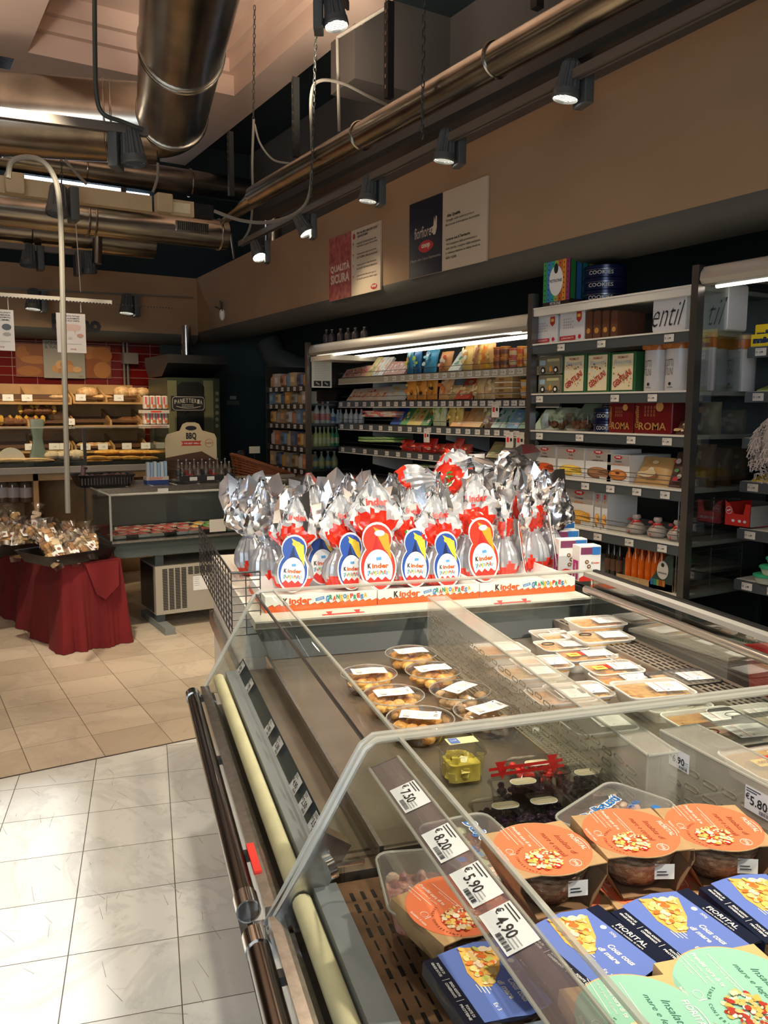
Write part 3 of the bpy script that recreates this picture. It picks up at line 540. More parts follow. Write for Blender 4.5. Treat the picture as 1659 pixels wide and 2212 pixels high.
def pack(kind,name,label,group=None):
    t=thing(name,label,'food pack',group=group); r=.069; h=.062
    m=M(); bowl(m,r*.96,h-.004,food_m); m.lathe([(r*.99,h-.006),(r,h-.003),(r*.99,h-.001)],clearpl,28); 
    T=Fr((r*.86,.02,h*.55),(0,1,-.1),(-.2,0,1)); m.rect(T,0,0,.03,.02,paper); m.lines(T@Tr(0,0,.0008),-.012,0,.02,2,.004,.0014,black); m.build('bowl',t)
    m=M(); body=kraft if kind!='blue' else mat('navy_card',(.006,.011,.035),.4)
    if kind=='mint': body=palec
    L=.118; W=.128; sleeve(m,L,W,h,body,mat('card_inside',(.25,.14,.07),.8))
    oo=[]
    for i in range(13): a=R(-58+116*i/12); oo.append((r*cos(a),r*sin(a)))
    oo=[(p[0],p[1]) for p in oo]; top=[p for p in oo]+[(-p[0],-p[1]) for p in oo]
    top=[(x,max(-W/2,min(W/2,y))) for x,y in top]
    ext=[(-L/2,-W/2),(L/2,-W/2),(L/2,W/2),(-L/2,W/2)]; T=Tr(0,0,h)
    m.prism(ext,h-.001,h+.0004,body); m.prism(top,h-.0006,h+.0005,body)
    T=Tr(0,0,h+.0009); T2=Tr(0,0,h+.0013); T3=Tr(0,0,h+.0017); k=r*.97
    if kind=='blue':
        m.flat([(-L/2-.003,-W*.34),(L/2,-W*.34),(L/2+.004,-.01),(L/2+.0085,.01),(L/2+.004,W*.28),(L/2,W*.34),(-L/2,W*.34),(-L/2-.009,.01),(-L/2-.007,-.02)],T,bluec)
        for x,a,b in ((-.038,'POVERO DI','GRASSI SATURI'),(0,'SENZA ADDITIVI','CONSERVANTI'),(.038,'FONTE DI','PROTEINE')):
            m.text(a,T2,x,-.050,w=.026 if x==0 else .02,h=.0034,m=white,bold=.03); m.text(b,T2,x,-.0555,w=.026,h=.0034,m=white,bold=.03)
        m.rect(T2,-.018,-.053,.0007,.01,white); m.rect(T2,.019,-.053,.0007,.01,white)
        m.text('FIORITAL',T2,.008,.055,w=.048,h=.0075,m=white,bold=.02); m.text('le nostre insalate di mare',T2,.008,.0475,w=.05,h=.003,m=white,bold=.01)
        m.text('Cous cous',T2,.028,.018,w=.04,h=.0085,m=white,bold=.03,shear=.2); m.text('di mare',T2,.022,.005,w=.032,h=.0075,m=white,bold=.03,shear=.2)
        m.lines(T2,.002,-.012,.02,4,.004,.0012,white); m.text('Ex 3',T2,.043,-.018,w=.012,m=white); m.flat(circ(.004,12),T2@Tr(-.02,.036,0),white); m.text('200g',T2,-.004,.036,w=.011,m=white)
        TT=T2@Tr(-.022,-.002,0)@Rz(-20); m.flat([(-.036,-.026),(-.036,.026),(.005,.02),(.034,.006),(.034,-.008),(.01,-.02)],TT,foodb[0]); foodpile(m,TT@Tr(0,0,.0004),.034,70,foodb,.006,tri)
    else:
        cc=orangec if kind=='coral' else mintc; m.prism([(min(max(x,-9),9),y) for x,y in sc(circ(1,40),k)],h+.0002,h+.0010,cc)
        T2=Tr(0,0,h+.0014); ink=mat('brown_ink',(.22,.05,.02),.5) if kind=='coral' else mat('green_ink',(.03,.16,.1),.5)
        lt=cmat((.95,.8,.7))if kind=='coral' else white
        m.text('Prenditi cura di te',T2,-.5*r,-.20*r,w=.8*r,h=.0055,m=lt,bold=.02); m.text('con un pieno di gusto',T2,-.55*r,-.32*r,w=.72*r,h=.0042,m=lt,bold=0); m.text('fonte di proteine',T2,-.66*r,-.50*r,w=.42*r,h=.0032,m=lt,bold=.01)
        m.rect(T2,-.6*r,-.42*r,.75*r,.0009,lt); m.rect(T2,-.33*r,.02*r,.95*r,.0009,lt); m.text('fonte di grassi sani',T2,-.25*r,-.04*r,w=.5*r,h=.003,m=lt,bold=.01)
        s1,s2=('Insalata di','mare e cereali') if kind=='coral' else ('Insalata di','mare e legumi')
        m.text(s1,T2,.05*r,.50*r,w=.78*r,h=.0085,m=ink,bold=-.005,shear=.35); m.text(s2,T2,-.02*r,.27*r,w=.95*r,h=.0085,m=ink,bold=-.005,shear=.35)
        m.text('FIORITAL',T2,.03*r,.78*r,w=.6*r,h=.0075,m=lt,bold=.015); m.tube([T2@Vector((.1*r+.02*cos(a),.80*r+.006*sin(a),.0002)) for a in [R(x) for x in range(20,150,20)]],.0006,lt,4)
        TT=T2@Tr(.40*r,-.2*r,0); foodpile(m,TT,.027,110,foodc if kind=='coral' else foodn,.0042,heart)
        for i,ch in enumerate('SENZA CONSERVANTI'):
            if ch==' ': continue
            a=R(205+i*7.2); m.text(ch,T2,.38*r+.038*cos(a),-.17*r+.036*sin(a),h=.0036,m=ink,bold=.01,rot=a+pi/2)
        m.tube([T2@Vector((.70*r+.008*cos(a),.32*r+.008*sin(a),0)) for a in [2*pi*i/14 for i in range(14)]],.0005,lt,4,closed=True); m.text('200g',T2,.70*r,.32*r,w=.012,m=lt,bold=.02)
        m.text('facciamo il resto',T2,-.02*r,-.86*r,w=.5*r,h=.0038,m=lt,bold=.02); m.tube([T2@Vector((-.06*r+.006*cos(a),-.70*r+.005*sin(a),0)) for a in [2*pi*i/10 for i in range(10)]],.0004,lt,4,closed=True); m.rect(T2,.06*r,-.70*r,.0012,.01,lt)
    m.build('card_sleeve',t); return t
DZ=.797
coral=pack('coral','seafood_salad_pack','coral round salad pack, left one of the upper front stack'); bluep=pack('blue','couscous_pack','periwinkle couscous pack'); mint=pack('mint','seafood_salad_pack','mint pack')
used={}
def put(root,px,py,z,lab,grp,a,b,sc_=1.,tilt=None):   # px,py = centre of its lid, z = lid height
    sc_=1.04 if root.name.startswith('sea') and root['label'].startswith('coral') else 1.0; z=z+.0006*(len(used)+int(px)%7); mw=pxframe(px,py,z,a,b)@Tr(0,0,-.062*sc_)@Matrix.Scale(sc_,4)
    if tilt: mw=mw@tilt
    if root.name not in used:
        KIDS[root.name]=[(c,list(c.children)) for c in root.children]; used[root.name]=1; root.matrix_world=mw; root['label']=lab; root['group']=grp; return root
    return dup(root,mw,lab,grp)
G1='coral seafood and cereal salad packs'; G2='periwinkle couscous packs'; G3='mint seafood and legume salad packs'
# direction of print: pixels a->b along the sleeve folds
d1=((1057,1838),(1120,1910))
zt=.797+.132
put(coral,1172,1832,zt,'coral lidded salad pack nearest the price rail, on top of another pack',G1,*d1)
put(coral,1362,1797,zt,'coral lidded salad pack, middle of the upper row, in front of the clear tub',G1,(1250,1800),(1310,1870))
put(coral,1542,1785,zt,'rightmost coral lidded salad pack, in front of the box divider',G1,(1420,1780),(1480,1850))
put(coral,1190,1928,zt-.07,'coral salad pack beneath the one by the price rail',G1,*d1)
put(coral,1385,1905,zt-.07,'coral salad pack underneath the middle one of the upper row',G1,(1250,1800),(1310,1870))
put(coral,1560,1878,zt-.07,'coral salad pack underneath the rightmost one',G1,(1420,1780),(1480,1850))
put(coral,985,1955,.797+.075,'single coral salad pack behind the price rail, left of the stack',G1,(885,1960),(975,2040))
d2=((1195,1950),(1300,2070))
put(bluep,1280,2045,zt-.004,'periwinkle couscous pack right of the price rail, left one of its row',G2,(1160,2070),(1260,2160))
put(bluep,1478,2000,zt-.004,'periwinkle couscous pack in the middle of its row',G2,(1350,2020),(1450,2105))
put(bluep,1668,1955,zt-.004,'periwinkle couscous pack cut by the right picture edge',G2,(1545,1960),(1640,2040))
put(bluep,1065,2115,.797+.085,'periwinkle couscous pack seen through the front glass, left of the price rail',G2,(930,2110),(1010,2230))
put(mint,1392,2208,zt+.022,'mint lidded salad pack at the bottom picture edge, left one',G3,(1262,2215),(1330,2330))
put(mint,1600,2138,zt+.022,'mint lidded salad pack at the lower right corner of the picture',G3,(1470,2140),(1560,2240))
put(bluep,1300,2120,zt-.068,'periwinkle couscous pack hidden under the left one of its row',G2,(1160,2070),(1260,2160))
put(bluep,1500,2075,zt-.068,'periwinkle couscous pack hidden under the middle one of its row',G2,(1350,2020),(1450,2105))
put(mint,1420,2290,zt-.058,'mint salad pack under the left mint one',G3,(1262,2215),(1330,2330)); put(mint,1600,2200,zt-.058,'mint salad pack under the right mint one',G3,(1470,2140),(1560,2240))
# clear rectangular seafood tubs
def tub(label,px,py,z,a,b,L,W,h,txt,food,sticker=False,grp='clear seafood tubs'):
    t=thing('seafood_tub',label,'plastic tub',pxframe(px,py,z,a,b)@Tr(0,0,-h),grp); 
    m=M(); o=rr(L,W,.022); m.loft([[(x*.82,y*.82,0) for x,y in o],[(x*.95,y*.95,h-.004) for x,y in o],[(x,y,h-.002) for x,y in o],[(x,y,h) for x,y in o]],clearpl,c1=False); m.tube([(x,y,h) for x,y in o],.0022,acryledge,6,closed=True); m.build('tub',t)
    m=M()
    for i in range(46): m.ell((U(-.36,.36)*L,U(-.34,.34)*W,U(.25,.72)*h),(U(.006,.014),U(.005,.011),U(.005,.009)),food[int(rnd()*len(food))],8,5,.12)
    m.prism(sc(o,.80),.003,h*.35,food_p); m.build('seafood',t)
    m=M(); m.prism(sc(o,.97),h-.001,h,hazel)
    if txt:
        T=Tr(.0,.012,h+.0008); bl=mat('logo_blue',(.03,.18,.55),.4)
        m.text('Deligusti',T,-.01,.008,w=L*.62,h=.030,m=white,bold=.09,shear=.25); m.text('Deligusti',T@Tr(0,0,.0006),-.01,.008,w=L*.60,h=.027,m=bl,bold=.015,shear=.25)
        m.text('MARE',T,L*.22,-.022,h=.009,m=bl); m.flat(circ(.007,14),Tr(L*.30,-W*.33,h+.001),bl)
    m.build('film_lid',t); return t
sea=[food_p,food_p,cmat((.75,.55,.4)),cmat((.6,.65,.4)),cmat((.35,.1,.1)),cmat((.8,.5,.42))]
tub('open clear tub of octopus chunks partly under the price rail',915,1900,.797+.062,(905,1800),(960,1950),.165,.125,.045,None,sea)
tub('tilted clear tub with blue script lettering leaning behind the price rail',1020,1815,.797+.072,(985,1760),(1080,1850),.15,.13,.045,True,sea)
tub('clear tub with blue script lettering behind the coral packs',1330,1752,.797+.105,(1230,1800),(1300,1752),.19,.125,.05,True,sea)
tub('lower clear tub under the lettered one behind the coral packs',1330,1790,.797+.052,(1230,1800),(1300,1752),.19,.125,.05,None,sea)
# pineapple box and berry trays
def clambox(label,px,py,z,a,b,L,W,h,kind):
    t=thing('fruit_box' if kind=='pine' else 'berry_punnet',label,'fruit box' if kind=='pine' else 'punnet',pxframe(px,py,z,a,b)@Tr(0,0,-h)); o=rr(L,W,.012)
    m=M(); m.loft([[(x*.85,y*.85,0) for x,y in o],[(x*.95,y*.95,h*.75) for x,y in o],[(x*1.04,y*1.04,h*.76) for x,y in o],[(x*1.04,y*1.04,h*.8) for x,y in o],[(x*.9,y*.9,h) for x,y in o]],clearpl)
    if kind!='pine':
        for i in range(9): m.box(-L*.5+i*L/9+.004,-W*.5,h*.2,-L*.5+i*L/9+.008,-W*.47,h*.7,clearpl)
    m.build('clamshell',t)
    m=M()
    if kind=='pine':
        for i in range(30):
            a_=U(0,180); m.T=Tr(U(-.34,.34)*L,U(-.34,.34)*W,h*U(.12,.55))@Rz(a_)@Rx(U(-60,60)); m.prism([(-.008,-.007),(.010,-.008),(.007,.008),(-.006,.007)],-.009,.010,pine)
        m.T=I4; m.prism(sc(o,.78),.004,h*.5,pine)
    else:
        for i in range(60): m.ell((U(-.40,.40)*L,U(-.38,.38)*W,U(.2,.68)*h),U(.005,.0075),berry if kind=='b' else redp,7,4,.1)
    m.build('fruit',t)
    m=M()
    if kind=='pine': m.rect(Tr(0,0,h+.001),0,0,L*.75,W*.42,cmat((.9,.8,.45))); m.rect(Tr(0,0,h+.0018),-L*.2,0,L*.24,W*.34,cmat((.12,.2,.6))); m.text('LIX',Tr(0,0,h+.0024),-L*.2,0,w=L*.16,m=white)
    else:
        m.prism(rr(.052,.026,.0128,6),h+.0004,h+.001,paper); m.prism(rr(.049,.023,.0115,6),h+.001,h+.0014,cmat((.62,.5,.3))); m.text('Sottobosco',Tr(0,0,h+.0018),0,.003,w=.032,h=.0045,m=white,bold=.02,shear=.2); m.text('mirtilli',Tr(0,0,h+.0018),0,-.005,w=.022,h=.003,m=white)
    m.build('label',t)
clambox('clear box of yellow pineapple chunks behind the end pane',997,1600,.797+.082,(900,1610),(1000,1598),.085,.075,.08,'pine')
for i,(px,py,lab,k,z) in enumerate(((1130,1688,'dark berry punnet with oval label, front left of four','b',.05),(1175,1730,'dark berry punnet with oval label nearest the coral pack','b',.045),(1268,1668,'dark berry punnet with oval label behind the red fill line, right','b',.045),(1305,1712,'dark berry punnet with oval label just behind the lettered tub','b',.045),(1160,1648,'clear punnet of red fruit behind the fill line','r',.04),(1092,1740,'dark berry punnet with pale green label beside the tilted tub','b',.042))):
    clambox(lab,px,py,.797+z,(1000,1610),(1100,1600),.115,.085,z,k)
# ---------------- potato bowls in the middle case ----------------
def rbowl(label,px,py,D,rot,food,grp='round clear bowls with paper labels'):
    h=.05; t=thing('food_bowl',label,'plastic bowl',Matrix.Translation(at(px,py,.797+h))@Tr(0,0,-h),grp); r=D/2
    m=M(); m.lathe([(r*.7,0),(r*.72,.003),(r*.88,h*.8),(r*.9,h-.006),(r,h-.005),(r*1.01,h-.002),(r*.99,h)],clearpl,32,c1=False); m.tube([(r*cos(a),r*sin(a),h-.003) for a in [2*pi*i/32 for i in range(32)]],.0016,acryledge,6,closed=True); m.build('bowl',t)
    m=M()
    for i in range(32 if food is potato else 22):
        a=2*pi*rnd(); q=r*.72*math.sqrt(rnd()); s=U(.015,.022) if food is potato else U(.013,.018); m.ell((q*cos(a),q*sin(a),U(.014,h-.016)),(s,s*U(.7,1),s*.65),food,10,6,.06)
    m.build('potatoes' if food is potato else 'biscuits',t)
    m=M(); m.lathe([(r*.97,h-.002),(r*.9,h+.002),(.001,h+.003)],clearpl,28,c0=False)
    T=Tr(0,0,h+.0045)@Rz(rot); W=.094; Hh=.05; vs=[]
    m.add([T@Vector((x*W/8,y*Hh/4,.0015*sin(x*1.1+rot)*(1 if abs(x)>2 else .3))) for y in range(-2,3) for x in range(-4,5)],[(j*9+i,j*9+i+1,j*9+i+10,j*9+i+9) for j in range(4) for i in range(8)],white)
    T2=T@Tr(0,0,.0022); m.lines(T2,-W*.42,Hh*.3,W*.25,7,Hh*.09,Hh*.03,grey); m.lines(T2,-W*.05,Hh*.32,W*.35,9,Hh*.075,Hh*.022,grey); m.lines(T2,W*.33,Hh*.1,W*.12,4,Hh*.1,Hh*.03,black)
    m.flat([(W*.33,Hh*.3),(W*.36,Hh*.42),(W*.42,Hh*.36),(W*.37,Hh*.33)],T2,black)
    x=-W*.40
    while x<-W*.24: ww=U(.0004,.0012); m.rect(T2,x,-Hh*.36,ww,Hh*.14,black); x+=ww+.0008
    m.build('paper_label',t); return t
for px,py,D,rot,f,lab in ((888,1408,.152,-14,potato,'farthest round bowl of roast potatoes, label square to the camera'),(797,1452,.152,-20,potato,'leftmost round bowl of roast potatoes'),(935,1445,.152,-13,potato,'round bowl of roast potatoes right of the leftmost one'),(850,1498,.155,-17,potato,'round bowl of roast potatoes in the second row, left'),(993,1487,.155,18,cookie,'round bowl of golden fritters in the second row, right'),(908,1548,.158,-42,potato,'round bowl of roast potatoes nearest the pane, with a turned label'),(1052,1532,.16,2,cookie,'round bowl of pale biscuits nearest the pane, right')):
    rbowl(lab,px,py,D,rot+2,f)
# ---------------- trays of prepared food on the right ----------------
wt=mat('white_tray',(.78,.76,.72),.4); bt_=mat('black_tray',(.012,.012,.012),.3)
def tray(label,px,py,z,L,W,rot,food,m0=None,promo=False,chunks=0,grp='wrapped prepared food trays',oval=False,base=None):
    h=.042; m0=m0 or wt; t=thing('food_tray',label,'food tray',Matrix.Translation(at(px,py,z))@Rz(rot)@Tr(0,0,-h),grp); o=rr(L,W,.02)
    m=M(); m.loft([[(x*.78,y*.76,0) for x,y in o],[(x*.80,y*.78,.002) for x,y in o],[(x*.9,y*.89,h-.006) for x,y in o],[(x,y,h-.003) for x,y in o],[(x,y,h) for x,y in o],[(x*.94,y*.93,h-.001) for x,y in o],[(x*.88,y*.86,h-.014) for x,y in o]],m0); m.build('tray',t)
    m=M(); m.prism(sc(o,.87),h-.016,h-.0085,food)
    for i in range(chunks or 14): m.ell((U(-.36,.36)*L,U(-.34,.34)*W,h-.008),(U(.008,.02),U(.007,.013),.004),food,8,5,.15)
    m.build('food',t)
    m=M(); m.prism(sc(o,.965),h-.0002,h+.0006,hazel)
    T=Tr(L*.20,-W*.02,h+.0014)@Rz(-4); m.rect(T,0,0,L*.46,W*.52,white); T2=T@Tr(0,0,.0006); m.rect(T2,-.02,0,.0012,W*.52,redp); m.lines(T2,-.01,W*.2,L*.2,6,.006,.0015,grey); m.lines(T2,-L*.2,W*.2,L*.12,4,.008,.0018,grey)
    for i in range(2): m.rect(T2,-L*.2+i*.03,-W*.18,.006,.003,black)
    if promo: T=Tr(-L*.18,0,h+.0012); m.rect(T,.015,.004,.045,.032,redp); m.rect(T@Tr(0,0,.0005),-.012,-.004,.036,.030,cmat((.9,.68,.12))); m.text('-50%',T@Tr(0,0,.001),-.012,-.004,w=.028,m=cmat((.35,.03,.02)),bold=.03)
    if oval: m.tube([(-L*.25+.02*cos(a),W*.12+.012*sin(a),h+.001) for a in [2*pi*i/16 for i in range(16)]],.0016,black,5,closed=True)
    m.build('film_and_label',t); return t
yf=food_y; of=food_o
r0=-27
TR=[(1287,1341,.888,.175,.125,-16,of,None,0,0,'highest white tray leaning on the stack at the far right corner'),(1298,1372,.870,.18,.13,-16,yf,None,0,1,'white tray with black oval mark at the front of the far stack'),(1222,1377,.845,.15,.12,-16,yf,None,0,0,'white tray low at the back beside the divider'),(1192,1368,.835,.13,.11,-16,cmat((.5,.4,.28)),None,0,0,'partly hidden white tray at the very back left'),
(1212,1392,.853,.15,.11,-16,yf,None,0,1,'pale white tray second from the back beside the divider'),(1265,1412,.846,.165,.115,-16,of,None,1,0,'white tray with yellow discount sticker, back one'),(1380,1422,.846,.165,.115,-16,of,None,0,0,'white tray of orange noodles on the right, back one'),(1322,1440,.846,.16,.115,-16,of,None,1,0,'white tray with yellow discount sticker, front one'),(1345,1462,.84,.16,.12,-16,of,None,0,0,'white tray of shredded carrot in the middle of the trays'),(1420,1448,.838,.16,.12,-16,of,None,0,0,'white tray right of the shredded carrot tray'),
(1475,1462,.858,.175,.125,-15,cookie,bt_,0,0,'black tray of pale rolls at the right'),(1410,1485,.87,.185,.13,-18,yf,None,0,0,'large white tray of golden food in front of the black tray'),(1525,1497,.84,.16,.11,-16,of,None,0,0,'white tray of browned food against the right vent'),(1450,1515,.838,.18,.12,-16,cmat((.7,.62,.5)),None,0,0,'white tray half hidden by the crossing pane')]
for px,py,z,L,W,rot,f,m0,pr_,ov,lab in TR: tray(lab,px,py,z-.01,L,W,rot,f,m0,pr_,oval=ov)
for px,py,z,L,W,rot,f,m0,pr_,ov,lab in [(1535,1553,.87,.19,.13,-14,of,None,0,0,'white tray of orange food just in front of the crossing pane'),(1630,1545,.87,.18,.13,-14,cmat((.75,.7,.55)),None,0,1,'pale white tray at the right edge in front of the crossing pane'),(1585,1582,.905,.185,.125,-14,cmat((.62,.55,.40)),bt_,0,1,'black tray of pale fillets behind the box divider'),(1690,1640,.90,.2,.14,-14,yf,None,1,0,'white tray with yellow discount sticker at the right edge'),(1680,1560,.89,.16,.12,-14,cmat((.6,.5,.35)),bt_,0,0,'black tray at the right picture edge')]:
    tray(lab,px,py,z,L,W,rot,f,m0,pr_,oval=ov)
for k,(px,py) in enumerate(((1010,1400),(1070,1450),(1140,1500),(1220,1560),(1100,1430),(1180,1490))):
    tray(['pale tray seen through the divider slots, farthest','pale tray seen through the divider, second from back','pale tray seen through the middle of the divider','pale tray seen through the near end of the divider','inner tray behind the divider, back','inner tray behind the divider, front'][k],px+70,py,.842,.16,.12,-16,[of,yf][k%2])
# crumpled paper scrap on the deck
m=M(); p=at(1157,1583,.80); m.ell((p.x,p.y,.806),(.012,.009,.007),paper,7,5,.4); m.build('paper_scrap',label='small crumpled white paper scrap on the case deck by the pane',cat='paper scrap')
# ---------------- wrapped chocolate eggs ----------------
EZ=.905
m=M(); m.box(.0,1.42,.10,1.17,2.40,EZ-.005,whitecase); m.box(-.02,1.425,.60,0,2.39,.66,steel); m.box(.06,1.46,0,1.1,2.36,.10,dkplastic); m.box(.0,1.42,EZ-.005,1.17,2.40,EZ,whitecase)
m.build('display_case',label='white island case at the far end carrying the foil wrapped eggs',cat='display case',mw=CM)
p=[cs(572,1325,EZ),cs(1242,1277,EZ)]; y0=(p[0].y+p[1].y)/2; x0=p[0].x; x1=p[1].x
kb=cmat((.02,.02,.02)); ko=cmat((.78,.10,.01)); multi=[cmat(c) for c in ((.05,.25,.6),(.02,.3,.15),(.75,.45,.02),(.7,.05,.03))]
def gran(m,T,x,y,w,h,fn=None):
    s='GRANSORPRESA'; n=len(s)
    for i,c in enumerate(s): m.text(c,T,x-w/2+w*(i+.5)/n,y+(h*.12 if i%2 else -h*.1),w=w/n*.95,h=h*(1.1 if i in(0,4) else .8),m=multi[(i*5//3)%4],bold=.05,rot=U(-.15,.15),fn=fn)
def kinder(m,T,x,y,w,fn=None,h=None):
    h=h or w*.27; m.text('K',T,x-w*.41,y,w=w*.17,h=h,m=kb,bold=.05,fn=fn); m.text('inder',T,x+w*.10,y,w=w*.78,h=h,m=ko if fn is None else redp,bold=.04,fn=fn)
def box_tray(label,xa,xb):
    W=xb-xa; D=.34; h=.052; t=thing('egg_display_box',label,'display box',CM@Tr((xa+xb)/2,y0,EZ),'printed trays of chocolate eggs'); m=M()
    m.box(-W/2,0,0,W/2,D,.004,white); m.box(-W/2,0,.004,W/2,.004,h,white); m.box(-W/2,D-.004,.004,W/2,D,h,white); m.box(-W/2,.004,.004,-W/2+.004,D-.004,h,white); m.box(W/2-.004,.004,.004,W/2,D-.004,h,white)
    T=FRONT(0,-.0006,0); T2=FRONT(0,-.0012,0); T3=FRONT(0,-.0018,0); n=16; 
    wv=[(-W/2,0),(W/2,0)]
    for i in range(n,0,-1):
        xr=-W/2+W*i/n; b=.019; wv+=[(xr,b+.006),(xr-W/n*.35,b+.003),(xr-W/n*.75,b-.001)]
    wv.append((-W/2,.024)); m.flat(wv,T,orangew)
    m.tube([(a,-.0012,b) for a,b in wv[2:]],.0006,cmat((.2,.03,.01)),4)
    kinder(m,T2,-W*.22,.034,.095,h=.02); m.rect(T2@Tr(-W*.02,.036,0)@Rz(12),0,0,.03,.010,cmat((.1,.3,.65))); m.text('LATTE',T3@Tr(-W*.02,.036,0)@Rz(12),0,0,w=.02,m=white); gran(m,T3,W*.22,.036,.14,.02)
    T=LEFT(-W/2-.0006,D/2,0); m.flat([(-D/2,0),(D/2,0),(D/2,.02),(0,.014),(-D/2,.022)],T,orangew)
    m.build('printed_tray',t); return t
B=[x0+(x1-x0)*k for k in (0,.335,.665,1)]
for i,l in enumerate(('left printed egg tray with orange wave band','middle printed egg tray with orange wave band','right printed egg tray with orange wave band')): box_tray(l,B[i]+.002,B[i+1]-.002)
def smooth(pts,z):
    for (a,ra),(b,rb) in zip(pts,pts[1:]):
        if z<=b: k=(z-a)/(b-a); k=k*k*(3-2*k); return ra+(rb-ra)*k
    return pts[-1][1]
WX=[(0,.050),(.015,.070),(.06,.086),(.10,.080),(.14,.056),(.165,.040),(.19,.066),(.235,.104),(.28,.098),(.33,.062),(.37,.030),(.40,.010)]
WY=[(0,.046),(.015,.062),(.06,.074),(.10,.068),(.14,.046),(.165,.032),(.19,.040),(.235,.042),(.28,.030),(.33,.018),(.37,.010),(.40,.004)]
def egg(seed,tagc,printed=True):
    random.seed(seed); t=thing('wrapped_chocolate_egg','foil wrapped chocolate egg','chocolate egg'); m=M(); n=44; zs=[0,.004,.012,.025,.04,.055,.07,.085,.10,.115,.13,.145,.155,.165,.175,.185,.20,.215,.23,.245,.26,.275,.29,.305,.32,.335,.35,.365,.38,.40]
    rings=[]; bend=U(-.03,.03)
    for z in zs:
        rx,ry=smooth(WX,z),smooth(WY,z); foilp=max(0,(z-.15)/.25); ring=[]
        for i in range(n):
            a=2*pi*i/n; j=1+(.035*cos(a*22) if z<.16 else 0)+(U(-.07,.07)+.10*cos(a*3+seed)+.07*cos(a*5+z*9) if z>.17 else U(-.01,.01)); yj=(U(-.006,.006)+.010*sin(a*7+z*40+seed) if z>.18 else 0)
            ring.append((rx*cos(a)*j+bend*foilp**2,ry*sin(a)*j+yj*.8,z+(U(-.006,.006) if z>.18 else 0)+(0 if z<.39 else U(-.01,.01))))
        rings.append(ring)
    wave=[.045+.014*sin(i*2*pi/n*5+seed)+.006*sin(i*2*pi/n*13) for i in range(n)]
    def mf(i,j):
        z=(zs[j]+zs[j+1])/2; a=2*pi*(i+.5)/n; fr=-sin(a)
        if z<.165: return foilr if z<wave[i] else foilg
        if printed and fr>.25:
            x=smooth(WX,z)*cos(a); u=(x/.078)**2+((z-.225)/.055)**2+.25*sin(i*1.9)
            return foilr if u<1 else foilw
        return foilr if (fr>-.1 and z<.24 and printed) else foil
    m.loft(rings,foil,mf=mf); mw_=m
    # loose crumpled foil wings
    m=M()
    for s in range(4):
        a0=R(U(0,180)); w=U(.06,.11); hh=U(.33,.41); lean=U(-.05,.05); g=[]; nx,nz=6,5
        for j in range(nz):
            k=j/(nz-1); z=.16+(hh-.16)*k
            ww=w*(.3+1.0*math.sin(min(1,k*1.2)*pi/2))*(1-.35*k)
            for i in range(nx): 
                x=(i/(nx-1)-.5)*2*ww; g.append((x*cos(a0)+lean*k+U(-.008,.008),x*sin(a0)*.6+.012+U(-.018,.018),z+U(-.008,.008)+(U(-.05,.03) if j==nz-1 else 0)))
        m.add(g,[(j*nx+i,j*nx+i+1,(j+1)*nx+i+1,(j+1)*nx+i) for j in range(nz-1) for i in range(nx-1)],foil)
    m.build('crumpled_foil',t,ang=15)
    m=M(); m.lathe([(.034,.150),(.040,.158),(.036,.170),(.030,.176)],foilg,24); m.build('neck_band',t)
    fn=lambda x,z:(x+bend*max(0,(z-.15)/.25)**2,-(smooth(WY,z)*math.sqrt(max(0,1-(x/max(smooth(WX,z),.01))**2))+.010),z)
    if printed:
        m=mw_; kinder(m,None,0,.312,.098,fn,.026); 
        for i in range(12): x,z=U(-.034,.034),U(.205,.232); T=Fr(fn(x,z),(1,0,0),(0,0,1))@Rz(U(0,360)); m.flat([(-.002,-.011),(.004,0),(0,.012),(-.004,0)],T,cmat((.05,.32,.05)) if i%3 else cmat((.85,.85,.8)))
    mw_.build('egg_wrap',t,ang=22)
    if tagc:
        col=cmat((.02,.08,.38)) if tagc=='b' else cmat((.75,.04,.02)); m=M()
        def outl(k):
            o=[]
            for i in range(48):
                a=2*pi*i/48; c_,s_=cos(a),sin(a); r=0.; 
                for cy,rx,ry in ((0,.046,.062),(.075,.038,.042)):
                    # furthest ray hit of each ellipse from (0,.03)
                    y0_=.03-cy; A=(c_/rx)**2+(s_/ry)**2; Bq=2*y0_*s_/ry**2; Cq=(y0_/ry)**2-1; D=Bq*Bq-4*A*Cq
                    if D>0: r=max(r,(-Bq+math.sqrt(D))/(2*A))
                o.append((r*c_*k,.03+r*s_*k))
            return o
        T=Fr((0,-.088,.085),(1,0,0),(0,.12,1))@Matrix.Scale(1.36,4); m.T=T; m.prism(outl(1),0,.0018,white); m.prism(outl(.93),.0018,.0022,col)
        yl=cmat((.85,.6,.05)); m.flat([(-.01,.105),(.028,.085),(.034,.02),(.015,.05)],Tr(0,0,.0026),yl if tagc=='b' else cmat((.85,.35,.03))); m.flat(sc(circ(1,14),.013,.008,.006,.088),Tr(0,0,.0029),cmat((.8,.55,.05)) if tagc=='b' else white)
        m.flat([(-.03,.03),(-.012,.045),(-.002,.08),(.004,.05),(.024,.038),(.03,.02),(0,0)],Tr(0,0,.0032),cmat((.01,.02,.09)) if tagc=='b' else cmat((.5,.02,.02)))
        el=[(.036*cos(a),-.006+.052*sin(a)) for a in [2*pi*i/36 for i in range(36)]]; m.flat(el,Tr(0,0,.0036),white)
        lo=[(x,y) for x,y in el if y<-.030]; lo.sort(key=lambda q:math.atan2(q[1]+.006,q[0])); xs=[.026,.017,.008,-.002,-.011,-.02,-.028]; m.flat(lo+[(x,-.030+(.006 if i%2 else -.003)) for i,x in enumerate(xs)],Tr(0,0,.0040),redp)
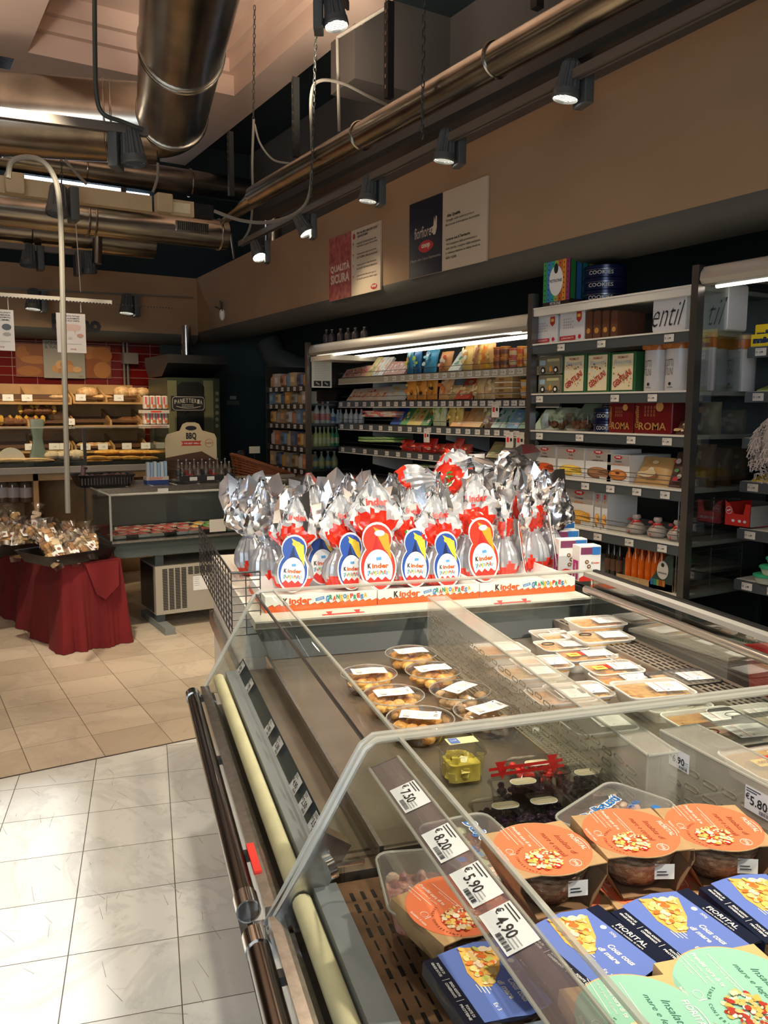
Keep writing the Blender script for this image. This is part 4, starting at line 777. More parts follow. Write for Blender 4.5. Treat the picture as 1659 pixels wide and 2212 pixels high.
        kinder(m,Tr(0,0,.0042),.0,.004,.054,h=.013); gran(m,Tr(0,0,.0042),0,-.014,.056,.012); m.rect(Tr(0,0,.0042)@Rz(5),.004,.022,.013,.008,cmat((.1,.35,.7)))
        m.T=I4; m.build('egg_tag',t,label='printed egg-shaped tag')
    KIDS[t.name]=[(c,list(c.children)) for c in t.children]; return t
protos=[egg(11,'b'),egg(12,'r'),egg(13,None,False),egg(14,'b'),egg(15,'r'),egg(16,None,True),egg(17,None,False)]
usedE=set()
# kind, base px, base py, yaw, lean (deg, + right), scale, label
EG=[(2,556,1238,10,-6,1.03,.12,'foil wrapped egg at the far left behind the wire basket, print turned left'),
(0,630,1272,-8,4,.92,0,'egg with blue tag at the left front of the left tray'),
(2,588,1262,30,-2,1.05,.03,'plain silver foil egg just behind the left front egg'),
(3,690,1256,0,0,.98,.07,'egg with blue tag second from left in the front row'),
(3,738,1268,14,3,.93,.0,'egg with grey pleated wrap and blue tag turned right, left of the tallest egg'),
(1,806,1268,-2,0,1.13,-.02,'tallest egg with big red tag in the centre front'),
(0,875,1262,8,5,.97,0,'egg with blue tag just right of the tallest egg'),
(3,948,1262,6,0,.92,.02,'egg with blue tag at the boundary of the middle and right trays'),
(4,1020,1250,10,-2,1.12,0,'egg with red tag and white pointed wrap at the left of the right tray'),
(4,1088,1240,62,4,.95,.0,'egg with grey pleated wrap and its tag seen edge on'),
(1,1150,1232,68,8,1.05,.0,'rightmost front egg with tag seen edge on and tall silver foil'),
(5,590,1235,-30,-4,1.0,.18,'silver and white egg in the back left corner of the trays'),
(6,640,1230,0,6,.98,.2,'silver foil egg in the back row left of centre'),
(5,690,1225,20,-5,1.03,.2,'white topped egg in the back row behind the second front egg'),
(2,752,1225,0,3,1.04,.16,'silver foil egg in the back row left of the tallest egg'),
(6,860,1225,0,-4,1.05,.16,'silver foil egg in the back row right of the tallest egg'),
(5,915,1215,-10,5,1.02,.2,'white topped egg in the back row behind the blue tag eggs'),
(2,965,1215,0,-3,1.04,.2,'silver foil egg in the back row left of the white pointed egg'),
(6,1060,1210,0,-14,1.2,.14,'tall silver foil egg leaning left behind the right tray'),
(5,1110,1205,25,6,1.08,.2,'silver egg with red print in the back row of the right tray'),
(2,1150,1215,0,10,1.1,.10,'silver foil egg behind the rightmost front egg'),
(6,1172,1222,0,12,1.0,.06,'silver foil egg at the right end of the trays')]
random.seed(5)
for k,px,py,yaw,lean,s,back,lab in EG:
    q=cs(px,py,EZ+.006); 
    if back: q=cs(px,py+0,EZ+.006)
    mw=CM@Tr(q.x,max(q.y,y0+.085),EZ+.006)@Rz(CA*-1-31.3+14+yaw)@Ry(lean)@Rx(-3)@Matrix.Diagonal((s*.93,s*.93,s*.93*(.97 if s<1.1 else .95),1))
    if k not in usedE:
        usedE.add(k); r=protos[k]; r.matrix_world=mw; r['label']=lab; r['group']='foil wrapped chocolate eggs'
    else: dup(protos[k],mw,lab,'foil wrapped chocolate eggs')
# two eggs lying on top at the back
for i,(px,py,zz,k,lab) in enumerate(((770,1010,1.27,5,'egg lying on its side on top of the pile, left one'),(880,1005,1.27,2,'silver egg lying on its side on top of the pile, right one'))):
    p=at(px,py,zz); 
    q=CMi@p; mw=CM@Tr(q.x,2.0,1.22)@Rz(-10+i*20)@Ry(80)@Matrix.Scale(1.05,4); dup(protos[k],mw,lab,'foil wrapped chocolate eggs')
# cartons on the right end
def carton(label,px,py,w,d,h,yaw,front=True,zz=EZ):
    q=cs(px,py,zz); t=thing('egg_carton',label,'carton',CM@Tr(q.x,q.y,zz)@Rz(yaw),'small cartons of chocolate eggs'); m=M(); m.box(-w/2,0,0,w/2,d,h,white)
    T=FRONT(0,-.0008,0); T2=FRONT(0,-.0016,0); S=LEFT(-w/2-.0008,d/2,0)
    m.flat([(-w/2,0),(w/2,0),(w/2,.018),(w*.2,.026),(0,.016),(-w*.25,.024),(-w/2,.012)],T,redp); m.rect(T,-w*.1,h*.86,w*.7,h*.2,cmat((.22,.05,.12))); m.rect(T2,w*.28,h*.86,w*.4,h*.22,cmat((.04,.2,.55))); m.flat(sc(circ(1,18),.013,.017,w*.25,h*.35),T2,white); 
    for a,b in ((-.15,.55),(-.05,.42),(.02,.3),(-.12,.28)): m.flat(sc(circ(1,12),.008,.008,w*a,h*b),T2,cmat((.18,.07,.03))); m.flat(sc(circ(1,12),.004,.004,w*a,h*b),T2@Tr(0,0,.0006),cream)
    kinder(m,T2,w*.26,h*.52,.034,h=.007); m.rect(S,0,h*.3,d*.7,h*.55,cmat((.45,.03,.2))); m.text('Kinder',S@Tr(0,0,.0006)@Rz(90),h*.3,0,w=h*.4,m=white); m.build('carton_body',t); return t
carton('white and purple carton standing at the right front corner of the trays',1273,1255,.088,.06,.135,-4)
for i,(px,py,l) in enumerate(((1236,1240,'white open-topped carton just behind the front purple one'),(1220,1222,'white carton second behind, with purple side'),(1212,1205,'rearmost white carton beside the right egg'))): carton(l,px,py,.12,.05,.14+.01*i,-4)
# wire basket at the left end
wm=mat('wire_dark',(.12,.12,.12),.3,.9)
q0=cs(508,1262,EZ-.05); q1=cs(560,1300,EZ); m=M(); xa=-.06; xb=.03; ya=y0-.02; yb=2.35; za=EZ-.06; zb=EZ+.14
for k in range(9): z=za+(zb-za)*k/8; m.tube([(xb,ya,z),(xa,ya,z),(xa,yb,z)],.0022,wm,5)
for k in range(16): y=ya+(yb-ya)*k/15; m.tube([(xa,y,za),(xa,y,zb)],.0018,wm,5)
for x in (xa,(xa+xb)/2,xb): m.tube([(x,ya,za),(x,ya,zb)],.0018,wm,5)
m.tube([(xb,ya,zb),(xa,ya,zb),(xa,yb,zb)],.004,wm,6); m.build('wire_basket',label='dark wire side basket enclosing the left end of the egg trays',cat='wire rack',mw=CM)
m=M(); q=cs(497,1290,.93); m.box(q.x-.012,q.y-.01,.86,q.x+.012,q.y+.01,.95,acryledge); m.tube([(q.x,q.y,.86),(q.x+.01,q.y-.01,.74)],.006,acryledge,6); m.build('hanging_tag_holder',label='clear plastic clip holder hanging at the left end of the wire basket',cat='clip')
# ---------------- wall units on the right ----------------
XF=3.14
def zt_(x,y,X=XF): return onX(x,y,X)
shz=[2.11,1.915,1.643,1.440,1.190,.936,.69]
tagw=mat('shelf_tag',(.66,.64,.6),.5)
PT=None
def tagmesh(big=False):
    m=M(); w,h=(.055,.034) if not big else (.075,.1); m.rect(I4,0,0,w,h,tagw); T=Tr(0,0,.0008)
    if big: m.rect(T,-w*.22,0,.022,.03,redp); m.rect(T,w*.2,0,.02,.02,black); m.lines(T,-w*.4,h*.4,w*.6,2,.006,.002,grey)
    else: m.text('1,99',T,.002,-.002,h=.011,m=black,bold=.03); m.lines(T,-w*.42,h*.32,w*.6,1,.005,.002,grey); m.flat(sc(circ(1,10),.006,.006,-w*.36,0),T,grey)
    return m
def shelf_tags(parent,X,z,ys,big=()):
    for y in ys:
        m=tagmesh(); m.v=[tuple(LEFT(X,y,z)@Vector(v)) for v in m.v]; m.build('price_tag',parent)
    for y in big:
        m=tagmesh(True); m.v=[tuple(LEFT(X-.004,y,z-.04)@Vector(v)) for v in m.v]; m.build('promo_tag',parent)
def ys_px(pxs,X,z):   # world y where image column px meets the line X,z
    o=[]
    for px in pxs:
        a=onX(px,900,X); o.append(a.y)
    return o
postm=mat('post_metal',(.17,.16,.15),.3,.8)
# dry goods gondola
t=thing('shelving_unit','grey dry goods shelving unit stacked with cake boxes and biscuit tins','shelf unit',Tr(0,0,0))
m=M(); m.box(3.72,2.50,.0,3.76,3.58,2.16,mat('back_panel_dark',(.02,.03,.033),.5)); m.build('back_panel',t)
for y,px in ((2.495,0),(3.585,0)):
    m=M(); m.box(3.115,y-.025,.1,3.16,y+.012,2.19,postm); m.build('post',t)
m=M(); m.box(3.16,2.50,0,3.7,3.575,.60,dkplastic); m.build('base',t)
TG=[(),(1207,1293,1437),(1164,1326,1407),(1166,1253,1365,1443),(1269,1324,1382,1444),(1238,1300,1370,1443),()]
for i,z in enumerate(shz):
    m=M(); m.box(3.15,2.505,z-.02,3.70,3.575,z,shelfwhite if i<2 else shelfwhite); zz=.05
    m.box(3.125,2.505,z-.055 if i else z-.045,3.15,3.575,z-.008,railgrey if i else shelfwhite); m.box(3.122,2.505,z-.008,3.152,3.575,z,shelfwhite); sh=m.build('shelf',t)
    if TG[i]: shelf_tags(sh,3.121,z-.032,ys_px(TG[i],3.12,z))
m=M()
for z in (shz[4],shz[5]):
    for k in range(3): m.tube([(3.155,2.55,z+.012+k*.022),(3.155,3.45,z+.012+k*.022)],.002,wm,5)
for z,zk in ((.69,6),(shz[5],5)):
    for k in range(7): m.tube([(3.17,2.56,z+.02+k*.028),(3.66,2.56,z+.02+k*.028)],.003,steel,5)
    for x in (3.17,3.42,3.66): m.tube([(x,2.56,z),(x,2.56,z+.20)],.003,steel,5)
m.build('wire_fence',t)
m=M(); m.box(3.16,2.484,.3,3.72,2.490,2.12,glass); m.build('glass_end_panel',t)
# generic products seen on shelves; front faces -x.  local frame: x to the right in view (-Y world), y up
def pfront(X,y,z): return Fr((X,y,z),(0,-1,0),(0,0,1))   # z axis points to -X (viewer)
def ybox(px0,px1,X=XF): a=onX(px0,900,X).y; b=onX(px1,900,X).y; return a,b
def zpx(px,py,X=XF): return onX(px,py,X).z
coopred=mat('coop_red',(.6,.015,.02),.4)
def lens(m,T,w,h,mm,n=20): m.flat([(w/2*cos(a),h/2*sin(a)*abs(sin(a))**.3) for a in [2*pi*i/n for i in range(n)]],T,mm)
def cakebox(name,label,px0,px1,ztop,z,words,cake,D=.22,sidec=white,band=True):
    a,b=ybox(px0,px1); W=a-b; H_=ztop-z; t=thing(name,label,'cake box',pfront(3.165,(a+b)/2,z),'cake boxes with a red oval logo'); m=M()
    m.box(-W/2,0,-D,W/2,H_,0,white); T=Tr(0,0,.0012); T2=Tr(0,0,.0022); m.rect(T,0,H_*.80,W*.98,H_*.38,cmat((.42,.38,.35)))
    lens(m,T2@Tr(0,H_*.90,0),W*.36,H_*.13,coopred); m.text('coop',T2@Tr(0,H_*.90,.0008),0,0,w=W*.2,m=white,bold=.04)
    for i,(wd,cc) in enumerate(words): m.text(wd,T2,0,H_*(.76-.11*i),h=H_*.062 if len(wd)<12 else H_*.05,m=cc,bold=.02)
    y=H_*.27; c1=cmat(cake); c2=cmat(tuple(min(1,q*1.5) for q in cake)); c3=cmat(tuple(q*.5 for q in cake))
    if 'Ciambella' in words[0][0]:
        m.flat(sc(circ(1,28),W*.40,H_*.20,0,y),T2,c3); m.flat(sc(circ(1,28),W*.40,H_*.18,0,y+H_*.02),T2@Tr(0,0,.0006),c1); m.flat(sc(circ(1,20),W*.3,H_*.11,0,y+.006),T2@Tr(0,0,.0012),c2); m.flat(sc(circ(1,16),W*.1,H_*.05,0,y+.01),T2@Tr(0,0,.0018),cmat((.2,.06,.02)))
    else:
        arc=[(0,y+.004)]+[(W*.42*cos(q),y+H_*.16*sin(q)) for q in [R(w) for w in range(-5,290,12)]]
        m.flat([(x,v-H_*.05) for x,v in arc],T2,c3); m.flat(arc,T2@Tr(0,0,.0006),c1); m.flat(sc(arc,.8,.8,0,y*.2+.002),T2@Tr(0,0,.0012),c2)
        if 'Crostata' in words[0][0]:
            for k in range(-3,4): m.flat([(k*W*.1-.002-.02,y-H_*.1),(k*W*.1+.002-.02,y-H_*.1),(k*W*.1+.022,y+H_*.12),(k*W*.1+.018,y+H_*.12)],T2@Tr(0,0,.0018),c1)
        m.flat([(W*.02,y),(W*.44,y-H_*.06),(W*.40,y-H_*.14),(W*.1,y-H_*.12)],T2@Tr(0,0,.0024),c2); m.flat([(W*.0,y),(W*.34,y+H_*.13),(W*.42,y+H_*.08)],T2@Tr(0,0,.003),c1)
    m.build('carton',t); return t
dk=cmat((.06,.04,.04)); og=cmat((.75,.22,.03))
cakebox('cake_box','cake box reading Torta cioccolato, at the left of the shelf',1148,1196,1.352,shz[4],[('Torta',dk),('cioccolato',dk)],(.5,.08,.02))
cakebox('cake_box','cake box reading Torta with pale yellow slice, second in the shelf',1200,1258,1.352,shz[4],[('Torta',dk),('limone',og)],(.8,.5,.08))
cakebox('cake_box','cake box reading Torta nocciole e cacao, with brown cake',1261,1316,1.352,shz[4],[('Torta',dk),('nocciole e cacao',dk)],(.32,.15,.07))
cakebox('cake_box','white box reading Ciambella carote e mandorle with ring cake',1308,1357,1.33,shz[4],[('Ciambella',dk),('carote e mandorle',og)],(.6,.22,.05),D=.3)
cakebox('cake_box','cake box reading Crostata albicocca on the lower shelf',1220,1281,1.135,shz[5],[('Crostata',dk),('albicocca',og)],(.8,.40,.08))
for i,(x0_,x1_) in enumerate(((1284,1297),(1300,1312))):
    cakebox('cake_box',['narrow side of a cake box just right of the Crostata box','second narrow cake box side right of the Crostata box'][i],x0_,x1_,1.125,shz[5],[('e',og)],(.7,.35,.1))
def tin(name,label,px0,px1,z,ztop,draw,c,D=.16,grp=None,r=.012,X=3.17,cat='tin'):
    a,b=ybox(px0,px1,X); W=a-b; H_=ztop-z; t=thing(name,label,cat,pfront(X,(a+b)/2,z),grp); m=M(); o=rr(W,H_,min(r,W*.2)); m.prism([(x,y+H_/2) for x,y in o],-D,-.004,c); m.loft([[(x,y+H_/2,-.004) for x,y in o],[(x*.97,y*.97+H_/2,0) for x,y in o]],c,c0=False)
    draw(m,Tr(0,0,.0015),W,H_); m.build('tin_body',t)
    return t
def d_roma(m,T,W,H_):
    for i in range(4):
        for j in range(5-i%2): m.rect(T,-W*.12+W*.1*(j-2)*.9,H_*(.45+.09*i),W*.04,H_*.05,grey)
    m.flat([(W*.2,H_*.92),(W*.40,H_*.92),(W*.40,H_*.68),(W*.30,H_*.58),(W*.2,H_*.68)],T,cmat((.45,.03,.03))); m.rect(T@Tr(0,0,.001),W*.30,H_*.80,W*.12,H_*.1,cmat((.8,.5,.1))); m.rect(T,-W*.15,H_*.12,W*.66,H_*.14,cmat((.5,.03,.03))); m.text('LUPACCHIOTTI',T@Tr(0,0,.001),-W*.15,H_*.12,w=W*.5,m=white); m.flat(sc(circ(1,14),W*.06,W*.06,W*.34,H_*.14),T,coopred)
z=shz[1]
wtin=mat('tin_white',(.66,.66,.68),.3)
tin('biscuit_tin','white biscuit tin with shield crest at the far left of the top row',1150,1198,z,z+.155,d_roma,wtin); tin('biscuit_tin','white biscuit tin with shield crest, second in the top row',1203,1255,z,z+.165,d_roma,wtin)
def d_brown(m,T,W,H_): m.flat(sc(circ(1,14),W*.3,W*.3,0,H_*.3),T,cmat((.5,.25,.06))); m.flat(sc(circ(1,10),W*.2,W*.4,0,H_*.6),T,cmat((.15,.04,.02)))
for i,(a_,b_) in enumerate(((1258,1272),(1275,1290),(1294,1308),(1312,1326))): tin('biscuit_tin','narrow dark brown tin edge, %s of the dark row on the top shelf'%od(i,4),a_,b_,z,z+.15-.005*i,d_brown,cmat((.12,.05,.03)),D=.2,grp='dark tins on the top shelf')
def d_script(m,T,W,H_): m.rect(T,0,H_*.94,W,H_*.12,cmat((.4,.4,.42))); m.text('entil',T@Tr(0,0,.001),0,H_*.42,w=W*.98,h=H_*.55,m=black,bold=-.012,shear=.5)
tin('biscuit_tin','tall white tin with black script lettering, left of the tall post',1400,1470,z,z+.20,d_script,wtin,D=.2,r=.02); tin('biscuit_tin','tall white tin with black script lettering, crossing behind the post',1476,1560,z,z+.22,d_script,wtin,D=.14,r=.02,X=3.34)
def d_gent(m,T,W,H_):
    m.rect(T,0,H_*.5,W*.84,H_*.9,cmat((.75,.66,.45))); T2=T@Tr(0,0,.001); m.text('PREMIATI',T2,0,H_*.87,w=W*.4,m=cmat((.35,.03,.03))); m.text('Biscotti',T2,0,H_*.76,w=W*.66,h=H_*.1,m=cmat((.35,.45,.5)),bold=.01)
    for i in range(26): m.flat(sc(circ(1,6),U(.003,.007),U(.003,.006),U(-.36,.36)*W,U(.15,.75)*H_),T2,cmat([(.25,.3,.08),(.7,.3,.06),(.35,.08,.06),(.5,.65,.7)][i%4]))
    m.text('GENTILINI',T2@Tr(0,0,.001),0,H_*.34,w=W*.8,h=H_*.16,m=cmat((.45,.03,.02)),bold=.03,rot=.55)
z=shz[2]; gt=mat('tin_green',(.03,.12,.04),.35)
for i,(a_,b_) in enumerate(((1213,1262),(1264,1312),(1315,1368))): tin('biscuit_tin','green framed illustrated biscuit tin, %s of three'%od(i,3),a_,b_,z,z+.205-.004*i,d_gent,gt,grp='green illustrated tins',r=.004)
def d_van(m,T,W,H_):
    m.rect(T,0,H_*.5,W*.9,H_*.6,cmat((.25,.23,.15))); m.rect(T@Tr(0,0,.001),-W*.3,H_*.62,W*.24,H_*.25,cmat((.35,.5,.6))); m.rect(T@Tr(0,0,.001),W*.15,H_*.75,W*.5,H_*.14,cmat((.5,.48,.25)))
    for x in (-.27,.27):
        m.flat(sc(circ(1,14),H_*.19,H_*.19,W*x,H_*.22),T@Tr(0,0,.002),black); m.flat(sc(circ(1,12),H_*.09,H_*.09,W*x,H_*.22),T@Tr(0,0,.003),white)
    m.flat([(-W*.02,H_*.35),(W*.08,H_*.5),(W*.12,H_*.2),(W*.03,H_*.12)],T@Tr(0,0,.002),cmat((.7,.3,.05)))
for i in range(2): tin('van_tin','small tin shaped like an old delivery van, %s of two stacked'%('lower','upper')[i],1160,1210,z+.105*i,z+.102+.105*i,d_van,cmat((.16,.15,.1)),D=.1,grp='van shaped tins')
def can(label,px0,px1,z,ztop,X):
    a,b=ybox(px0,px1,X); r=(a-b)/2; H_=ztop-z; t=thing('biscuit_canister',label,'canister',Tr(X+r,(a+b)/2,z),'tall printed biscuit canisters'); m=M()
    m.lathe([(r*.97,0),(r,.004),(r,H_*.74),(r*.999,H_*.745)],mat('canister_white',(.55,.54,.55),.35),28,c1=False); m.lathe([(r,H_*.745),(r,H_*.92)],mat('canister_orange',(.45,.14,.04),.3),28,c0=False,c1=False); m.lathe([(r,H_*.92),(r*1.03,H_*.925),(r*1.03,H_*.99),(r*.98,H_)],mat('canister_lid',(.5,.33,.15),.4),28,c0=False)
    m.build('canister_body',t)
    m=M(); cyl=lambda x,y:(-(r+.0015)*cos(x/r),-(r+.0015)*sin(x/r),y)
    for s_,yy in (('BISCOTTI',.50),('GENTILINI',.35)): m.text(s_,None,-r*.35,H_*yy,w=r*1.15,h=H_*.13,m=black,bold=-.01,fn=cyl)
    m.text('Gentilini',None,0,H_*.07,w=r*.5,m=black,fn=cyl); m.flat(circ(.008,12),Fr(cyl(0,H_*.13),(0,-1,0),(0,0,1)),black)
    for x in (-.9,-.2,.5): m.flat([(cx_,cy_) for cx_,cy_ in rr(r*.55,H_*.13,r*.2,3)],Fr(cyl(r*x,H_*.83),(-sin(x)*-1*0,-1,0),(0,0,1)),cmat((.55,.2,.06)))
    m.build('printed_label',t); return t
for i,(a_,b_,X_) in enumerate(((1376,1419,3.17),(1420,1467,3.17),(1466,1516,3.2),(1500,1543,3.33),(1543,1600,3.45))): can('tall white and orange biscuit canister, %s of five'%od(i,5),a_,b_,z,z+.262,X_)
z=shz[3]
def d_red(m,T,W,H_):
    m.text('ROMA',T,0,H_*.2,w=W*.72,h=H_*.2,m=cmat((.5,.3,.08)),bold=.01); m.text('Gentilini',T@Rz(90),H_*.45,W*.42,w=H_*.6,h=W*.1,m=cmat((.5,.3,.08)),shear=.2)
    for i in range(3):
        for j in range(4): m.rect(T,-W*.08+W*.08*(j-1.5),H_*(.5+.1*i),W*.05,H_*.08,cmat((.28,.08,.04)))
    m.flat(sc(circ(1,14),W*.1,W*.1,W*.18,H_*.72),T@Tr(0,0,.001),cmat((.6,.3,.1)))
rt_=mat('tin_red',(.15,.008,.01),.3)
tin('biscuit_tin','dark red tin lettered ROMA, left of two',1315,1368,z,z+.175,d_red,rt_,grp='dark red tins'); tin('biscuit_tin','dark red tin lettered ROMA, right of two',1370,1452,z,z+.18,d_red,rt_,grp='dark red tins')
def rtin(label,px0,px1,z,h,X,words='COOKIES'):
    a,b=ybox(px0,px1,X); r=(a-b)/2; t=thing('cookie_tin',label,'tin',Tr(X+r,(a+b)/2,z),'round navy cookie tins'); m=M(); nb=mat('tin_navy',(.008,.015,.06),.25,.3)
    m.lathe([(r*.97,0),(r*.98,h*.6),(r,h*.62),(r*1.01,h*.96),(r*.97,h)],nb,30); m.lathe([(r*1.012,h*.6),(r*1.012,h*.64)],steel,30,c0=False,c1=False); cyl=lambda x,y:(-(r*1.02)*cos(x/r),-(r*1.02)*sin(x/r),y); m.text(words,None,r*.55,h*.36,w=r*1.15,h=h*.32,m=cmat((.6,.6,.55)),fn=cyl); m.build('tin_body',t)
for i in range(2): rtin('navy cookie tin on the third shelf, %s of the stack'%('lower','upper')[i],1269,1312,z+.062*i,.06,3.17)
rtin('navy cookie tin behind the stack on the third shelf',1290,1318,z+.1,.07,3.3)
for i in range(3): rtin('navy cookie tin on top of the shelving, %s of three stacked'%('bottom','middle','top')[i],1231,1298,shz[0]+.002+.063*i,.061,3.2)
# rainbow panettone box
a,b=ybox(1166,1222,3.16); W=a-b; t=thing('gift_box','rainbow striped gift box with white oval label on top of the shelving','gift box',pfront(3.16,(a+b)/2,shz[0]+.002)); H_=.265; m=M(); D=.16
m.box(-W/2,0,-D*1.9,W/2,H_,0,cmat((.03,.02,.02))); T=Tr(0,0,.001); rb=[(.05,.35,.1),(.05,.25,.6),(.02,.4,.35),(.4,.5,.08),(.6,.12,.04),(.75,.3,.03),(.3,.04,.15)]
for i,c_ in enumerate(rb):
    x=-W/2+W*(i+.5)/7; m.rect(T,x,H_*.54,W/7*.96,H_*.9,cmat(c_))
    for k in range(9): m.rect(T@Tr(0,0,.001),x,H_*(.14+.1*k),W*.03,.008,black)
for i,c_ in enumerate(rb): m.rect(Fr((W/2+.001,0,0),(0,0,-1),(0,1,0)),D*1.9*(i+.5)/7,H_*.54,D*1.9/7*.8,H_*.85,cmat(tuple(q*.5 for q in c_)))
m.flat(sc(circ(1,24),W*.26,H_*.30,0,H_*.5),T@Tr(0,0,.0025),white); m.flat(sc(circ(1,16),W*.08,H_*.1,0,H_*.74),T@Tr(0,0,.004),black); m.text('PETRONE',T@Tr(0,0,.0045),0,H_*.5,w=W*.46,m=black); m.text('PETRONE',T@Tr(0,0,.0045),0,H_*.05,w=W*.4,m=white); m.build('box_body',t)
# white ribbons from the ceiling lip down to the box
rib=mat('ribbon_white',(.45,.41,.34),.6); m=M()
for (xa_,xb_) in ((1188,1214),(1248,1282)):
    p0=onX(xa_,528,3.2); p1=onX(xb_-8,548,3.2); p2=onX(xb_,560,3.2); p2.z=shz[0]+.27
    for u_,v_ in ((p0,p1),(p1,p2)): m.add([tuple(u_),(u_.x,u_.y-.03,u_.z),(v_.x,v_.y-.03,v_.z),tuple(v_),(u_.x+.002,u_.y,u_.z),(u_.x+.002,u_.y-.03,u_.z),(v_.x+.002,v_.y-.03,v_.z),(v_.x+.002,v_.y,v_.z)],[(0,1,2,3),(7,6,5,4)],rib)
m.build('gift_ribbon',label='pair of pale ribbon handles rising from the rainbow gift box',cat='ribbon')
# pudding cups, green jars, bags on the shelves
def bag(name,label,px0,px1,py0,py1,X,z,mm,cat='bag',grp=None,print_=None,dep=.05,lean=0,fringe=True,par=None,inner=None):
    """pillow bag or packet; size taken from its picture extent on plane X"""
    a,b=ybox(px0,px1,X); W=max(a-b,.02); zt=zpx((px0+px1)/2,py0,X); H_=max(zt-z,.03) if not lean else max((zt-z)/cos(R(lean)),.03)
    t=thing(name,label,cat,pfront(X,(a+b)/2,z)@Rx(-lean),grp); m=M(); n=10; g=[]; 
    rings=[]
    for j in range(9):
        k=j/8; w=W/2*(1-.08*sin(pi*k)); d=dep/2*math.sin(pi*min(max(k,.03),.97))**.6
        rings.append([(w*cos(q)*(1+U(-.04,.04)),H_*k,-dep/2+d*sin(q)*(1+U(-.15,.15))) for q in [2*pi*i/16 for i in range(16)]])
    m.loft(rings,mm); m.build('bag_body',t)
    if inner: pass
    if print_: mp=M(); print_(mp,Tr(0,0,.004),W,H_); mp.build('bag_print',t)
    return t
def slab(name,label,px0,px1,py0,X,z,mm,lean,dep=.02,cat='packet',grp=None,top=None,dr=None):
    a,b=ybox(px0,px1,X); W=max(a-b,.02); zt=zpx((px0+px1)/2,py0,X); H_=max((zt-z)/cos(R(lean)),.04)
    t=thing(name,label,cat,pfront(X,(a+b)/2,z)@Rx(-lean),grp); m=M(); o=rr(W,H_,.004,2); m.prism([(x,y+H_/2) for x,y in o],-dep,0,mm); T=Tr(0,0,.001)
    if top: m.rect(T,0,H_*.8,W*.9,H_*.25,top)
    if dr: dr(m,T,W,H_)
    m.build('packet_body',t); return t
def d_any(cols):
    def f(m,T,W,H_):
        for i in range(7): m.flat(sc(circ(1,7),W*U(.08,.2),H_*U(.05,.12),W*U(-.3,.3),H_*U(.2,.8)),T@Tr(0,0,.0003*i),cmat(cols[i%len(cols)]))
    return f
z=shz[3]
gp=cmat((.30,.42,.33))
for i,(x0_,x1_,y_) in enumerate(((1150,1182,884),(1172,1215,880),(1200,1232,882),(1225,1262,872))): slab('coffee_packet','pale green flat packet on the third shelf, %s of four'%od(i,4),x0_,x1_,y_,3.3,z,gp,42,.03,grp='pale green packets',dr=d_any([(.2,.3,.22),(.12,.2,.15)]))
for i,(x0_,x1_) in enumerate(((1152,1202),(1206,1258))):
    a,b=ybox(x0_,x1_); W=a-b; t=thing('cake_tub','clear tub of chocolate cake pieces, %s of two'%('left','right')[i],'plastic tub',pfront(3.17,(a+b)/2,z),'clear cake tubs'); m=M(); m.loft([[(x*k,y,w*k-.07) for x,w in rr(W,.12,.015)] for k,y in ((.9,0),(1,.06),(.92,.095))],clearpl); m.build('tub',t); m=M()
    for q in range(9): m.ell((U(-.3,.3)*W,U(.02,.05),U(-.1,-.03)),(.02,.018,.018),bread2,8,5,.15)
    m.build('cake_pieces',t)
bag('snack_bag','shiny brown snack bag beside the red tins on the third shelf',1452,1486,905,930,3.16,z,cmat((.12,.05,.03)),print_=d_any([(.5,.35,.15),(.6,.55,.45)]),lean=30)
z=shz[4]
bag('biscuit_bag','yellow and brown biscuit bag leaning in the wire rack',1365,1445,985,1040,3.17,z,cmat((.6,.36,.13)),print_=d_any([(.75,.6,.35),(.3,.12,.05),(.8,.7,.5)]),lean=28)
bag('biscuit_bag','dark biscuit bag with red and green label at the shelf end',1442,1480,975,1050,3.17,z,cmat((.09,.04,.03)),print_=d_any([(.55,.03,.05),(.1,.3,.1),(.6,.55,.5)]),lean=20)
# white ornament bowls wrapped with red ribbon
z=shz[5]; orn=mat('ornament_white',(.45,.40,.36),.35)
for i,px in enumerate((1372,1418,1462)):
    p=onX(px,1130,3.2); t=thing('gift_pudding','white bag tied with red ribbon, %s of three'%od(i,3),'gift',Tr(3.21,p.y,z),'ribbon tied white bags'); m=M(); m.lathe([(.03,0),(.046,.012),(.05,.03),(.035,.052),(.015,.066),(.012,.072),(.022,.085),(.018,.098),(.002,.1)],orn,20); m.build('bag',t,ang=60); m=M(); m.tube([(.019*cos(q),.019*sin(q),.066) for q in [2*pi*k/12 for k in range(12)]],.005,redp,6,closed=True); m.tube([(-.02,0,.07),(-.045,.0,.03),(-.046,.005,.01)],.004,redp,5); m.ell((-.028,.02,.075),(.012,.012,.008),cmat((.35,.05,.05)),8,5,.2); m.build('ribbon',t)
a=onX(1338,1128,3.2); m=M(); m.prism(rr(.14,.05,.01),0,.025,cmat((.5,.48,.45))); m.build('wrapped_bar',label='small silvery wrapped bar lying on the lower shelf',cat='packet',mw=Tr(3.2,a.y,z)@Rz(90))
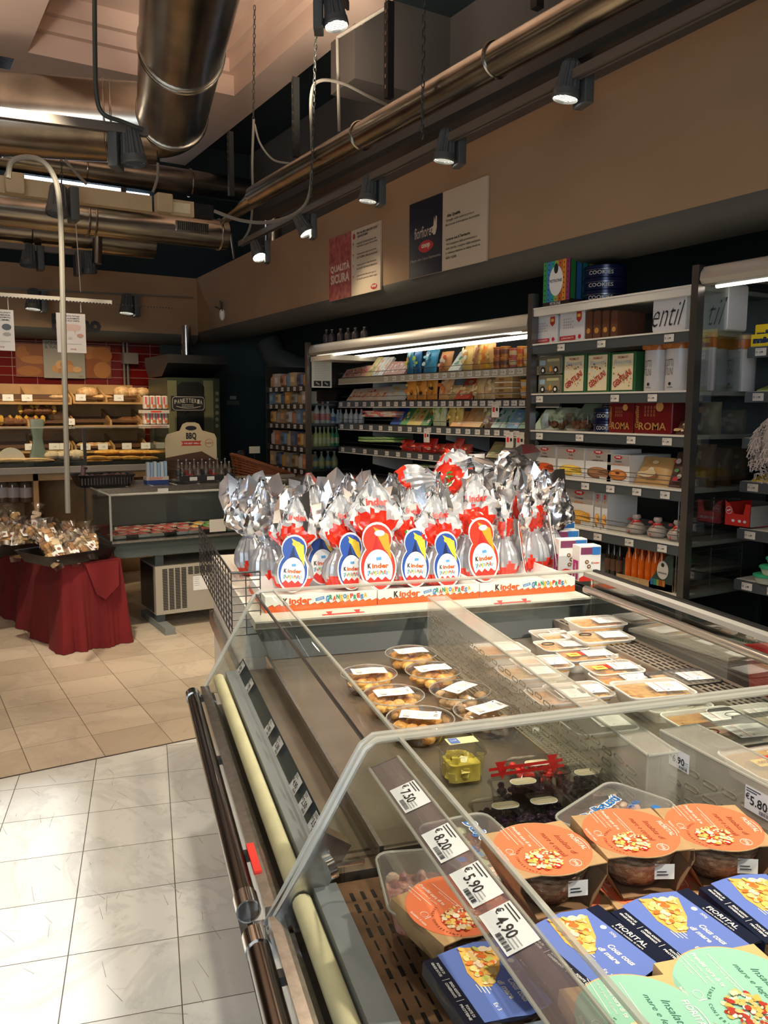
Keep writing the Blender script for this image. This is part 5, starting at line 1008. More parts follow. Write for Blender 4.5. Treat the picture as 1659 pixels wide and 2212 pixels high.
# bottles on the base shelf
def bottle(name,label,X,y,z,r,h,liq,cap,glassm=None,grp=None,lab=None):
    t=thing(name,label,'bottle',Tr(X,y,z),grp); m=M(); m.lathe([(r*.9,0),(r,.006),(r,h*.52),(r*.85,h*.62),(r*.38,h*.74),(r*.33,h*.93),(r*.36,h*.95)],liq,16); m.build('bottle_body',t); m=M(); m.lathe([(r*.42,h*.93),(r*.42,h),(r*.3,h*1.0)],cap,12); m.build('cap',t)
    if lab: m=M(); m.lathe([(r*1.02,h*.15),(r*1.02,h*.45)],lab,16,c0=False,c1=False); m.build('label',t)
    return t
orl=mat('orange_liqueur',(.85,.16,.01),.15,coat=.5); dkl=mat('dark_glass',(.03,.02,.01),.12,coat=.5)
z=shz[6]; i=0
for row,(X_,pxs) in enumerate(((3.22,(1358,1372,1386,1401,1415,1429)),(3.34,(1378,1392,1407,1420,1434)))):
    for k,px in enumerate(pxs):
        y=onX(px,1220,X_).y; bottle('liqueur_bottle','orange liqueur bottle, %s of the %s row'%(od(k,len(pxs)),('front','back')[row]),X_,y,z,.0175,.21,orl if (k+row)%3<2 or row==0 else cmat((.45,.05,.01)),black,grp='orange liqueur bottles')
for k,px in enumerate((1314,1326,1338)): bottle('dark_bottle','dark bottle with brown label left of the orange ones, %s of three'%od(k,3),3.24,onX(px,1220,3.24).y,z,.018,.2,dkl,black,grp='dark bottles',lab=cmat((.16,.08,.04)))
a,b=ybox(1345,1470,3.17); W=a-b; t=thing('bottle_display_box','card tray holding the orange bottles with white oval label and rainbow corner','display box',pfront(3.17,(a+b)/2,z)); m=M(); m.box(-W/2,0,-.003,W/2,.035,0,kraft); m.box(-W/2,0,-.2,W/2,.003,0,kraft); m.add([(W*.1,0,0),(W/2,0,0),(W/2,.19,0),(W*.38,.17,0),(W*.1,.03,0)],[(0,1,2,3,4)],cmat((.03,.06,.05))); T=Tr(0,0,.002); m.text('PETRONE',T,-W*.2,.017,w=W*.25,m=cmat((.7,.5,.3)))
m.flat(sc(circ(1,20),.034,.045,W*.33,.10),T,cmat((.6,.58,.52))); m.text('PETRONE',T@Tr(0,0,.001),W*.33,.085,w=.05,m=black); m.flat(circ(.010,12),T@Tr(W*.33,.125,.001),black)
for i,c_ in enumerate(rb[1:6]): m.rect(T@Tr(0,0,-.0005),W*.15+i*.018,.035,.016,.03,cmat(tuple(q*.6 for q in c_)))
m.build('card',t)
# green-ish bottles below (seen through the case glass) & lower bins
for k,px in enumerate((1330,1350,1372,1392,1412,1432)): bottle('wine_bottle','pale green bottle low down behind the case glass, %s of six'%od(k,6),3.2,onX(px,1330,3.2).y,.30,.034,.30,mat('green_glass',(.30,.34,.12),.15,coat=.5),black,grp='pale green bottles low on the unit')
# things seen through the glass end of the unit
bag('pasta_bag','clear bag of pasta behind the glass end, third shelf',1502,1545,868,930,3.35,shz[3],cmat((.5,.36,.2)),print_=d_any([(.7,.55,.35),(.6,.3,.15)]),dep=.09); bag('pasta_bag','second clear bag behind the glass end, third shelf',1548,1600,885,930,3.5,shz[3],cmat((.22,.15,.06)),print_=d_any([(.45,.35,.15)]),dep=.09)
for i,(x0_,x1_,y_,X_) in enumerate(((1500,1540,960,3.3),(1540,1575,968,3.45),(1575,1610,965,3.6))): bag('snack_bag','glossy brown packet behind the glass end on the fourth shelf, %s of three'%od(i,3),x0_,x1_,y_,1040,X_,shz[4],cmat((.25,.13,.05)),grp='packets behind the glass end',print_=d_any([(.55,.4,.2),(.3,.15,.06)]),dep=.08)
# ---------------- near fridge at the right edge ----------------
def canopy(parent,y0_,y1_,z0,z1,X0,X1):
    m=M(); prof=[(X1,z1),(X0+.06,z1),(X0+.02,z1-.01),(X0,z1-.035),(X0-.005,z0+.02),(X0+.01,z0),(X0+.05,z0-.005),(X0+.06,z0+.02),(X1,z0+.05)]
    m.loft([[(x,y0_,z) for x,z in prof],[(x,y1_,z) for x,z in prof]],mat('canopy_silver',(.42,.40,.36),.35,.35)); m.build('canopy',parent)
tubem=mat('tube_light',(1,.97,.88),.4,e=3.2,ec=(1,.93,.8))
t=thing('wall_fridge','upright chiller at the right picture edge with silver canopy','refrigerator',Tr(0,0,0))
canopy(t,1.1,2.465,2.105,2.19,3.12,3.9)
m=M(); m.box(3.78,1.1,.3,3.82,2.47,2.1,mat('fridge_back',(.02,.04,.04),.4)); m.build('back_panel',t)
m=M(); m.box(3.1,1.1,0,3.8,2.47,.42,bodyg); m.build('base',t)
m=M(); m.tube([(3.20,1.15,2.10),(3.20,2.44,2.10)],.01,tubem,8); m.build('tube_lamp',t)
for i,z in enumerate((1.84,1.64,1.43,1.23,1.01,.77)):
    m=M(); m.box(3.40,1.1,z-.015,3.78,2.40,z,shelfwhite); m.box(3.385,1.1,z-.05,3.40,2.40,z-.002,railgrey); sh=m.build('shelf',t)
    shelf_tags(sh,3.382,z-.026,[2.33,2.2,2.06])
p=[2.40,2.25,2.12]
def micb(m,T,W,H_): m.text('mio',T,0,H_*.5,w=W*.8,h=H_*.5,m=cmat((.01,.03,.1)),bold=.08)
tin('yellow_snack_box','yellow box with navy lettering, upper of two at the right edge',1620,1668,1.84,1.94,micb,cmat((.75,.55,.01)),X=3.42,cat='box',r=.004); tin('yellow_snack_box','lower yellow tray in front of the yellow box at the right edge',1612,1668,1.84,1.895,micb,cmat((.8,.6,.02)),X=3.40,D=.02,cat='box',r=.003)
a,b=ybox(1583,1640,3.42); W=a-b; t2=thing('red_display_box','red cut-out display box with white badge at the right edge','display box',pfront(3.40,(a+b)/2,1.012)); m=M(); m.add([(-W/2,0,0),(W/2,0,0),(W/2,.11,0),(W*.3,.11,0),(W*.22,.06,0),(-W*.12,.06,0),(-W*.28,.10,0),(-W/2,.12,0)],[tuple(range(8))],redp); m.box(-W/2,0,-.2,W/2,.004,0,redp); m.box(W/2-.003,0,-.2,W/2,.10,0,cmat((.5,.5,.48))); m.box(-W/2,0,-.2,-W/2+.003,.11,0,redp); m.box(-W/2,0,-.2,W/2,.11,-.197,cmat((.1,.1,.1))); T=Tr(0,0,.002)
m.flat(circ(.018,16),T@Tr(-W*.33,.075,0),white); m.flat(circ(.0155,16),T@Tr(-W*.33,.075,.0005),redp); m.rect(T@Tr(-W*.33,.075,.001)@Rz(20),0,0,.022,.006,white)
for x in (-.15,.1,.3): m.flat(sc(circ(1,7),.009,.007,W*x,.028),T,white)
m.build('card',t2)
for i,(z,c_) in enumerate(((1.64,(.35,.4,.2)),(1.43,(.6,.62,.6)),(1.23,(.65,.5,.08)))):
    for k in range(3): slab('cheese_packet','flat %s packet lying at the right edge, %s of three'%(('green','grey','yellow')[i],od(k,3)),1618+k*22,1640+k*22,(840,935,1100)[i] if 0 else zt_(1630,0).z and 0 or 0,3.45,z,cmat(c_),0) if 0 else None
for i,(z,c_,nm) in enumerate(((1.64,(.35,.42,.12),'green'),(1.23,(.72,.55,.08),'yellow'))):
    for k in range(3):
        t3=thing('cheese_packet','%s flat packet in the right edge chiller, %s from the left'%(nm,('first','second','third')[k]),'packet',Tr(3.5,2.33-k*.11,z)@Rz(8)@Ry(-12),nm+' packets at the right edge'); m=M(); m.prism(rr(.16,.1,.015),0,.022,cmat(c_),bev=.006); m.rect(Tr(0,0,.0235),0,0,.08,.06,cmat(tuple(min(1,q*1.3) for q in c_))); m.build('packet',t3)
# green tubs and herb packets in wire baskets low right
for i in range(5):
    t3=thing('cheese_tub','green lidded pale tub low at the right edge, %s from the bottom'%ORD[i],'tub',Tr(3.42,2.25-.03*i,.772+.043*i) if i<3 else Tr(3.3,2.30-.12*(i-3),.46),'green lidded tubs'); m=M(); m.lathe([(.05,0),(.06,.025),(.062,.03)],cmat((.6,.62,.5)),20); m.lathe([(.066,.03),(.066,.038),(.06,.041)],cmat((.03,.35,.18)),20); m.build('tub',t3)
m=M()
for y in (1.9,2.12):
    for k in range(9): m.tube([(3.18+k*.02,y+.1,.45),(3.18+k*.02,y+.1,.56)],.002,wm,4)
    m.tube([(3.18,y-.1,.56),(3.18,y+.1,.56),(3.36,y+.1,.56)],.003,wm,5)
    for k in range(9): m.tube([(3.18,y-.1+k*.025,.45),(3.18,y-.1+k*.025,.56)],.002,wm,4)
m.build('wire_basket',label='black wire baskets low in the right edge chiller',cat='wire basket')
# white bin, red shopping basket behind the case
m=M(); 
t=thing('shopping_basket','red plastic shopping basket at the right picture edge','shopping basket',Tr(2.82,1.62,0)@Rz(-20)); zb_=.36; h_=.33
m.loft([[(x*k,y*k,z) for x,y in rr(.44,.34,.04)] for k,z in ((.82,zb_),(.97,zb_+h_-.03),(1.04,zb_+h_-.028),(1.05,zb_+h_),(.98,zb_+h_),(.93,zb_+h_-.03),(.78,zb_+.01))],mat('basket_red',(.55,.03,.03),.35)); m.build('basket_body',t)
m=M(); 
for k in range(7): m.rect(Fr((-.2+k*.05,-.172,zb_+h_-.08),(1,0,0),(0,.05,1)),0,0,.008,.02,cmat((.2,.02,.02)))
m.box(-.16,-.12,0,.16,.12,zb_-.002,darksteel); m.build('basket_stand',t)
m=M(); p=onX(1470,1420,3.05); m.box(2.84,2.02,.02,3.07,2.52,.56,mat('bin_grey',(.34,.33,.31),.5)); m.box(2.83,2.01,.56,3.08,2.53,.575,mat('bin_lip',(.6,.58,.54),.5)); m.box(2.832,2.2,.40,2.84,2.3,.425,steel); m.build('low_cabinet',label='low grey cabinet with a lock plate standing behind the case glass',cat='cabinet')

# person bending at the right edge
hp=onX(1712,965,2.86); t=thing('person','person with curly grey hair leaning in at the right picture edge','person',Tr(2.86,hp.y-.46,0))
o_=t.matrix_world.inverted()@hp
def skinbody(nodes,edges,mm,name,parent,sub=2):
    me=bpy.data.meshes.new(name); me.from_pydata([n[:3] for n in nodes],edges,[]); ob=bpy.data.objects.new(name,me); C.objects.link(ob); ob.parent=parent; md=ob.modifiers.new('s','SKIN'); 
    for v,n in zip(me.skin_vertices[0].data,nodes): v.radius=(n[3],n[4] if len(n)>4 else n[3])
    me.skin_vertices[0].data[0].use_root=True; sb=ob.modifiers.new('b','SUBSURF'); sb.levels=sb.render_levels=sub; me.materials.append(mm); return ob
sk=mat('skin',(.55,.32,.22),.5); hx,hy,hz=o_
skinbody([(0,0,.90,.15,.13),(.0,.10,1.10,.14,.12),(0,hy*.62,1.25,.16,.11),(hx*.6,hy*.85,1.36,.055),(hx,hy,hz,.085,.10),(.09,0,.86,.085),(.09,.02,.48,.058),(.09,-.02,.08,.04),(-.09,0,.86,.085),(-.09,.02,.48,.058),(-.09,-.02,.08,.04),(.17,hy*.6,1.27,.055),(.24,hy*.6,1.0,.042),(.30,hy*.6+.12,.84,.032),(-.02,hy*.6-.16,1.25,.055),(.12,hy*.5-.2,1.0,.042),(.28,hy*.4,.9,.032),(.09,.10,.03,.035),(-.09,.10,.03,.035)],[(0,1),(1,2),(2,3),(3,4),(0,5),(5,6),(6,7),(0,8),(8,9),(9,10),(2,11),(11,12),(12,13),(2,14),(14,15),(15,16),(7,17),(10,18)],sk,'body',t)
m=M()
m.ell((hx+.095,hy,hz-.01),(.018,.012,.02),sk); m.ell((hx+.08,hy+.035,hz+.02),.010,white); m.ell((hx+.08,hy-.035,hz+.02),.010,white); m.build('face',t)
m=M(); random.seed(3); hair=mat('grey_hair',(.36,.32,.31),.6)
for i in range(260):
    a=U(0,2*pi); e=U(-.9,1.5); R_=.105; c_=Vector((hx-.02+R_*cos(a)*cos(e),hy+R_*sin(a)*cos(e),hz+.02+R_*1.1*sin(e)))
    if c_.x>hx+.06 and e<.6: continue
    n_=(c_-Vector((hx,hy,hz))).normalized(); u_=n_.orthogonal().normalized(); w_=n_.cross(u_); r_=U(.010,.022)
    m.tube([tuple(c_+n_*(.022*k/5)+u_*r_*cos(k*1.3)+w_*r_*sin(k*1.3)+Vector((0,0,-.006*k))) for k in range(9)],.0016,hair,4)
m.ell((hx-.015,hy,hz+.02),(.1,.1,.115),hair,14,9,.04); m.build('hair',t)
m=M(); m.loft([[(.02+x*1.0,y+hy*k2,z) for x,y in circ(r_,18,r_*.8)] for z,r_,k2 in ((.80,.20,0),(1.0,.19,.1),(1.15,.19,.35),(1.27,.18,.6),(1.34,.09,.75))],cmat((.12,.13,.17)),c0=False); m.build('jacket',t)
m=M()
for x in (-.09,.09): m.loft([[(x+a,b,z) for a,b in circ(r_,14)] for z,r_ in ((.05,.06),(.45,.075),(.85,.11))],cmat((.03,.035,.05))); m.box(x-.045,-.07,0,x+.045,.17,.06,black)
m.build('trousers',t)
# ---------------- long dairy wall (far fridge) ----------------
random.seed(21)
FZ=[1.818,1.622,1.433,1.236,1.0]; XS=3.40
t=thing('wall_fridge','long open dairy chiller with lit canopy behind the egg display','refrigerator',Tr(0,0,0))
canopy(t,3.605,6.37,2.0,2.095,3.12,3.95)
m=M(); m.box(3.93,3.6,.3,3.97,6.4,2.05,mat('fridge_back2',(.03,.055,.055),.4)); m.build('back_panel',t)
m=M(); m.box(3.12,3.6,0,3.95,6.38,.55,bodyg); m.box(3.30,3.6,.55,3.95,6.38,.72,darksteel); m.build('base',t)
m=M(); m.box(3.10,6.37,.1,3.14,6.41,2.11,postm); m.build('post',t)
m=M(); m.box(3.14,6.38,.5,3.95,6.386,1.98,glass); m.build('glass_end_panel',t)
m=M(); m.tube([(3.42,3.7,2.0),(3.42,6.3,1.985)],.013,tubem,8); m.tube([(3.16,3.7,2.0),(3.16,6.3,1.985)],.006,tubem,8); m.build('tube_lamp',t)
m=M(); m.box(3.3,3.9,2.02,3.42,4.1,2.04,white); m.box(3.13,6.0,1.95,3.6,6.36,1.99,cmat((.55,.5,.4))); m.build('canopy_lamp_plate',t)
tgs=[list(range(835,1135,18)),list(range(738,1130,17)),list(range(740,1130,21)),list(range(742,1130,24))]
for i,z in enumerate(FZ):
    m=M(); m.box(XS+.01,3.62,z-.015,3.92,6.36,z,darksteel); m.box(XS-.006,3.62,z-.052,XS+.012,6.36,z-.006,railgrey if i else mat('rail_cream',(.40,.36,.26),.5)); m.box(XS-.010,3.62,z-.056,XS+.012,6.36,z-.050,shelfwhite)
    m.tube([(XS-.004,3.63,z+.035),(XS-.004,6.35,z+.035)],.002,wm,5); sh=m.build('shelf',t)
    if i<4: shelf_tags(sh,XS-.008,z-.028,ys_px(tgs[i],XS,z),ys_px({1:[1073],2:[925,1105,1128],3:[1037,1093,1118]}.get(i,[]),XS,z))
for z in FZ[1:]:
    for y in (5.95,4.9): m=M(); m.add([(3.5,y,z+.19),(3.5,y+.004,z+.10),(3.9,y,z+.0),(3.9,y,z+.19)],[(0,1,2,3)],shelfwhite); m.build('shelf_bracket',t)
def rowof(items,z,grp):
    n={}
    for it in items: n[it[0]]=n.get(it[0],0)+1
    c={}
    for (nm,lab,x0_,x1_,yt,mode,col,dr) in items:
        k=c.get(nm,0); c[nm]=k+1; L_='%s, %s, %s'%(lab,od(k,n[nm]),grp) if n[nm]>1 else '%s, %s'%(lab,grp)
        col=col if not isinstance(col,tuple) else cmat(col); g_=(nm.replace('_',' ')+'s '+grp) if n[nm]>1 else None
        if mode=='s': slab(nm,L_,x0_,x1_,yt,XS+.02,z+.004,col,38,.022,grp=g_,dr=d_any(dr))
        elif mode=='b': bag(nm,L_,x0_,x1_,yt,0,XS+.03,z+.004,col,grp=g_,print_=d_any(dr),dep=.07,lean=12)
        elif mode=='u': bag(nm,L_,x0_,x1_,yt,0,XS+.03,z+.004,col,grp=g_,print_=d_any(dr),dep=.05,lean=3)
        elif mode=='f':   # flat stack member lying down
            a,b=ybox(x0_,x1_,XS); zt=zpx((x0_+x1_)/2,yt,XS); t_=thing(nm,L_,'packet',Tr(XS+.09,(a+b)/2,zt-.018),g_); m=M(); m.prism(rr(.16,a-b,.012),0,.018,col,bev=.005); m.rect(Tr(0,0,.0185),0,0,.1,(a-b)*.6,cmat(dr[0])); m.rect(LEFT(-.081,0,.009),0,0,(a-b)*.5,.008,cmat(dr[0])); m.build('packet',t_)
        elif mode=='c':   # two stacked cups
            a,b=ybox(x0_,x1_,XS); r=(a-b)/2; zt=zpx((x0_+x1_)/2,yt,XS); H2=(zt-z)/2
            for q in range(2):
                t_=thing(nm,('lower ','upper ')[q]+L_,'cup',Tr(XS+.03+r,(a+b)/2,z+.003+H2*q),g_); m=M(); m.lathe([(r*.8,0),(r*.93,H2*.85),(r*.99,H2*.87),(r*.99,H2*.95),(r*.9,H2*.97)],col,18); m.lathe([(r*.88,H2*.25),(r*.93,H2*.7)],cmat(dr[0]),18,c0=False,c1=False); m.build('cup',t_)
O=(.78,.33,.05); 
r1=[('salami_packet','pink and cream salami packet',738+9*i,752+9*i,797-2*i,'s',(.6,.42,.34) if i%2 else (.66,.34,.26),[(.7,.15,.1),(.7,.62,.5),(.4,.08,.05)]) for i in range(5)]
r1+=[('cheese_packet','tall leaning packet with white edge',788,800,770,'s',(.6,.5,.2),[(.7,.65,.5),(.3,.3,.1)]),('cheese_packet','tall leaning white packet',801,813,770,'s',(.62,.62,.6),[(.7,.3,.05),(.6,.4,.2)]),('cheese_packet','tall leaning white packet',814,825,770,'s',(.6,.6,.58),[(.7,.3,.05),(.5,.3,.2)])]
r1+=[('ham_packet','dark pink ham packet',827+11*i,838+11*i,780,'s',(.42,.20,.17),[(.6,.4,.35),(.65,.6,.55)]) for i in range(4)]
r1+=[('snack_bag','blue snack bag with yellow mark',873,886,753,'u',(.02,.16,.28),[(.7,.6,.05),(.02,.3,.25),(.6,.25,.05)]),('snack_bag','blue snack bag with green mark',888,903,752,'u',(.01,.10,.25),[(.4,.6,.05),(.1,.4,.5)]),('snack_bag','pointed light blue bag',905,932,751,'b',(.03,.22,.38),[(.2,.5,.6),(.02,.1,.2),(.5,.6,.6)]),
('cheese_bag','orange cheese bag with a red mark',938,963,757,'b',(.55,.25,.08),[(.5,.05,.02),(.8,.55,.3),(.6,.5,.4)]),('salad_box','white packet with dark green oval',966,988,757,'s',(.55,.6,.55),[(.03,.2,.1),(.6,.6,.55)]),('cheese_bag','golden bag of grated cheese',986,1012,743,'b',(.70,.48,.14),[(.75,.6,.3),(.6,.3,.06),(.7,.7,.6)]),('cheese_bag','brown paper cheese bag',1008,1030,735,'b',(.50,.26,.10),[(.6,.4,.15),(.3,.1,.03)]),('cheese_bag','bright orange bag',1028,1048,737,'u',O,[(.8,.6,.1),(.8,.2,.02)]),('cheese_bag','orange bag with a clear top',1043,1060,741,'u',(.7,.4,.12),[(.8,.6,.2),(.5,.2,.05)])]
r1+=[('sauce_cup','stacked sauce cup with foil lid',x,x+w,y,'c',c,[d]) for x,w,y,c,d in ((1031,18,764,(.75,.40,.03),(.8,.5,.02)),(1050,14,750,(.45,.13,.03),(.2,.05,.02)),(1065,15,748,(.5,.2,.04),(.16,.06,.03)),(1082,18,752,(.5,.12,.08),(.55,.42,.2)),(1101,13,748,(.72,.30,.05),(.6,.1,.02)),(1115,13,748,(.75,.36,.08),(.7,.5,.3)),(1129,12,746,(.75,.08,.02),(.8,.15,.03)))]
rowof(r1,FZ[0],'top chiller shelf')
r2=[('salami_packet','pale sliced ham packet with orange print',748+13*i,762+13*i,840-1*i,'s',(.72,.58,.44) if i%2 else (.68,.5,.36),[(.7,.25,.08),(.75,.7,.6),(.5,.1,.04)]) for i in range(6)]
r2+=[('card_packet','long white card packet lying at an angle',826,868,829,'s',(.60,.60,.54),[(.65,.45,.15),(.7,.7,.65)])]
r2+=[('cheese_pouch','orange pouch with black oval logo',a_,b_,812,'u',O,[(.6,.2,.03),(.03,.02,.02),(.8,.5,.12),(.5,.15,.02)]) for a_,b_ in ((873,894),(895,914),(915,938))]
r2+=[('cheese_pouch','pale orange pouch with clear top',938,966,807,'b',(.8,.45,.2),[(.8,.2,.04),(.8,.6,.4)]),('pasta_bag','red topped packet leaning back',980,1010,809,'s',(.72,.10,.05),[(.8,.3,.15),(.7,.5,.3)]),('pasta_bag','clear bag of filled pasta',960,985,830,'b',(.7,.5,.22),[(.75,.6,.35),(.5,.25,.08)]),('pasta_bag','clear bag of filled pasta',987,1012,830,'b',(.72,.55,.28),[(.78,.6,.3),(.6,.3,.1)]),('pasta_bag','tall brown edged bag of filled pasta',1014,1036,809,'b',(.70,.48,.22),[(.8,.65,.35),(.6,.3,.1)]),('pasta_bag','tall bag of filled pasta',1037,1060,812,'b',(.74,.55,.28),[(.8,.66,.4),(.65,.35,.12)])]
rowof(r2,FZ[1],'second chiller shelf')
for k in range(4):
    a,b=ybox(1064,1100,XS); t_=thing('pasta_tray','pale pasta tray, %s in the stack of four'%(('bottom','second','third','top')[k]),'tray',Tr(XS+.10,(a+b)/2,FZ[1]+.004+.036*k),'stack of pale pasta trays'); m=M(); m.prism(rr(.17,a-b,.01),0,.026,cmat((.45,.27,.10))); m.prism(rr(.18,(a-b)*1.03,.01),.026,.033,cmat((.78,.72,.55))); m.rect(LEFT(-.0855,.02,.013),0,0,.05,.014,cmat((.2,.12,.05))); m.build('tray',t_)
rowof([('soup_cup','orange soup cup with white lid',1106,1130,820,'c',(.75,.38,.05),[(.6,.56,.5)])],FZ[1],'second chiller shelf')
r3=[('sliced_meat_packet','red and white flat packet',778+(i%3)*5,815+(i%3)*8,896-3*i,'f',(.62,.14,.12) if i%2 else (.62,.6,.58),[(.6,.08,.06) if i%2==0 else (.7,.65,.6)]) for i in range(4)]
r3+=[('sliced_meat_packet','pale flat packet with coloured end',818,852,896-4*i,'f',(.6,.5,.45) if i%2 else (.5,.2,.15),[(.6,.55,.5)]) for i in range(3)]
r3+=[('frozen_packet','royal blue packet leaning back',842,864,878,'s',(.02,.08,.38),[(.2,.35,.6),(.5,.1,.08)])]
r3+=[('pasta_bag','green and yellow pasta bag',a_,b_,y,'s',c,[(.7,.2,.04),(.75,.65,.15),(.05,.3,.1),(.8,.75,.6)]) for a_,b_,y,c in ((862,878,876,(.1,.35,.15)),(878,892,870,(.65,.55,.15)),(892,908,867,(.7,.55,.2)),(908,924,868,(.1,.3,.12)))]
r3+=[('pesto_bag','white and lime green bag with leaf',a_,b_,865,'u',(.62,.68,.42),[(.3,.5,.1),(.7,.75,.5),(.05,.25,.08)]) for a_,b_ in ((930,945),(946,958))]
r3+=[('gnocchi_bag','yellow bag of small gnocchi',a_,b_,868,'u',(.68,.5,.12),[(.8,.65,.2),(.5,.3,.05),(.8,.7,.4)]) for a_,b_ in ((964,978),(979,994))]
r3+=[('smoked_fish_packet','long orange sliced packet',a_,b_,y,'s',c,[(.8,.4,.12),(.8,.6,.4)]) for a_,b_,y,c in ((972,998,888,(.75,.36,.12)),(995,1018,880,(.76,.42,.16)),(1018,1036,874,(.74,.5,.22)))]
r3+=[('cheese_wedge','pale wrapped cheese wedge',1038,1058,872,'b',(.55,.55,.3),[(.65,.65,.4)]),('biscuit_tub','clear tub of brown pieces under lilac film',1040,1062,890,'b',(.45,.25,.2),[(.55,.45,.55)])]
r3+=[('tofu_box','mint green box with herb picture',a_,b_,872,'s',(.45,.62,.60),[(.05,.25,.12),(.7,.75,.7)]) for a_,b_ in ((1060,1078),(1079,1092))]
r3+=[('tofu_box','sky blue box with white print',1094,1118,884,'s',(.22,.45,.68),[(.6,.7,.75),(.3,.45,.4)]),('tofu_box','dark green box with brown picture',1119,1139,888,'s',(.12,.3,.18),[(.6,.5,.35),(.5,.6,.5)])]
rowof(r3,FZ[2],'third chiller shelf')
r4=[('green_packet','flat green packet',770+16*(i//2),800+16*(i//2),950-6*(i%2),'f',(.12,.3,.08) if i%2 else (.35,.5,.2),[(.4,.55,.3)]) for i in range(8)]
r4+=[('snack_net','bright red net bag',a_,b_,y,'b',c,[(.8,.06,.03),(.8,.35,.25),(.6,.02,.02)]) for a_,b_,y,c in ((860,884,948,(.62,.03,.02)),(886,903,955,(.66,.05,.03)),(905,934,945,(.72,.03,.02)),(936,952,957,(.6,.05,.03)),(953,972,956,(.68,.06,.03)),(973,990,945,(.7,.08,.05)),(991,1010,958,(.64,.10,.06)))]
r4+=[('butter_box','plain brown card box',1050,1076,955,'s',(.5,.36,.2),[(.55,.5,.2)]),('butter_box','pale yellow printed box',1052,1074,968,'s',(.62,.6,.35),[(.3,.45,.2)])]
r4+=[('fish_packet','white and green packet leaning',a_,b_,y,'s',(.62,.64,.58),[(.1,.4,.3),(.7,.4,.12),(.65,.6,.5)]) for a_,b_,y in ((1074,1094,945),(1096,1110,940),(1112,1124,942),(1124,1137,952))]
rowof(r4,FZ[3],'fourth chiller shelf')
r5=[('vegetable_tray','dark green vegetable tray',880+22*i,900+22*i,1004+1*i,'f',(.25,.4,.2) if i%2 else (.5,.5,.4),[(.5,.55,.4)]) for i in range(9)]
rowof(r5,FZ[4],'lowest chiller shelf')
# notice on the glass end
a=onY(673,777,6.35); b=onY(716,838,6.35); m=M(); m.box(a.x,6.345,b.z,b.x,6.35,a.z,cmat((.66,.66,.58))); T=FRONT(0,6.344,0); W=b.x-a.x; m.lines(T,a.x+W*.12,a.z-.03,W*.75,10,.014,.0025,grey)
for k in (.1,.54): m.rect(T,a.x+W*(k+.18),b.z+.035,W*.38,.045,black); m.rect(T@Tr(0,0,.0005)@Tr(a.x+W*(k+.18),b.z+.035,0)@Rz(-30),0,0,W*.2,.012,cmat((.4,.4,.35)))
m.build('paper_notice',label='white notice with two small dark pictures on the chiller glass end',cat='notice')
# unit beyond the glass end with packages and milk
t=thing('shelving_unit','narrow dark shelving unit beyond the dairy chiller, full of small packages','shelf unit',Tr(0,0,0)); UZ=[1.755,1.60,1.425,1.225,1.03,.86]
m=M(); m.box(3.75,6.42,0,3.79,7.35,1.9,dkplastic); m.box(3.14,7.33,0,3.75,7.35,1.95,dkplastic); m.build('back_panel',t)
for i,z in enumerate(UZ):
    m=M(); m.box(3.14,6.42,z-.015,3.75,7.33,z,darksteel); m.box(3.13,6.42,z-.05,3.14,7.33,z-.005,dkplastic); sh=m.build('shelf',t); shelf_tags(sh,3.127,z-.026,[6.55+.13*k for k in range(6)])
pal=[(.4,.25,.12),(.5,.45,.4),(.45,.2,.1),(.15,.25,.35),(.5,.38,.2),(.1,.12,.2),(.55,.3,.08),(.3,.28,.22)]
for i,z in enumerate(UZ):
    n=7; hh=min(.13,(UZ[i-1]-z-.05) if i else .12)
    for k in range(n):
        y=7.25-.118*k; c_=pal[(i*3+k)%8]; t_=thing('grocery_package','small %s package in the narrow unit, %s, %s shelf down'%(('brown','pale','rust','blue','tan','navy','orange','grey')[(i*3+k)%8],od(k,n),ORD[i]),'package',Tr(3.20,y,z)); m=M()
        if (i+k)%3==0:
            m.lathe([(.045,0),(.048,.01),(.048,hh*.7),(.03,hh*.85),(.03,hh)],cmat(c_),14)
        elif (i+k)%3==1: m.box(-.045,-.05,0,.05,.05,hh,cmat(c_)); m.rect(LEFT(-.046,0,hh*.5),0,0,.07,hh*.4,cmat(tuple(min(1,q*1.6) for q in c_)))
        else:
            m.prism(rr(.09,.10,.03),0,hh*.9,cmat(c_),bev=.012); m.rect(LEFT(-.046,0,hh*.45),0,0,.06,hh*.3,cmat(tuple(q*.4 for q in c_)))
        m.build('package',t_)
# milk bottles etc just behind the glass end
def bt(nm,lab,px,z,r,h,c,cap,band,grp): bottle(nm,lab,onY(px,900,6.50).x,6.50,z,r,h,cmat(c,.3),cmat(cap),grp=grp,lab=cmat(band))
for k,(px,h,c,cap,bd) in enumerate(((684,.19,(.5,.52,.52),(.5,.5,.5),(.5,.15,.15)),(697,.19,(.5,.5,.5),(.6,.08,.06),(.55,.2,.2)),(708,.19,(.48,.5,.5),(.5,.5,.5),(.55,.2,.2)),(719,.13,(.5,.55,.6),(.3,.35,.5),(.1,.15,.4)),(730,.12,(.5,.55,.58),(.4,.45,.5),(.3,.4,.5)))): bt('milk_bottle','milk bottle behind the chiller glass end, %s of five'%od(k,5),px,UZ[2]+.003,.026,h,c,cap,bd,'milk bottles behind glass')
for k,px in enumerate((736,748,759,770,781)): bottle('yogurt_bottle','small red capped white bottle, third chiller row, %s'%od(k,5),3.47,onX(px,900,3.47).y,FZ[2]+.003,.024,.12,cmat((.45,.5,.52),.3),cmat((.55,.08,.06)),grp='small red capped bottles')
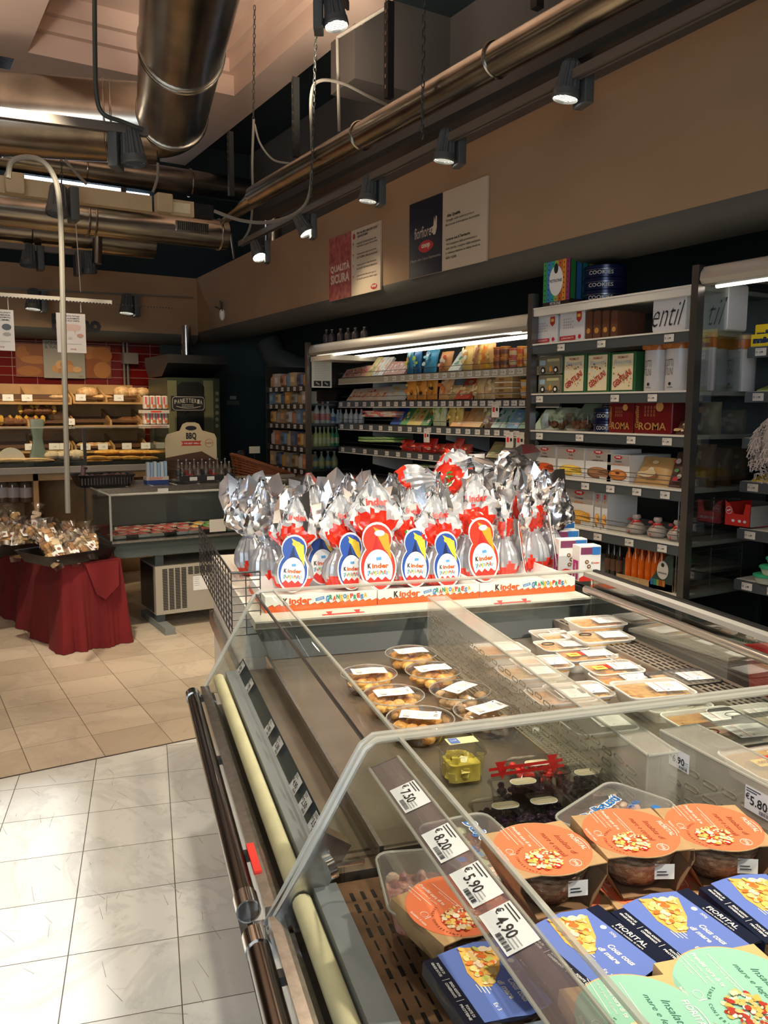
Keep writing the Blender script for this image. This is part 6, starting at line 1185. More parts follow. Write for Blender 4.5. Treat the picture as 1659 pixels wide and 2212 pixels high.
for k,px in enumerate((682,691,700,709,718,727)): bt('juice_bottle','yellow green juice bottle behind the glass end, %s of six'%od(k,6),px,UZ[3]+.003,.024,.17,(.40,.42,.16) if k<4 else (.05,.28,.14),(.3,.3,.25),(.5,.5,.3),'juice bottles behind glass')
for k,px in enumerate((680,694,708,722)): bt('oil_bottle','tall greenish bottle, fifth shelf behind the glass end, %s'%od(k,4),px,UZ[4]+.003-.05*0,.03,.15,(.25,.3,.2) if k%2 else (.1,.18,.22),(.35,.35,.3),(.4,.35,.15),'tall bottles behind glass')
for k in range(6): 
    p=onX(668+k*12,735 if k<3 else 720,3.3); t_=thing('storage_jar','small dark jar standing on top of the dairy chiller, %s of six'%od(k,6),'jar',Tr(3.30,p.y if p.y<6.35 else 6.33,2.098),'jars on top of the chiller') if 0 else None
for k,y in enumerate((6.30,6.2,6.05,5.92,5.8,5.66)):
    bottle('storage_bottle','dark bottle on top of the dairy chiller, %s'%od(k,6),3.25,y,2.097,.03,.12-.006*k,cmat((.06,.05,.05)),cmat((.2,.18,.16)),grp='bottles on top of the dairy chiller')
# ---------------- meat counter ----------------
random.seed(33); YC=5.62
def P(px,py,Y): return onY(px,py,Y)
t=thing('meat_counter','low glass fronted meat counter on a grey stand behind the eggs','display counter',Tr(0,0,0))
a=P(241,1169,YC); b=P(235,1070,YC); XL=a.x; XR=3.0; zd=a.z; zt_g=b.z
YB=6.45
m=M(); m.box(XL,YC,zd-.07,XR,YB,zd-.02,mat('counter_dark_green',(.035,.05,.045),.4)); m.box(XL,YC-.01,zd-.02,XR,YC+.01,zd-.005,steel); m.box(XL+.02,YC+.03,zd-.13,XR,YC+.06,zd-.07,cmat((.12,.15,.14))); m.box(XL,YB-.04,zd-.02,XR,YB,1.0,cmat((.24,.22,.18))); m.build('counter_body',t)
m=M(); m.box(XL+.03,YC+.02,zd-.02,XR-.02,YB-.05,zd-.005,darksteel); m.build('tray_deck',t)
m=M(); m.box(XL,YC,zd,XR,YC+.006,zt_g,glass); m.box(XL,YC,zd,XL+.006,YB,zt_g,glass); m.build('glass_front',t)
m=M(); 
for p_,q_ in (((XL,YC,zt_g),(XR,YC,zt_g)),((XL,YC,zt_g),(XL,YB,zt_g)),((XL,YC,zd),(XL,YC,zt_g)),((XL+.03,YB,zd),(XL+.03,YB,zt_g))): m.tube([p_,q_],.008,acryledge,8)
m.build('glass_edge',t)
zs_=P(300,1047,YB-.15).z; m=M(); m.box(XL+.02,YB-.35,zs_-.025,XR,YB+.25,zs_,steel); m.box(XL+.02,YB-.37,zs_-.05,XR,YB-.34,zs_-.01,steel)
for k in range(8): m.box(XL+.25+k*.18,YB-.30,zs_,XL+.262+k*.18,YB+.2,zs_+.0008,white)
m.box(XL+.45,YB-.372,zs_-.045,XL+.53,YB-.3705,zs_-.015,tagw); m.build('steel_top_shelf',t)
m=M()
for x in (P(345,1300,YC+.12).x,2.7):
    m=M(); m.box(x-.03,YC+.10,.05,x+.03,YC+.16,zd-.07,cmat((.10,.12,.12))); m.box(x-.035,YC-.12,0,x+.035,YC+.5,.05,cmat((.20,.22,.21))); m.build('stand_leg',t)
m=M(); m.box(XL+.03,YB-.1,0,XL+.09,YB-.04,zd-.07,cmat((.06,.07,.07))); m.build('stand_leg',t)
a=P(335,1225,YC+.05); b=P(335,1330,YC+.05); xr=2.45; m=M(); cz=cmat((.40,.36,.29)); m.box(a.x,YC+.05,b.z,xr,YC+.45,a.z,cz); m.box(a.x-.004,YC+.10,b.z+.01,a.x,YC+.42,a.z-.01,blackp)
y=YC+.049
for i in range(26):
    z=b.z+.035+(a.z-b.z-.06)*i/25
    for j in range(4): m.box(a.x+.05+j*.045,y-.001,z-.0035,a.x+.085+j*.045,y,z+.0035,blackp)
    if i>20:
        for j in range(10): m.box(a.x+.235+j*.045,y-.001,z-.0035,a.x+.27+j*.045,y,z+.0035,blackp)
p0=P(417,1245,y); p1=P(451,1272,y); T=FRONT(0,y-.001,0); m.rect(T,(p0.x+p1.x)/2,(p0.z+p1.z)/2,p1.x-p0.x,p0.z-p1.z,white); m.lines(T@Tr(0,0,.0006),p0.x+.008,p0.z-.012,.045,5,.014,.003,grey)
p0=P(460,1240,y); p1=P(502,1272,y); m.rect(T,(p0.x+p1.x)/2,(p0.z+p1.z)/2,p1.x-p0.x,p0.z-p1.z,black); m.build('compressor_box',t)
red_m=[cmat((.38,.07,.06)),cmat((.45,.16,.12)),cmat((.30,.05,.05))]
k=0
for row,(Y_,py) in enumerate(((YC+.12,1150),(YC+.27,1135),(YC+.42,1120))):
    for px in range(255,500,27):
        p=P(px+row*5,py,Y_); hl=('front','middle','back')[row]; t_=thing('meat_tray','wrapped meat tray in the %s row, %s of ten'%(hl,od((px-255)//27,10)),'meat tray',Tr(p.x,Y_,zd)@Rz(U(-12,12)),'wrapped meat trays'); c_=[(.45,.42,.36),(.03,.03,.03),(.5,.5,.46)][(k*7)%3]; k+=1
        m=M(); m.loft([[(x*q,y_*q,z) for x,y_ in rr(.115,.13,.012)] for q,z in ((.85,0),(1,.022),(.95,.02))],cmat(c_)); m.build('tray',t_)
        m=M(); 
        if px>400 and row>0: m.ell((0,0,.02),(.045,.05,.012),cmat((.12,.3,.05)) if px>440 else food_y,10,5,.15)
        else:
            for q in range(3): m.ell((U(-.02,.02),-.03+.03*q,.022),(.042,.018,.010),red_m[(k+q)%3],10,5,.1)
        m.rect(Tr(.02,0,.034),0,0,.04,.05,cmat((.55,.5,.4))); m.build('meat',t_)
p=P(470,1135,YC-.01); m=M(); m.box(p.x-.06,YC-.012,p.z-.045,p.x+.06,YC-.009,p.z+.045,cmat((.5,.48,.42))); m.build('paper_sign',label='small plain paper sign stuck on the meat counter glass',cat='sign')
zs1=zs_+.001
# black basket with bundles on the steel shelf
Ys=YB-.12
p0=P(150,1045,Ys); p1=P(292,1040,Ys); W=(p1.x-p0.x)*.9; t=thing('plastic_basket','shallow black plastic basket with dark bundles on the steel shelf','basket',Tr((p0.x+p1.x)/2,Ys,zs1)); m=M(); m.loft([[(x*k_,y_*k_,z) for x,y_ in rr(W,.28,.04)] for k_,z in ((.82,0),(1.0,.085),(1.04,.09),(.97,.085),(.80,.006))],blackp)
for k in range(18): m.box(-W*.42+k*W*.05,-.136,.02,-W*.42+k*W*.05+.01,-.122,.07,cmat((.05,.04,.04)))
m.build('basket',t); m=M()
for k in range(9): m.ell((-W*.36+k*W*.09,U(-.06,.06),.06),(.03,.07,.03),cmat([(.12,.06,.07),(.3,.22,.18),(.2,.1,.1)][k%3]),8,5,.2)
m.tube([(-W*.33,0,.08),(-W*.30,.02,.15),(-W*.28,0,.13)],.018,cmat((.22,.13,.14)),6); m.build('bundles',t)
p0=P(313,1040,Ys); p1=P(361,1040,Ys); W=p1.x-p0.x; t=thing('candy_display_box','blue and white counter box of upright wrapped sticks','display box',Tr((p0.x+p1.x)/2,Ys,zs1)); m=M(); m.prism(rr(W,.10,.008),0,.03,cmat((.02,.05,.2))); m.prism([(x*1.02,y_*1.02) for x,y_ in rr(W,.10,.008)],.03,.055,cmat((.6,.5,.4))); m.text('candy',FRONT(0,-.053,.042),0,0,w=W*.6,h=.01,m=black) if 0 else m.lines(FRONT(0,-.053,.05),-W*.4,0,W*.8,3,.007,.002,redp); m.build('card_box',t)
for k in range(6):
    m=M(); m.box(-W*.45+k*W*.155,-.035,.05,-W*.45+k*W*.155+W*.13,.0,.165+U(-.01,.01),cmat((.30,.45,.60) if k%2 else (.5,.58,.62))); m.build('wrapped_stick',t)
# spice rack
p0=P(388,1030,Ys-.1); p1=P(505,1025,Ys-.1); W=p1.x-p0.x; xc=(p0.x+p1.x)/2; t=thing('spice_rack','black wire counter rack with cream BBQ header card','display rack',Tr(xc,Ys-.02,zs1)); m=M()
for z in (.0,.05,.1): m.tube([(-W/2,-.1,z+.01),(W/2,-.1,z+.01),(W/2,.14,z+.01+z*.5),(-W*.72,.14,z+.01+z*.5),(-W/2,-.1,z+.01)],.003,wm,5)
for x in (-W/2,W/2): m.tube([(x,-.1,0),(x,-.1,.12)],.004,wm,5)
m.box(-W/2,-.104,.015,W/2,-.10,.055,dkplastic); m.box(-W*.5,-.1,.0,W*.5,.14,.004,dkplastic)
for x in (-.3,.05,.4): m.rect(FRONT(W*x*.9,-.105,.035),0,0,.06,.028,tagw)
m.build('wire_rack',t)
h0=P(358,1000,Ys+.14); h1=P(467,912,Ys+.14); Wc=h1.x-h0.x; Hc=h1.z-zs1; m=M(); o=[(0,.0),(Wc,.0),(Wc,Hc*.72),(Wc*.96,Hc*.80),(Wc*.72,Hc*.86),(Wc*.66,Hc*.97),(Wc*.58,Hc*1.0),(Wc*.42,Hc*1.0),(Wc*.34,Hc*.97),(Wc*.28,Hc*.86),(Wc*.04,Hc*.80),(0,Hc*.72)]
m.T=Fr((h0.x-xc,.16,0),(1,0,0),(0,0,1)); m.prism(o,-.003,0,cmat((.62,.50,.30))); T=Tr(0,0,.001); T2=Tr(0,0,.002)
m.flat([(0,0),(Wc,0),(Wc,Hc*.34),(Wc*.7,Hc*.5),(Wc*.4,Hc*.46),(0,Hc*.4)],T,cmat((.10,.05,.03))); m.text('BBQ',T2,Wc*.5,Hc*.76,w=Wc*.2,h=Hc*.13,m=black,bold=.04); m.flat([(Wc*.3,Hc*.6),(Wc*.7,Hc*.6),(Wc*.66,Hc*.64),(Wc*.7,Hc*.68),(Wc*.3,Hc*.68),(Wc*.34,Hc*.64)],T,cmat((.55,.04,.02))); m.text('THE BEST GRILL',T2,Wc*.5,Hc*.64,w=Wc*.3,m=white,bold=.02)
m.flat(sc(circ(1,16),Wc*.11,Hc*.04,Wc*.5,Hc*.90),T,black); m.tube([(Wc*.85+Wc*.08*cos(q),Hc*.64+Wc*.08*sin(q),.002) for q in [2*pi*k/16 for k in range(16)]],.0015,cmat((.5,.15,.05)),4,closed=True); m.text('expert',T2,Wc*.85,Hc*.64,w=Wc*.12,m=cmat((.5,.1,.03)))
m.T=I4; m.build('header_card',t,label='cream header card lettered BBQ THE BEST GRILL')
for row in range(2):
    for k in range(7):
        x=-W*.44+k*W*.145; bottle('spice_grinder','glass spice grinder in the rack, %s of the %s row'%(od(k,7),('front','back')[row]),xc+x,Ys-.08+.09*row,zs1+.006+.02*row,.021,.155,mat('spice_glass',(.12,.09,.07),.15,coat=.6),mat('spice_cap',(.45,.43,.42),.25,.8),grp='spice grinders',lab=cmat([(.05,.05,.05),(.35,.04,.03),(.2,.15,.1)][k%3]))
# wicker basket
Yw=6.78; p0=P(512,1060,Yw); p1=P(662,1060,Yw); W=p1.x-p0.x; t=thing('wicker_basket','large oval brown wicker basket sloping to the right behind the eggs','basket',Tr((p0.x+p1.x)/2,Yw+.1,0)); zl=P(520,985,Yw).z; zr=P(655,1040,Yw).z; zb_=.78; m=M(); wk=mat('wicker',(.32,.10,.035),.45,nz=.4,ns=60,coat=.2)
n=48; J=14
for j in range(J):
    P_=[]
    for i in range(n+1):
        a_=2*pi*i/n; u=(1+cos(a_))/2; zt0=zl+(zr-zl)*u**1.0+.03*sin(a_)*0; z=zb_+(zt0-zb_)*(j+.5)/J; k=.86+.14*j/J+(.012 if (i+j)%2 else -.012); P_.append((W/2*k*cos(a_),.2*k*sin(a_),z))
    m.tube(P_[:-1],.0085,wk,5,closed=True)
for i in range(0,n,2):
    a_=2*pi*i/n; u=(1+cos(a_))/2; m.tube([(W/2*.86*cos(a_),.2*.86*sin(a_),zb_),(W/2*cos(a_),.2*sin(a_),zl+(zr-zl)*u)],.006,wk,4)
m.tube([(W/2*1.01*cos(a_),.2*1.01*sin(a_),zl+(zr-zl)*(1+cos(a_))/2+.008) for a_ in [2*pi*i/n for i in range(n)]],.016,wk,6,closed=True); m.prism([(W/2*.86*cos(a_),.17*sin(a_)) for a_ in [2*pi*i/24 for i in range(24)]],zb_,zb_+.01,wk); m.build('woven_body',t)
m=M(); m.box(-W*.4,-.15,.0,W*.4,.15,zb_,darksteel); m.build('basket_stand',t)
p=P(552,972,Yw); m=M(); m.box(p.x-.05,Yw+.02,p.z-.03,p.x+.05,Yw+.025,p.z+.03,cmat((.6,.56,.42))); m.tube([(p.x,Yw+.03,p.z-.03),(p.x,Yw+.03,p.z-.10)],.004,black,5); m.build('price_card',label='cream price card clipped above the wicker basket',cat='sign')
p=P(525,985,Yw+.05); m=M(); m.ell((p.x,Yw+.1,p.z),(.05,.04,.05),cellophane,8,6,.25); m.build('wrapped_item',label='clear wrapped item poking out of the wicker basket',cat='packet')
# ---------------- red cloth table ----------------
zt0=.565; fl=[P_ for P_ in (at(132,1419,0),at(292,1389,0))]
xl,xr_=fl[0].x,fl[1].x; yf_=5.36; yb_=7.2
t=thing('draped_table','low display table draped to the floor in a deep red cloth','table',(TM:=Tr(fl[0].x,fl[0].y+.03,0)@Rz(8)@Tr((xr_-xl)/2,(yb_-yf_)/2,0))); cx_,cy_=(xl+xr_)/2,(yf_+yb_)/2
redc=mat('red_cloth',(.17,.006,.008),.9,nz=.15,ns=6); m=M(); hw,hd=(xr_-xl)/2-.05,(yb_-yf_)/2-.05; n=160; rings=[]
base=[]
for i in range(n):
    s_=i/n*4; e=int(s_); f=s_-e
    base.append([(-hw+2*hw*f,-hd),(hw,-hd+2*hd*f),(hw-2*hw*f,hd),(-hw,hd-2*hd*f)][e])
for j in range(9):
    k=j/8; z=zt0*(1-k)+.003; r_=[]
    for i,(x,y_) in enumerate(base):
        d=math.hypot(x,y_); nx,ny=(x/hw)**5,(y_/hd)**5; l=math.hypot(nx,ny)+1e-6; nx/=l; ny/=l; w=k*.055+ .022*k*sin(i*.55+2*sin(i*.13))+.008*k*sin(i*1.7)
        r_.append((x+nx*w,y_+ny*w,z))
    rings.append(r_)
m.loft(rings,redc,c0=True,c1=False); fx=-hw*.25
m.add([(fx,-hd-.012,zt0-.005),(hw*.9,-hd-.012,zt0-.005),(hw*.8,-hd-.06,zt0-.16),(fx+.10,-hd-.075,zt0-.24),(fx+.05,-hd-.06,zt0-.20)],[(0,1,2,3,4)],redc); m.build('red_cloth',t,ang=70)
m=M(); m.box(-hw+.02,-hd+.02,.01,hw-.02,hd-.02,zt0-.02,wood); m.build('table_frame',t)
def btray(label,px0,px1,py,Yc,D,rot,z):
    p0=P(px0,py,Yc-D/2); p1=P(px1,py,Yc-D/2); W=p1.x-p0.x; T0=Tr((p0.x+p1.x)/2,Yc,z)@Rz(rot+8); t=thing('display_tray',label,'tray',T0); m=M(); m.loft([[(x*k_,y_*k_,z_) for x,y_ in rr(W,D,.04)] for k_,z_ in ((.85,0),(1,.07),(1.04,.075),(.98,.07),(.83,.008))],blackp); m.build('tray',t); return T0,W,D
TT=[btray('front black tray heaped with wrapped biscuits on the red table',66,248,1215,5.60,.40,14,zt0+.006),btray('rear black tray of wrapped biscuits behind the front one',-75,150,1165,6.22,.62,2,zt0+.006)]
bc=[(.62,.42,.20),(.45,.24,.09),(.68,.55,.36),(.35,.18,.08),(.6,.45,.3),(.55,.32,.14)]
for r_i,(T0,W,D) in enumerate(TT):
    nn=(18,34)[r_i]
    for k in range(nn):
        x=U(-.40,.40)*W; y_=(-.34+.70*k/nn)*D; z=.035+.09*(k/nn)+U(0,.05)*(1+r_i*.6); lx=('amber','brown','pale','dark brown','beige','tan')[k%6]
        t_=thing('biscuit_packet','wrapped %s biscuits on the %s biscuit tray, %s from its front'%(lx,('front','rear')[r_i],(ORD+['twenty-fifth','twenty-sixth','twenty-seventh','twenty-eighth','twenty-ninth','thirtieth','thirty-first','thirty-second','thirty-third','thirty-fourth'])[k]),'biscuit packet',T0@Tr(x,y_,z)@Rz(U(-50,50))@Rx(U(20,65))@Ry(U(-20,20))@Matrix.Scale(1.25,4),'wrapped biscuits on the %s tray'%('front','rear')[r_i])
        m=M()
        for q in range(5): m.T=Tr(U(-.01,.01),-.05+.025*q,U(-.004,.004))@Rz(U(-10,10)); m.prism(rr(.05,.022,.006,2),-.012,.014,cmat(bc[(k+q//3)%6]))
        m.T=I4; m.build('biscuits',t_)
        m=M(); m.loft([[(w*cos(a_)*(1+U(-.12,.12)),yy,h_*sin(a_)*(1+U(-.15,.15))) for a_ in [2*pi*i/10 for i in range(10)]] for yy,w,h_ in ((-.085,.034,.003),(-.06,.036,.02),(0,.038,.024),(.055,.036,.02),(.08,.018,.012),(.12,.045,.010))],cellophane,c1=False); 
        m.build('cellophane_wrap',t_,ang=20)
        m=M(); m.rect(Tr(0,-.02,.026)@Rz(8),0,0,.035,.05,paper); m.flat(sc(circ(1,10),.010,.010,0,-.02),Tr(0,0,.027),cmat((.25,.12,.08))); m.build('paper_tag',t_)
# ---------------- bakery ----------------
YK=7.3; zk=P(90,1010,YK).z; xe=P(372,985,YK).x
t=thing('bakery_counter','long bakery counter with stone top and wooden front','counter',Tr(0,0,0)); m=M(); m.box(-3,YK,zk-.05,xe,YK+.75,zk,mat('counter_stone',(.36,.33,.29),.35)); m.build('worktop',t)
m=M(); m.box(-3,YK+.02,zk-.11,xe,YK+.06,zk-.05,wood); m.box(-3,YK+.60,0,xe,YK+.62,zk-.05,wood)
for px in (78,-110): x=P(px,1040,YK).x; m.box(x-.02,YK+.02,0,x+.02,YK+.6,zk-.05,wood)
m.box(-3,YK+.02,.42,P(240,1060,YK).x,YK+.6,.46,wood); m.box(P(240,1060,YK).x-.03,YK+.02,0,P(240,1060,YK).x,YK+.6,zk-.05,wood); m.build('wooden_cabinet',t)
for k,px in enumerate((5,28,55)):
    bottle('biscuit_jar','jar of biscuits with white oval label under the bakery counter, %s of three'%od(k,3),P(px,1060,YK+.12).x,YK+.12,P(px,1085,YK+.12).z,.05,.28,mat('jar_brown',(.12,.07,.04),.2,coat=.6),cmat((.2,.18,.15)),grp='jars under the bakery counter',lab=cmat((.45,.4,.35)))
# glass case
zg0=zk+.004; zg1=P(100,927,YK+.05).z; m=M(); 
t=thing('bakery_glass_case','glass case with flat breads along the bakery counter','display case',Tr(0,0,0))
m.box(-3,YK+.06,zg0,xe-.02,YK+.066,zg1,glass); m.box(-3,YK+.06,zg1,xe-.02,YK+.5,zg1+.008,glass); m.box(xe-.026,YK+.06,zg0,xe-.02,YK+.5,zg1,glass); m.build('glass_panes',t)
m=M(); m.box(-3,YK+.05,zg1+.008,xe-.02,YK+.07,zg1+.02,acryledge)
for px in (182,): x=P(px,960,YK+.06).x; m.box(x-.012,YK+.04,zg0,x+.012,YK+.06,zg1,darksteel)
m.box(-3,YK+.08,zg0-.002,xe-.04,YK+.6,zg0+.03,dkplastic); m.build('case_frame',t)
def loafs(label,name,px0,px1,n,py,Y,rx,ry,rz,mm,grp,jit=.0):
    for k in range(n):
        px=px0+(px1-px0)*(k+.5)/n; p=P(px,py,Y); m=M(); m.ell((0,0,0),(rx*U(.85,1.15),ry,rz*U(.85,1.15)),mm,14,8,.05)
        for q in range(3): m.tube([(-rx*.5+q*rx*.45,-ry*.5,rz*.72),(-rx*.4+q*rx*.45,ry*.4,rz*.8)],rz*.07,bread if mm is not bread else cookie,4)
        m.build(name,label='%s, %s of %d'%(label,od(k,n),n) if n>1 else label,cat='bread',group=grp if n>1 else None,mw=Tr(p.x,Y+U(-jit,jit),p.z)@Rz(U(-15,15)))
gb=mat('golden_focaccia',(.72,.36,.07),.55,nz=.4,ns=25,bump=.4); fl_=mat('floury_bread',(.62,.50,.36),.8,nz=.3,ns=15,bump=.2)
loafs('golden flat bread in the glass case, front row','flat_bread',188,335,4,990,YK+.2,.12,.10,.022,gb,'golden flat breads front row'); loafs('golden flat bread in the glass case, back row','flat_bread',210,345,3,977,YK+.36,.13,.08,.022,gb,'golden flat breads back row'); loafs('orange topped pizza slice in the glass case','pizza_slice',186,240,2,996,YK+.13,.09,.05,.012,food_o,'pizza slices')
loafs('floury round loaf in the glass case','loaf',100,178,3,984,YK+.28,.08,.09,.05,fl_,'floury round loaves'); loafs('woven edge pale bread at the left of the glass case','pie',0,92,2,995,YK+.2,.17,.1,.022,cookie,'pale pies')
# paper cups stack and scale
p=P(22,960,YK+.25); m=M(); m.prism([(.11*cos(a_),.12*sin(a_)) for a_ in [R(x) for x in range(0,181,15)]],0,.05,cmat((.62,.58,.5))); m.build('paper_roll',label='white rounded paper dispenser on the bakery counter',cat='dispenser',mw=Fr((p.x,YK+.25,zg0+.035),(1,0,0),(0,0,1)))
p=P(82,960,YK+.3); t=thing('kitchen_scale','grey green column scale with a rounded display head','scale',Tr(p.x,YK+.3,zg0+.03)); m=M(); tg=cmat((.16,.20,.18)); m.loft([[(x*a_,y_*.6*a_,z) for x,y_ in rr(.14,.14,.03)] for a_,z in ((1,0),(1,.05),(.7,.12),(.55,.2),(.75,.27),(.8,.34),(.75,.36))],tg); m.build('scale_body',t)
# wall bread shelves
YW=8.95
def shelfrow(label,px0,px1,py,hb,back=True,divs=()):
    p0=P(px0,py,YW); p1=P(px1,py,YW); t=thing('bread_shelf',label,'shelf',Tr(0,0,0)); m=M(); z=p0.z; m.box(p0.x,YW,z-.02,p1.x,YW+.42,z,wood)
    m.build('shelf_board',t); m=M(); m.box(p0.x,YW+.40,z,p1.x,YW+.42,z+hb,wood); m.build('back_board',t)
    for px in (px0,*divs,px1-4): x=P(px,py,YW).x; m=M(); m.add([(x,YW,z),(x,YW+.4,z),(x,YW+.4,z+.17),(x,YW,z+.05),(x+.02,YW,z),(x+.02,YW+.4,z),(x+.02,YW+.4,z+.17),(x+.02,YW,z+.05)],[(0,1,2,3),(7,6,5,4),(0,3,7,4),(3,2,6,7),(1,5,6,2),(0,4,5,1)],wood); m.build('side_divider',t)
    m=M(); 
    for k in range(14): m.box(p0.x+.03,YW+.02+k*.028,z+.03+k*.004,p1.x-.03,YW+.026+k*.028,z+.036+k*.004,cmat((.12,.06,.03)))
    m.build('wire_grid',t); return z,t
def stags(t,pys,z,):
    for px in pys: x=P(px,860,YW).x; m=M(); T=FRONT(x,YW-.01,z+.045); m.rect(T,0,0,.10,.065,white); m.text('1,98',T@Tr(0,0,.001),.005,-.004,h=.018,m=grey); m.build('price_tag',t)
z1,t1=shelfrow('upper left bread shelf of light wood',-90,155,868,.19,divs=(58,)); stags(t1,(17,58),z1)
z2,t2_=shelfrow('upper right bread shelf of light wood with round loaves',158,308,868,.19,divs=(228,)); stags(t2_,(174,256),z2)
z3,t3_=shelfrow('middle left bread shelf of light wood with wrapped cakes',-90,155,922,.15,divs=(60,)); stags(t3_,(148,),z3)
z4,t4=shelfrow('middle right bread shelf of light wood',158,308,919,.15,divs=(238,))
z5,t5=shelfrow('lower left bread shelf behind the glass case',-90,158,978,.13,divs=(70,)); stags(t5,(60,112,135),z5)
z6,t6=shelfrow('lower right bread shelf behind the glass case',162,322,975,.13,divs=(245,)); stags(t6,(180,218,270,311),z6)
m=M(); a=P(-90,830,YW+.43); b=P(310,830,YW+.43); m.box(a.x,YW+.43,.4,b.x,YW+.47,a.z,wood); m.build('wall_panel',label='light wooden wall panel behind the bread shelves',cat='wall panel')
loafs('dark crusted round loaf on the upper right shelf','loaf',178,200,2,848,YW+.2,.09,.09,.06,bread,'round loaves left group'); loafs('flat round loaf low on the upper right shelf','loaf',208,235,1,858,YW+.15,.12,.08,.03,bread,None); loafs('round floury loaf on the upper right shelf','loaf',252,318,3,848,YW+.2,.10,.09,.065,bread,'round loaves right group'); loafs('pale roll on the upper left shelf','bread_roll',112,140,2,858,YW+.15,.07,.06,.025,cookie,'pale rolls'); loafs('dark seeded loaf on the middle right shelf','loaf',262,310,2,908,YW+.2,.10,.1,.045,bread2,'dark seeded loaves'); loafs('brown loaf on the lower right shelf','loaf',172,240,4,962,YW+.2,.08,.08,.035,bread,'brown loaves lower shelf'); loafs('rustic loaf at the right of the middle left shelf','loaf',108,140,1,898,YW+.3,.12,.1,.05,bread,None)
for k,px in enumerate((20,40,60,75,100,85,62)):
    p=P(px,910 if k<4 else 895,YW+.12); t_=thing('wrapped_cake','dark cake in gold cellophane, middle left shelf, %s of seven'%ORD[k],'cake',Tr(p.x,YW+.12,z3+(.05 if k<4 else .16)),'cellophane wrapped cakes'); m=M(); m.ell((0,0,0),(.07,.06,.045),bread2,12,7,.1); m.build('cake',t_); 
    for sx in (-1,1): m=M(); m.ell((.075*sx,0,.01),(.03,.05,.05),cmat((.65,.4,.08),.2),8,6,.25); m.build('gold_wrapper',t_)
# red and white packs stacked at the end of the shelves
YR=7.75
for r_ in range(2):
    for k in range(4):
        px=316+13*k; py=(884,917)[r_]; p=P(px,py,YR); t_=thing('rice_cake_pack','red and white pack in the end rack, %s, %s tier'%(od(k,4),('upper','lower')[r_]),'packet',Tr(p.x,YR,p.z),'red and white packs in the end rack'); m=M(); m.prism(rr(.05,.08,.01),0,.125,cmat((.55,.5,.48)),bev=.01); m.rect(FRONT(-.012,-.041,.08),0,0,.012,.07,redp); m.rect(FRONT(.008,-.041,.03),0,0,.03,.025,cmat((.5,.15,.05))); m.build('pack',t_)
    p0=P(308,(888,920)[r_],YR-.06); p1=P(366,(888,920)[r_],YR-.06); m=M(); m.box(p0.x,YR-.06,p0.z-.02,p1.x,YR+.08,p0.z+.01,cmat((.55,.5,.45))); m.rect(FRONT((p0.x+p1.x)/2,YR-.061,p0.z-.005),0,0,.1,.012,redp); m.build('card_tray',label='shallow white card tray under the red and white packs, %s tier'%('upper','lower')[r_],cat='tray')
# oven / bread cabinet
YO=8.25; p0=P(362,815,YO); p1=P(478,1010,YO); t=thing('bakery_oven','tall dark green bakery oven with a black hood and chrome flue','oven',Tr(0,0,0)); og_=cmat((.025,.036,.022)); cr_=cmat((.12,.125,.07)); m=M(); m.box(p0.x,YO,0,p1.x,YO+.7,p0.z,og_); m.build('oven_body',t)
z0=P(400,812,YO).z; z1_=P(400,768,YO).z; xa_=P(328,800,YO).x if 0 else p0.x; m=M(); m.loft([[(xa_,YO+.2,z0),(p1.x,YO+.2,z0),(p1.x,YO+.7,z0),(xa_,YO+.7,z0)],[(xa_-.03,YO-.12,z0+.12),(P(490,790,YO-.1).x,YO-.12,z0+.12),(P(490,790,YO-.1).x,YO+.7,z0+.12),(xa_-.03,YO+.7,z0+.12)],[(xa_-.03,YO-.12,z1_),(P(490,790,YO-.1).x,YO-.12,z1_),(P(490,790,YO-.1).x,YO+.7,z1_),(xa_-.03,YO+.7,z1_)]],cmat((.012,.014,.012))); m.build('hood',t)
m=M(); o=[(P(x,y_,YO-.01).x,P(x,y_,YO-.01).z) for x,y_ in ((382,1000),(382,835),(392,825),(430,825),(441,835),(441,1000))]; T=FRONT(0,YO-.011,0); m.flat([(x,z) for x,z in o],T,blackp)
for x0_,x1_ in ((366,381),(443,460)): a=P(x0_,1000,YO-.01); b=P(x1_,822,YO-.01); m.rect(T,(a.x+b.x)/2,(a.z+b.z)/2,b.x-a.x,b.z-a.z,cr_)
a=P(464,1000,YO-.01); b=P(474,840,YO-.01); m.rect(T,(a.x+b.x)/2,(a.z+b.z)/2,b.x-a.x,b.z-a.z,cmat((.03,.035,.03)))
for k in range(6): q=P(469,850+k*14,YO-.015); m.flat(circ(.02,12),FRONT(q.x,YO-.014,q.z),cmat((.12,.12,.1)))
m.build('oven_door',t); m=M(); q=P(403,768,YO+.2); q2=P(402,728,YO+.2); m.cyl((q.x,YO+.2,z1_),(q.x,YO+.2,2.4),.05,chrome,18); 
for z in (z1_+.05,z1_+.14): m.cyl((q.x,YO+.2,z),(q.x,YO+.2,z+.02),.056,chrome,18)
m.build('flue_pipe',t)
a=P(371,888,YO-.2); b=P(443,856,YO-.2); m=M(); T=FRONT(0,YO-.2,0); cx2,cz2=(a.x+b.x)/2,(a.z+b.z)/2; W=b.x-a.x; Hs=b.z-a.z; m.box(a.x,YO-.199,a.z,b.x,YO-.18,b.z,black); m.tube([(cx2+x,YO-.2,cz2+y_) for x,y_ in rr(W*.94,Hs*.88,.03)],.003,cmat((.4,.4,.36)),4,closed=True)
for i,c_ in enumerate('PANETTERIA'): u=(i-4.5)/4.5; m.text(c_,T,cx2+u*W*.38,cz2+Hs*(.2-.10*u*u)+.0,w=W*.065,h=Hs*.28,m=cmat((.45,.44,.38)),bold=.01)
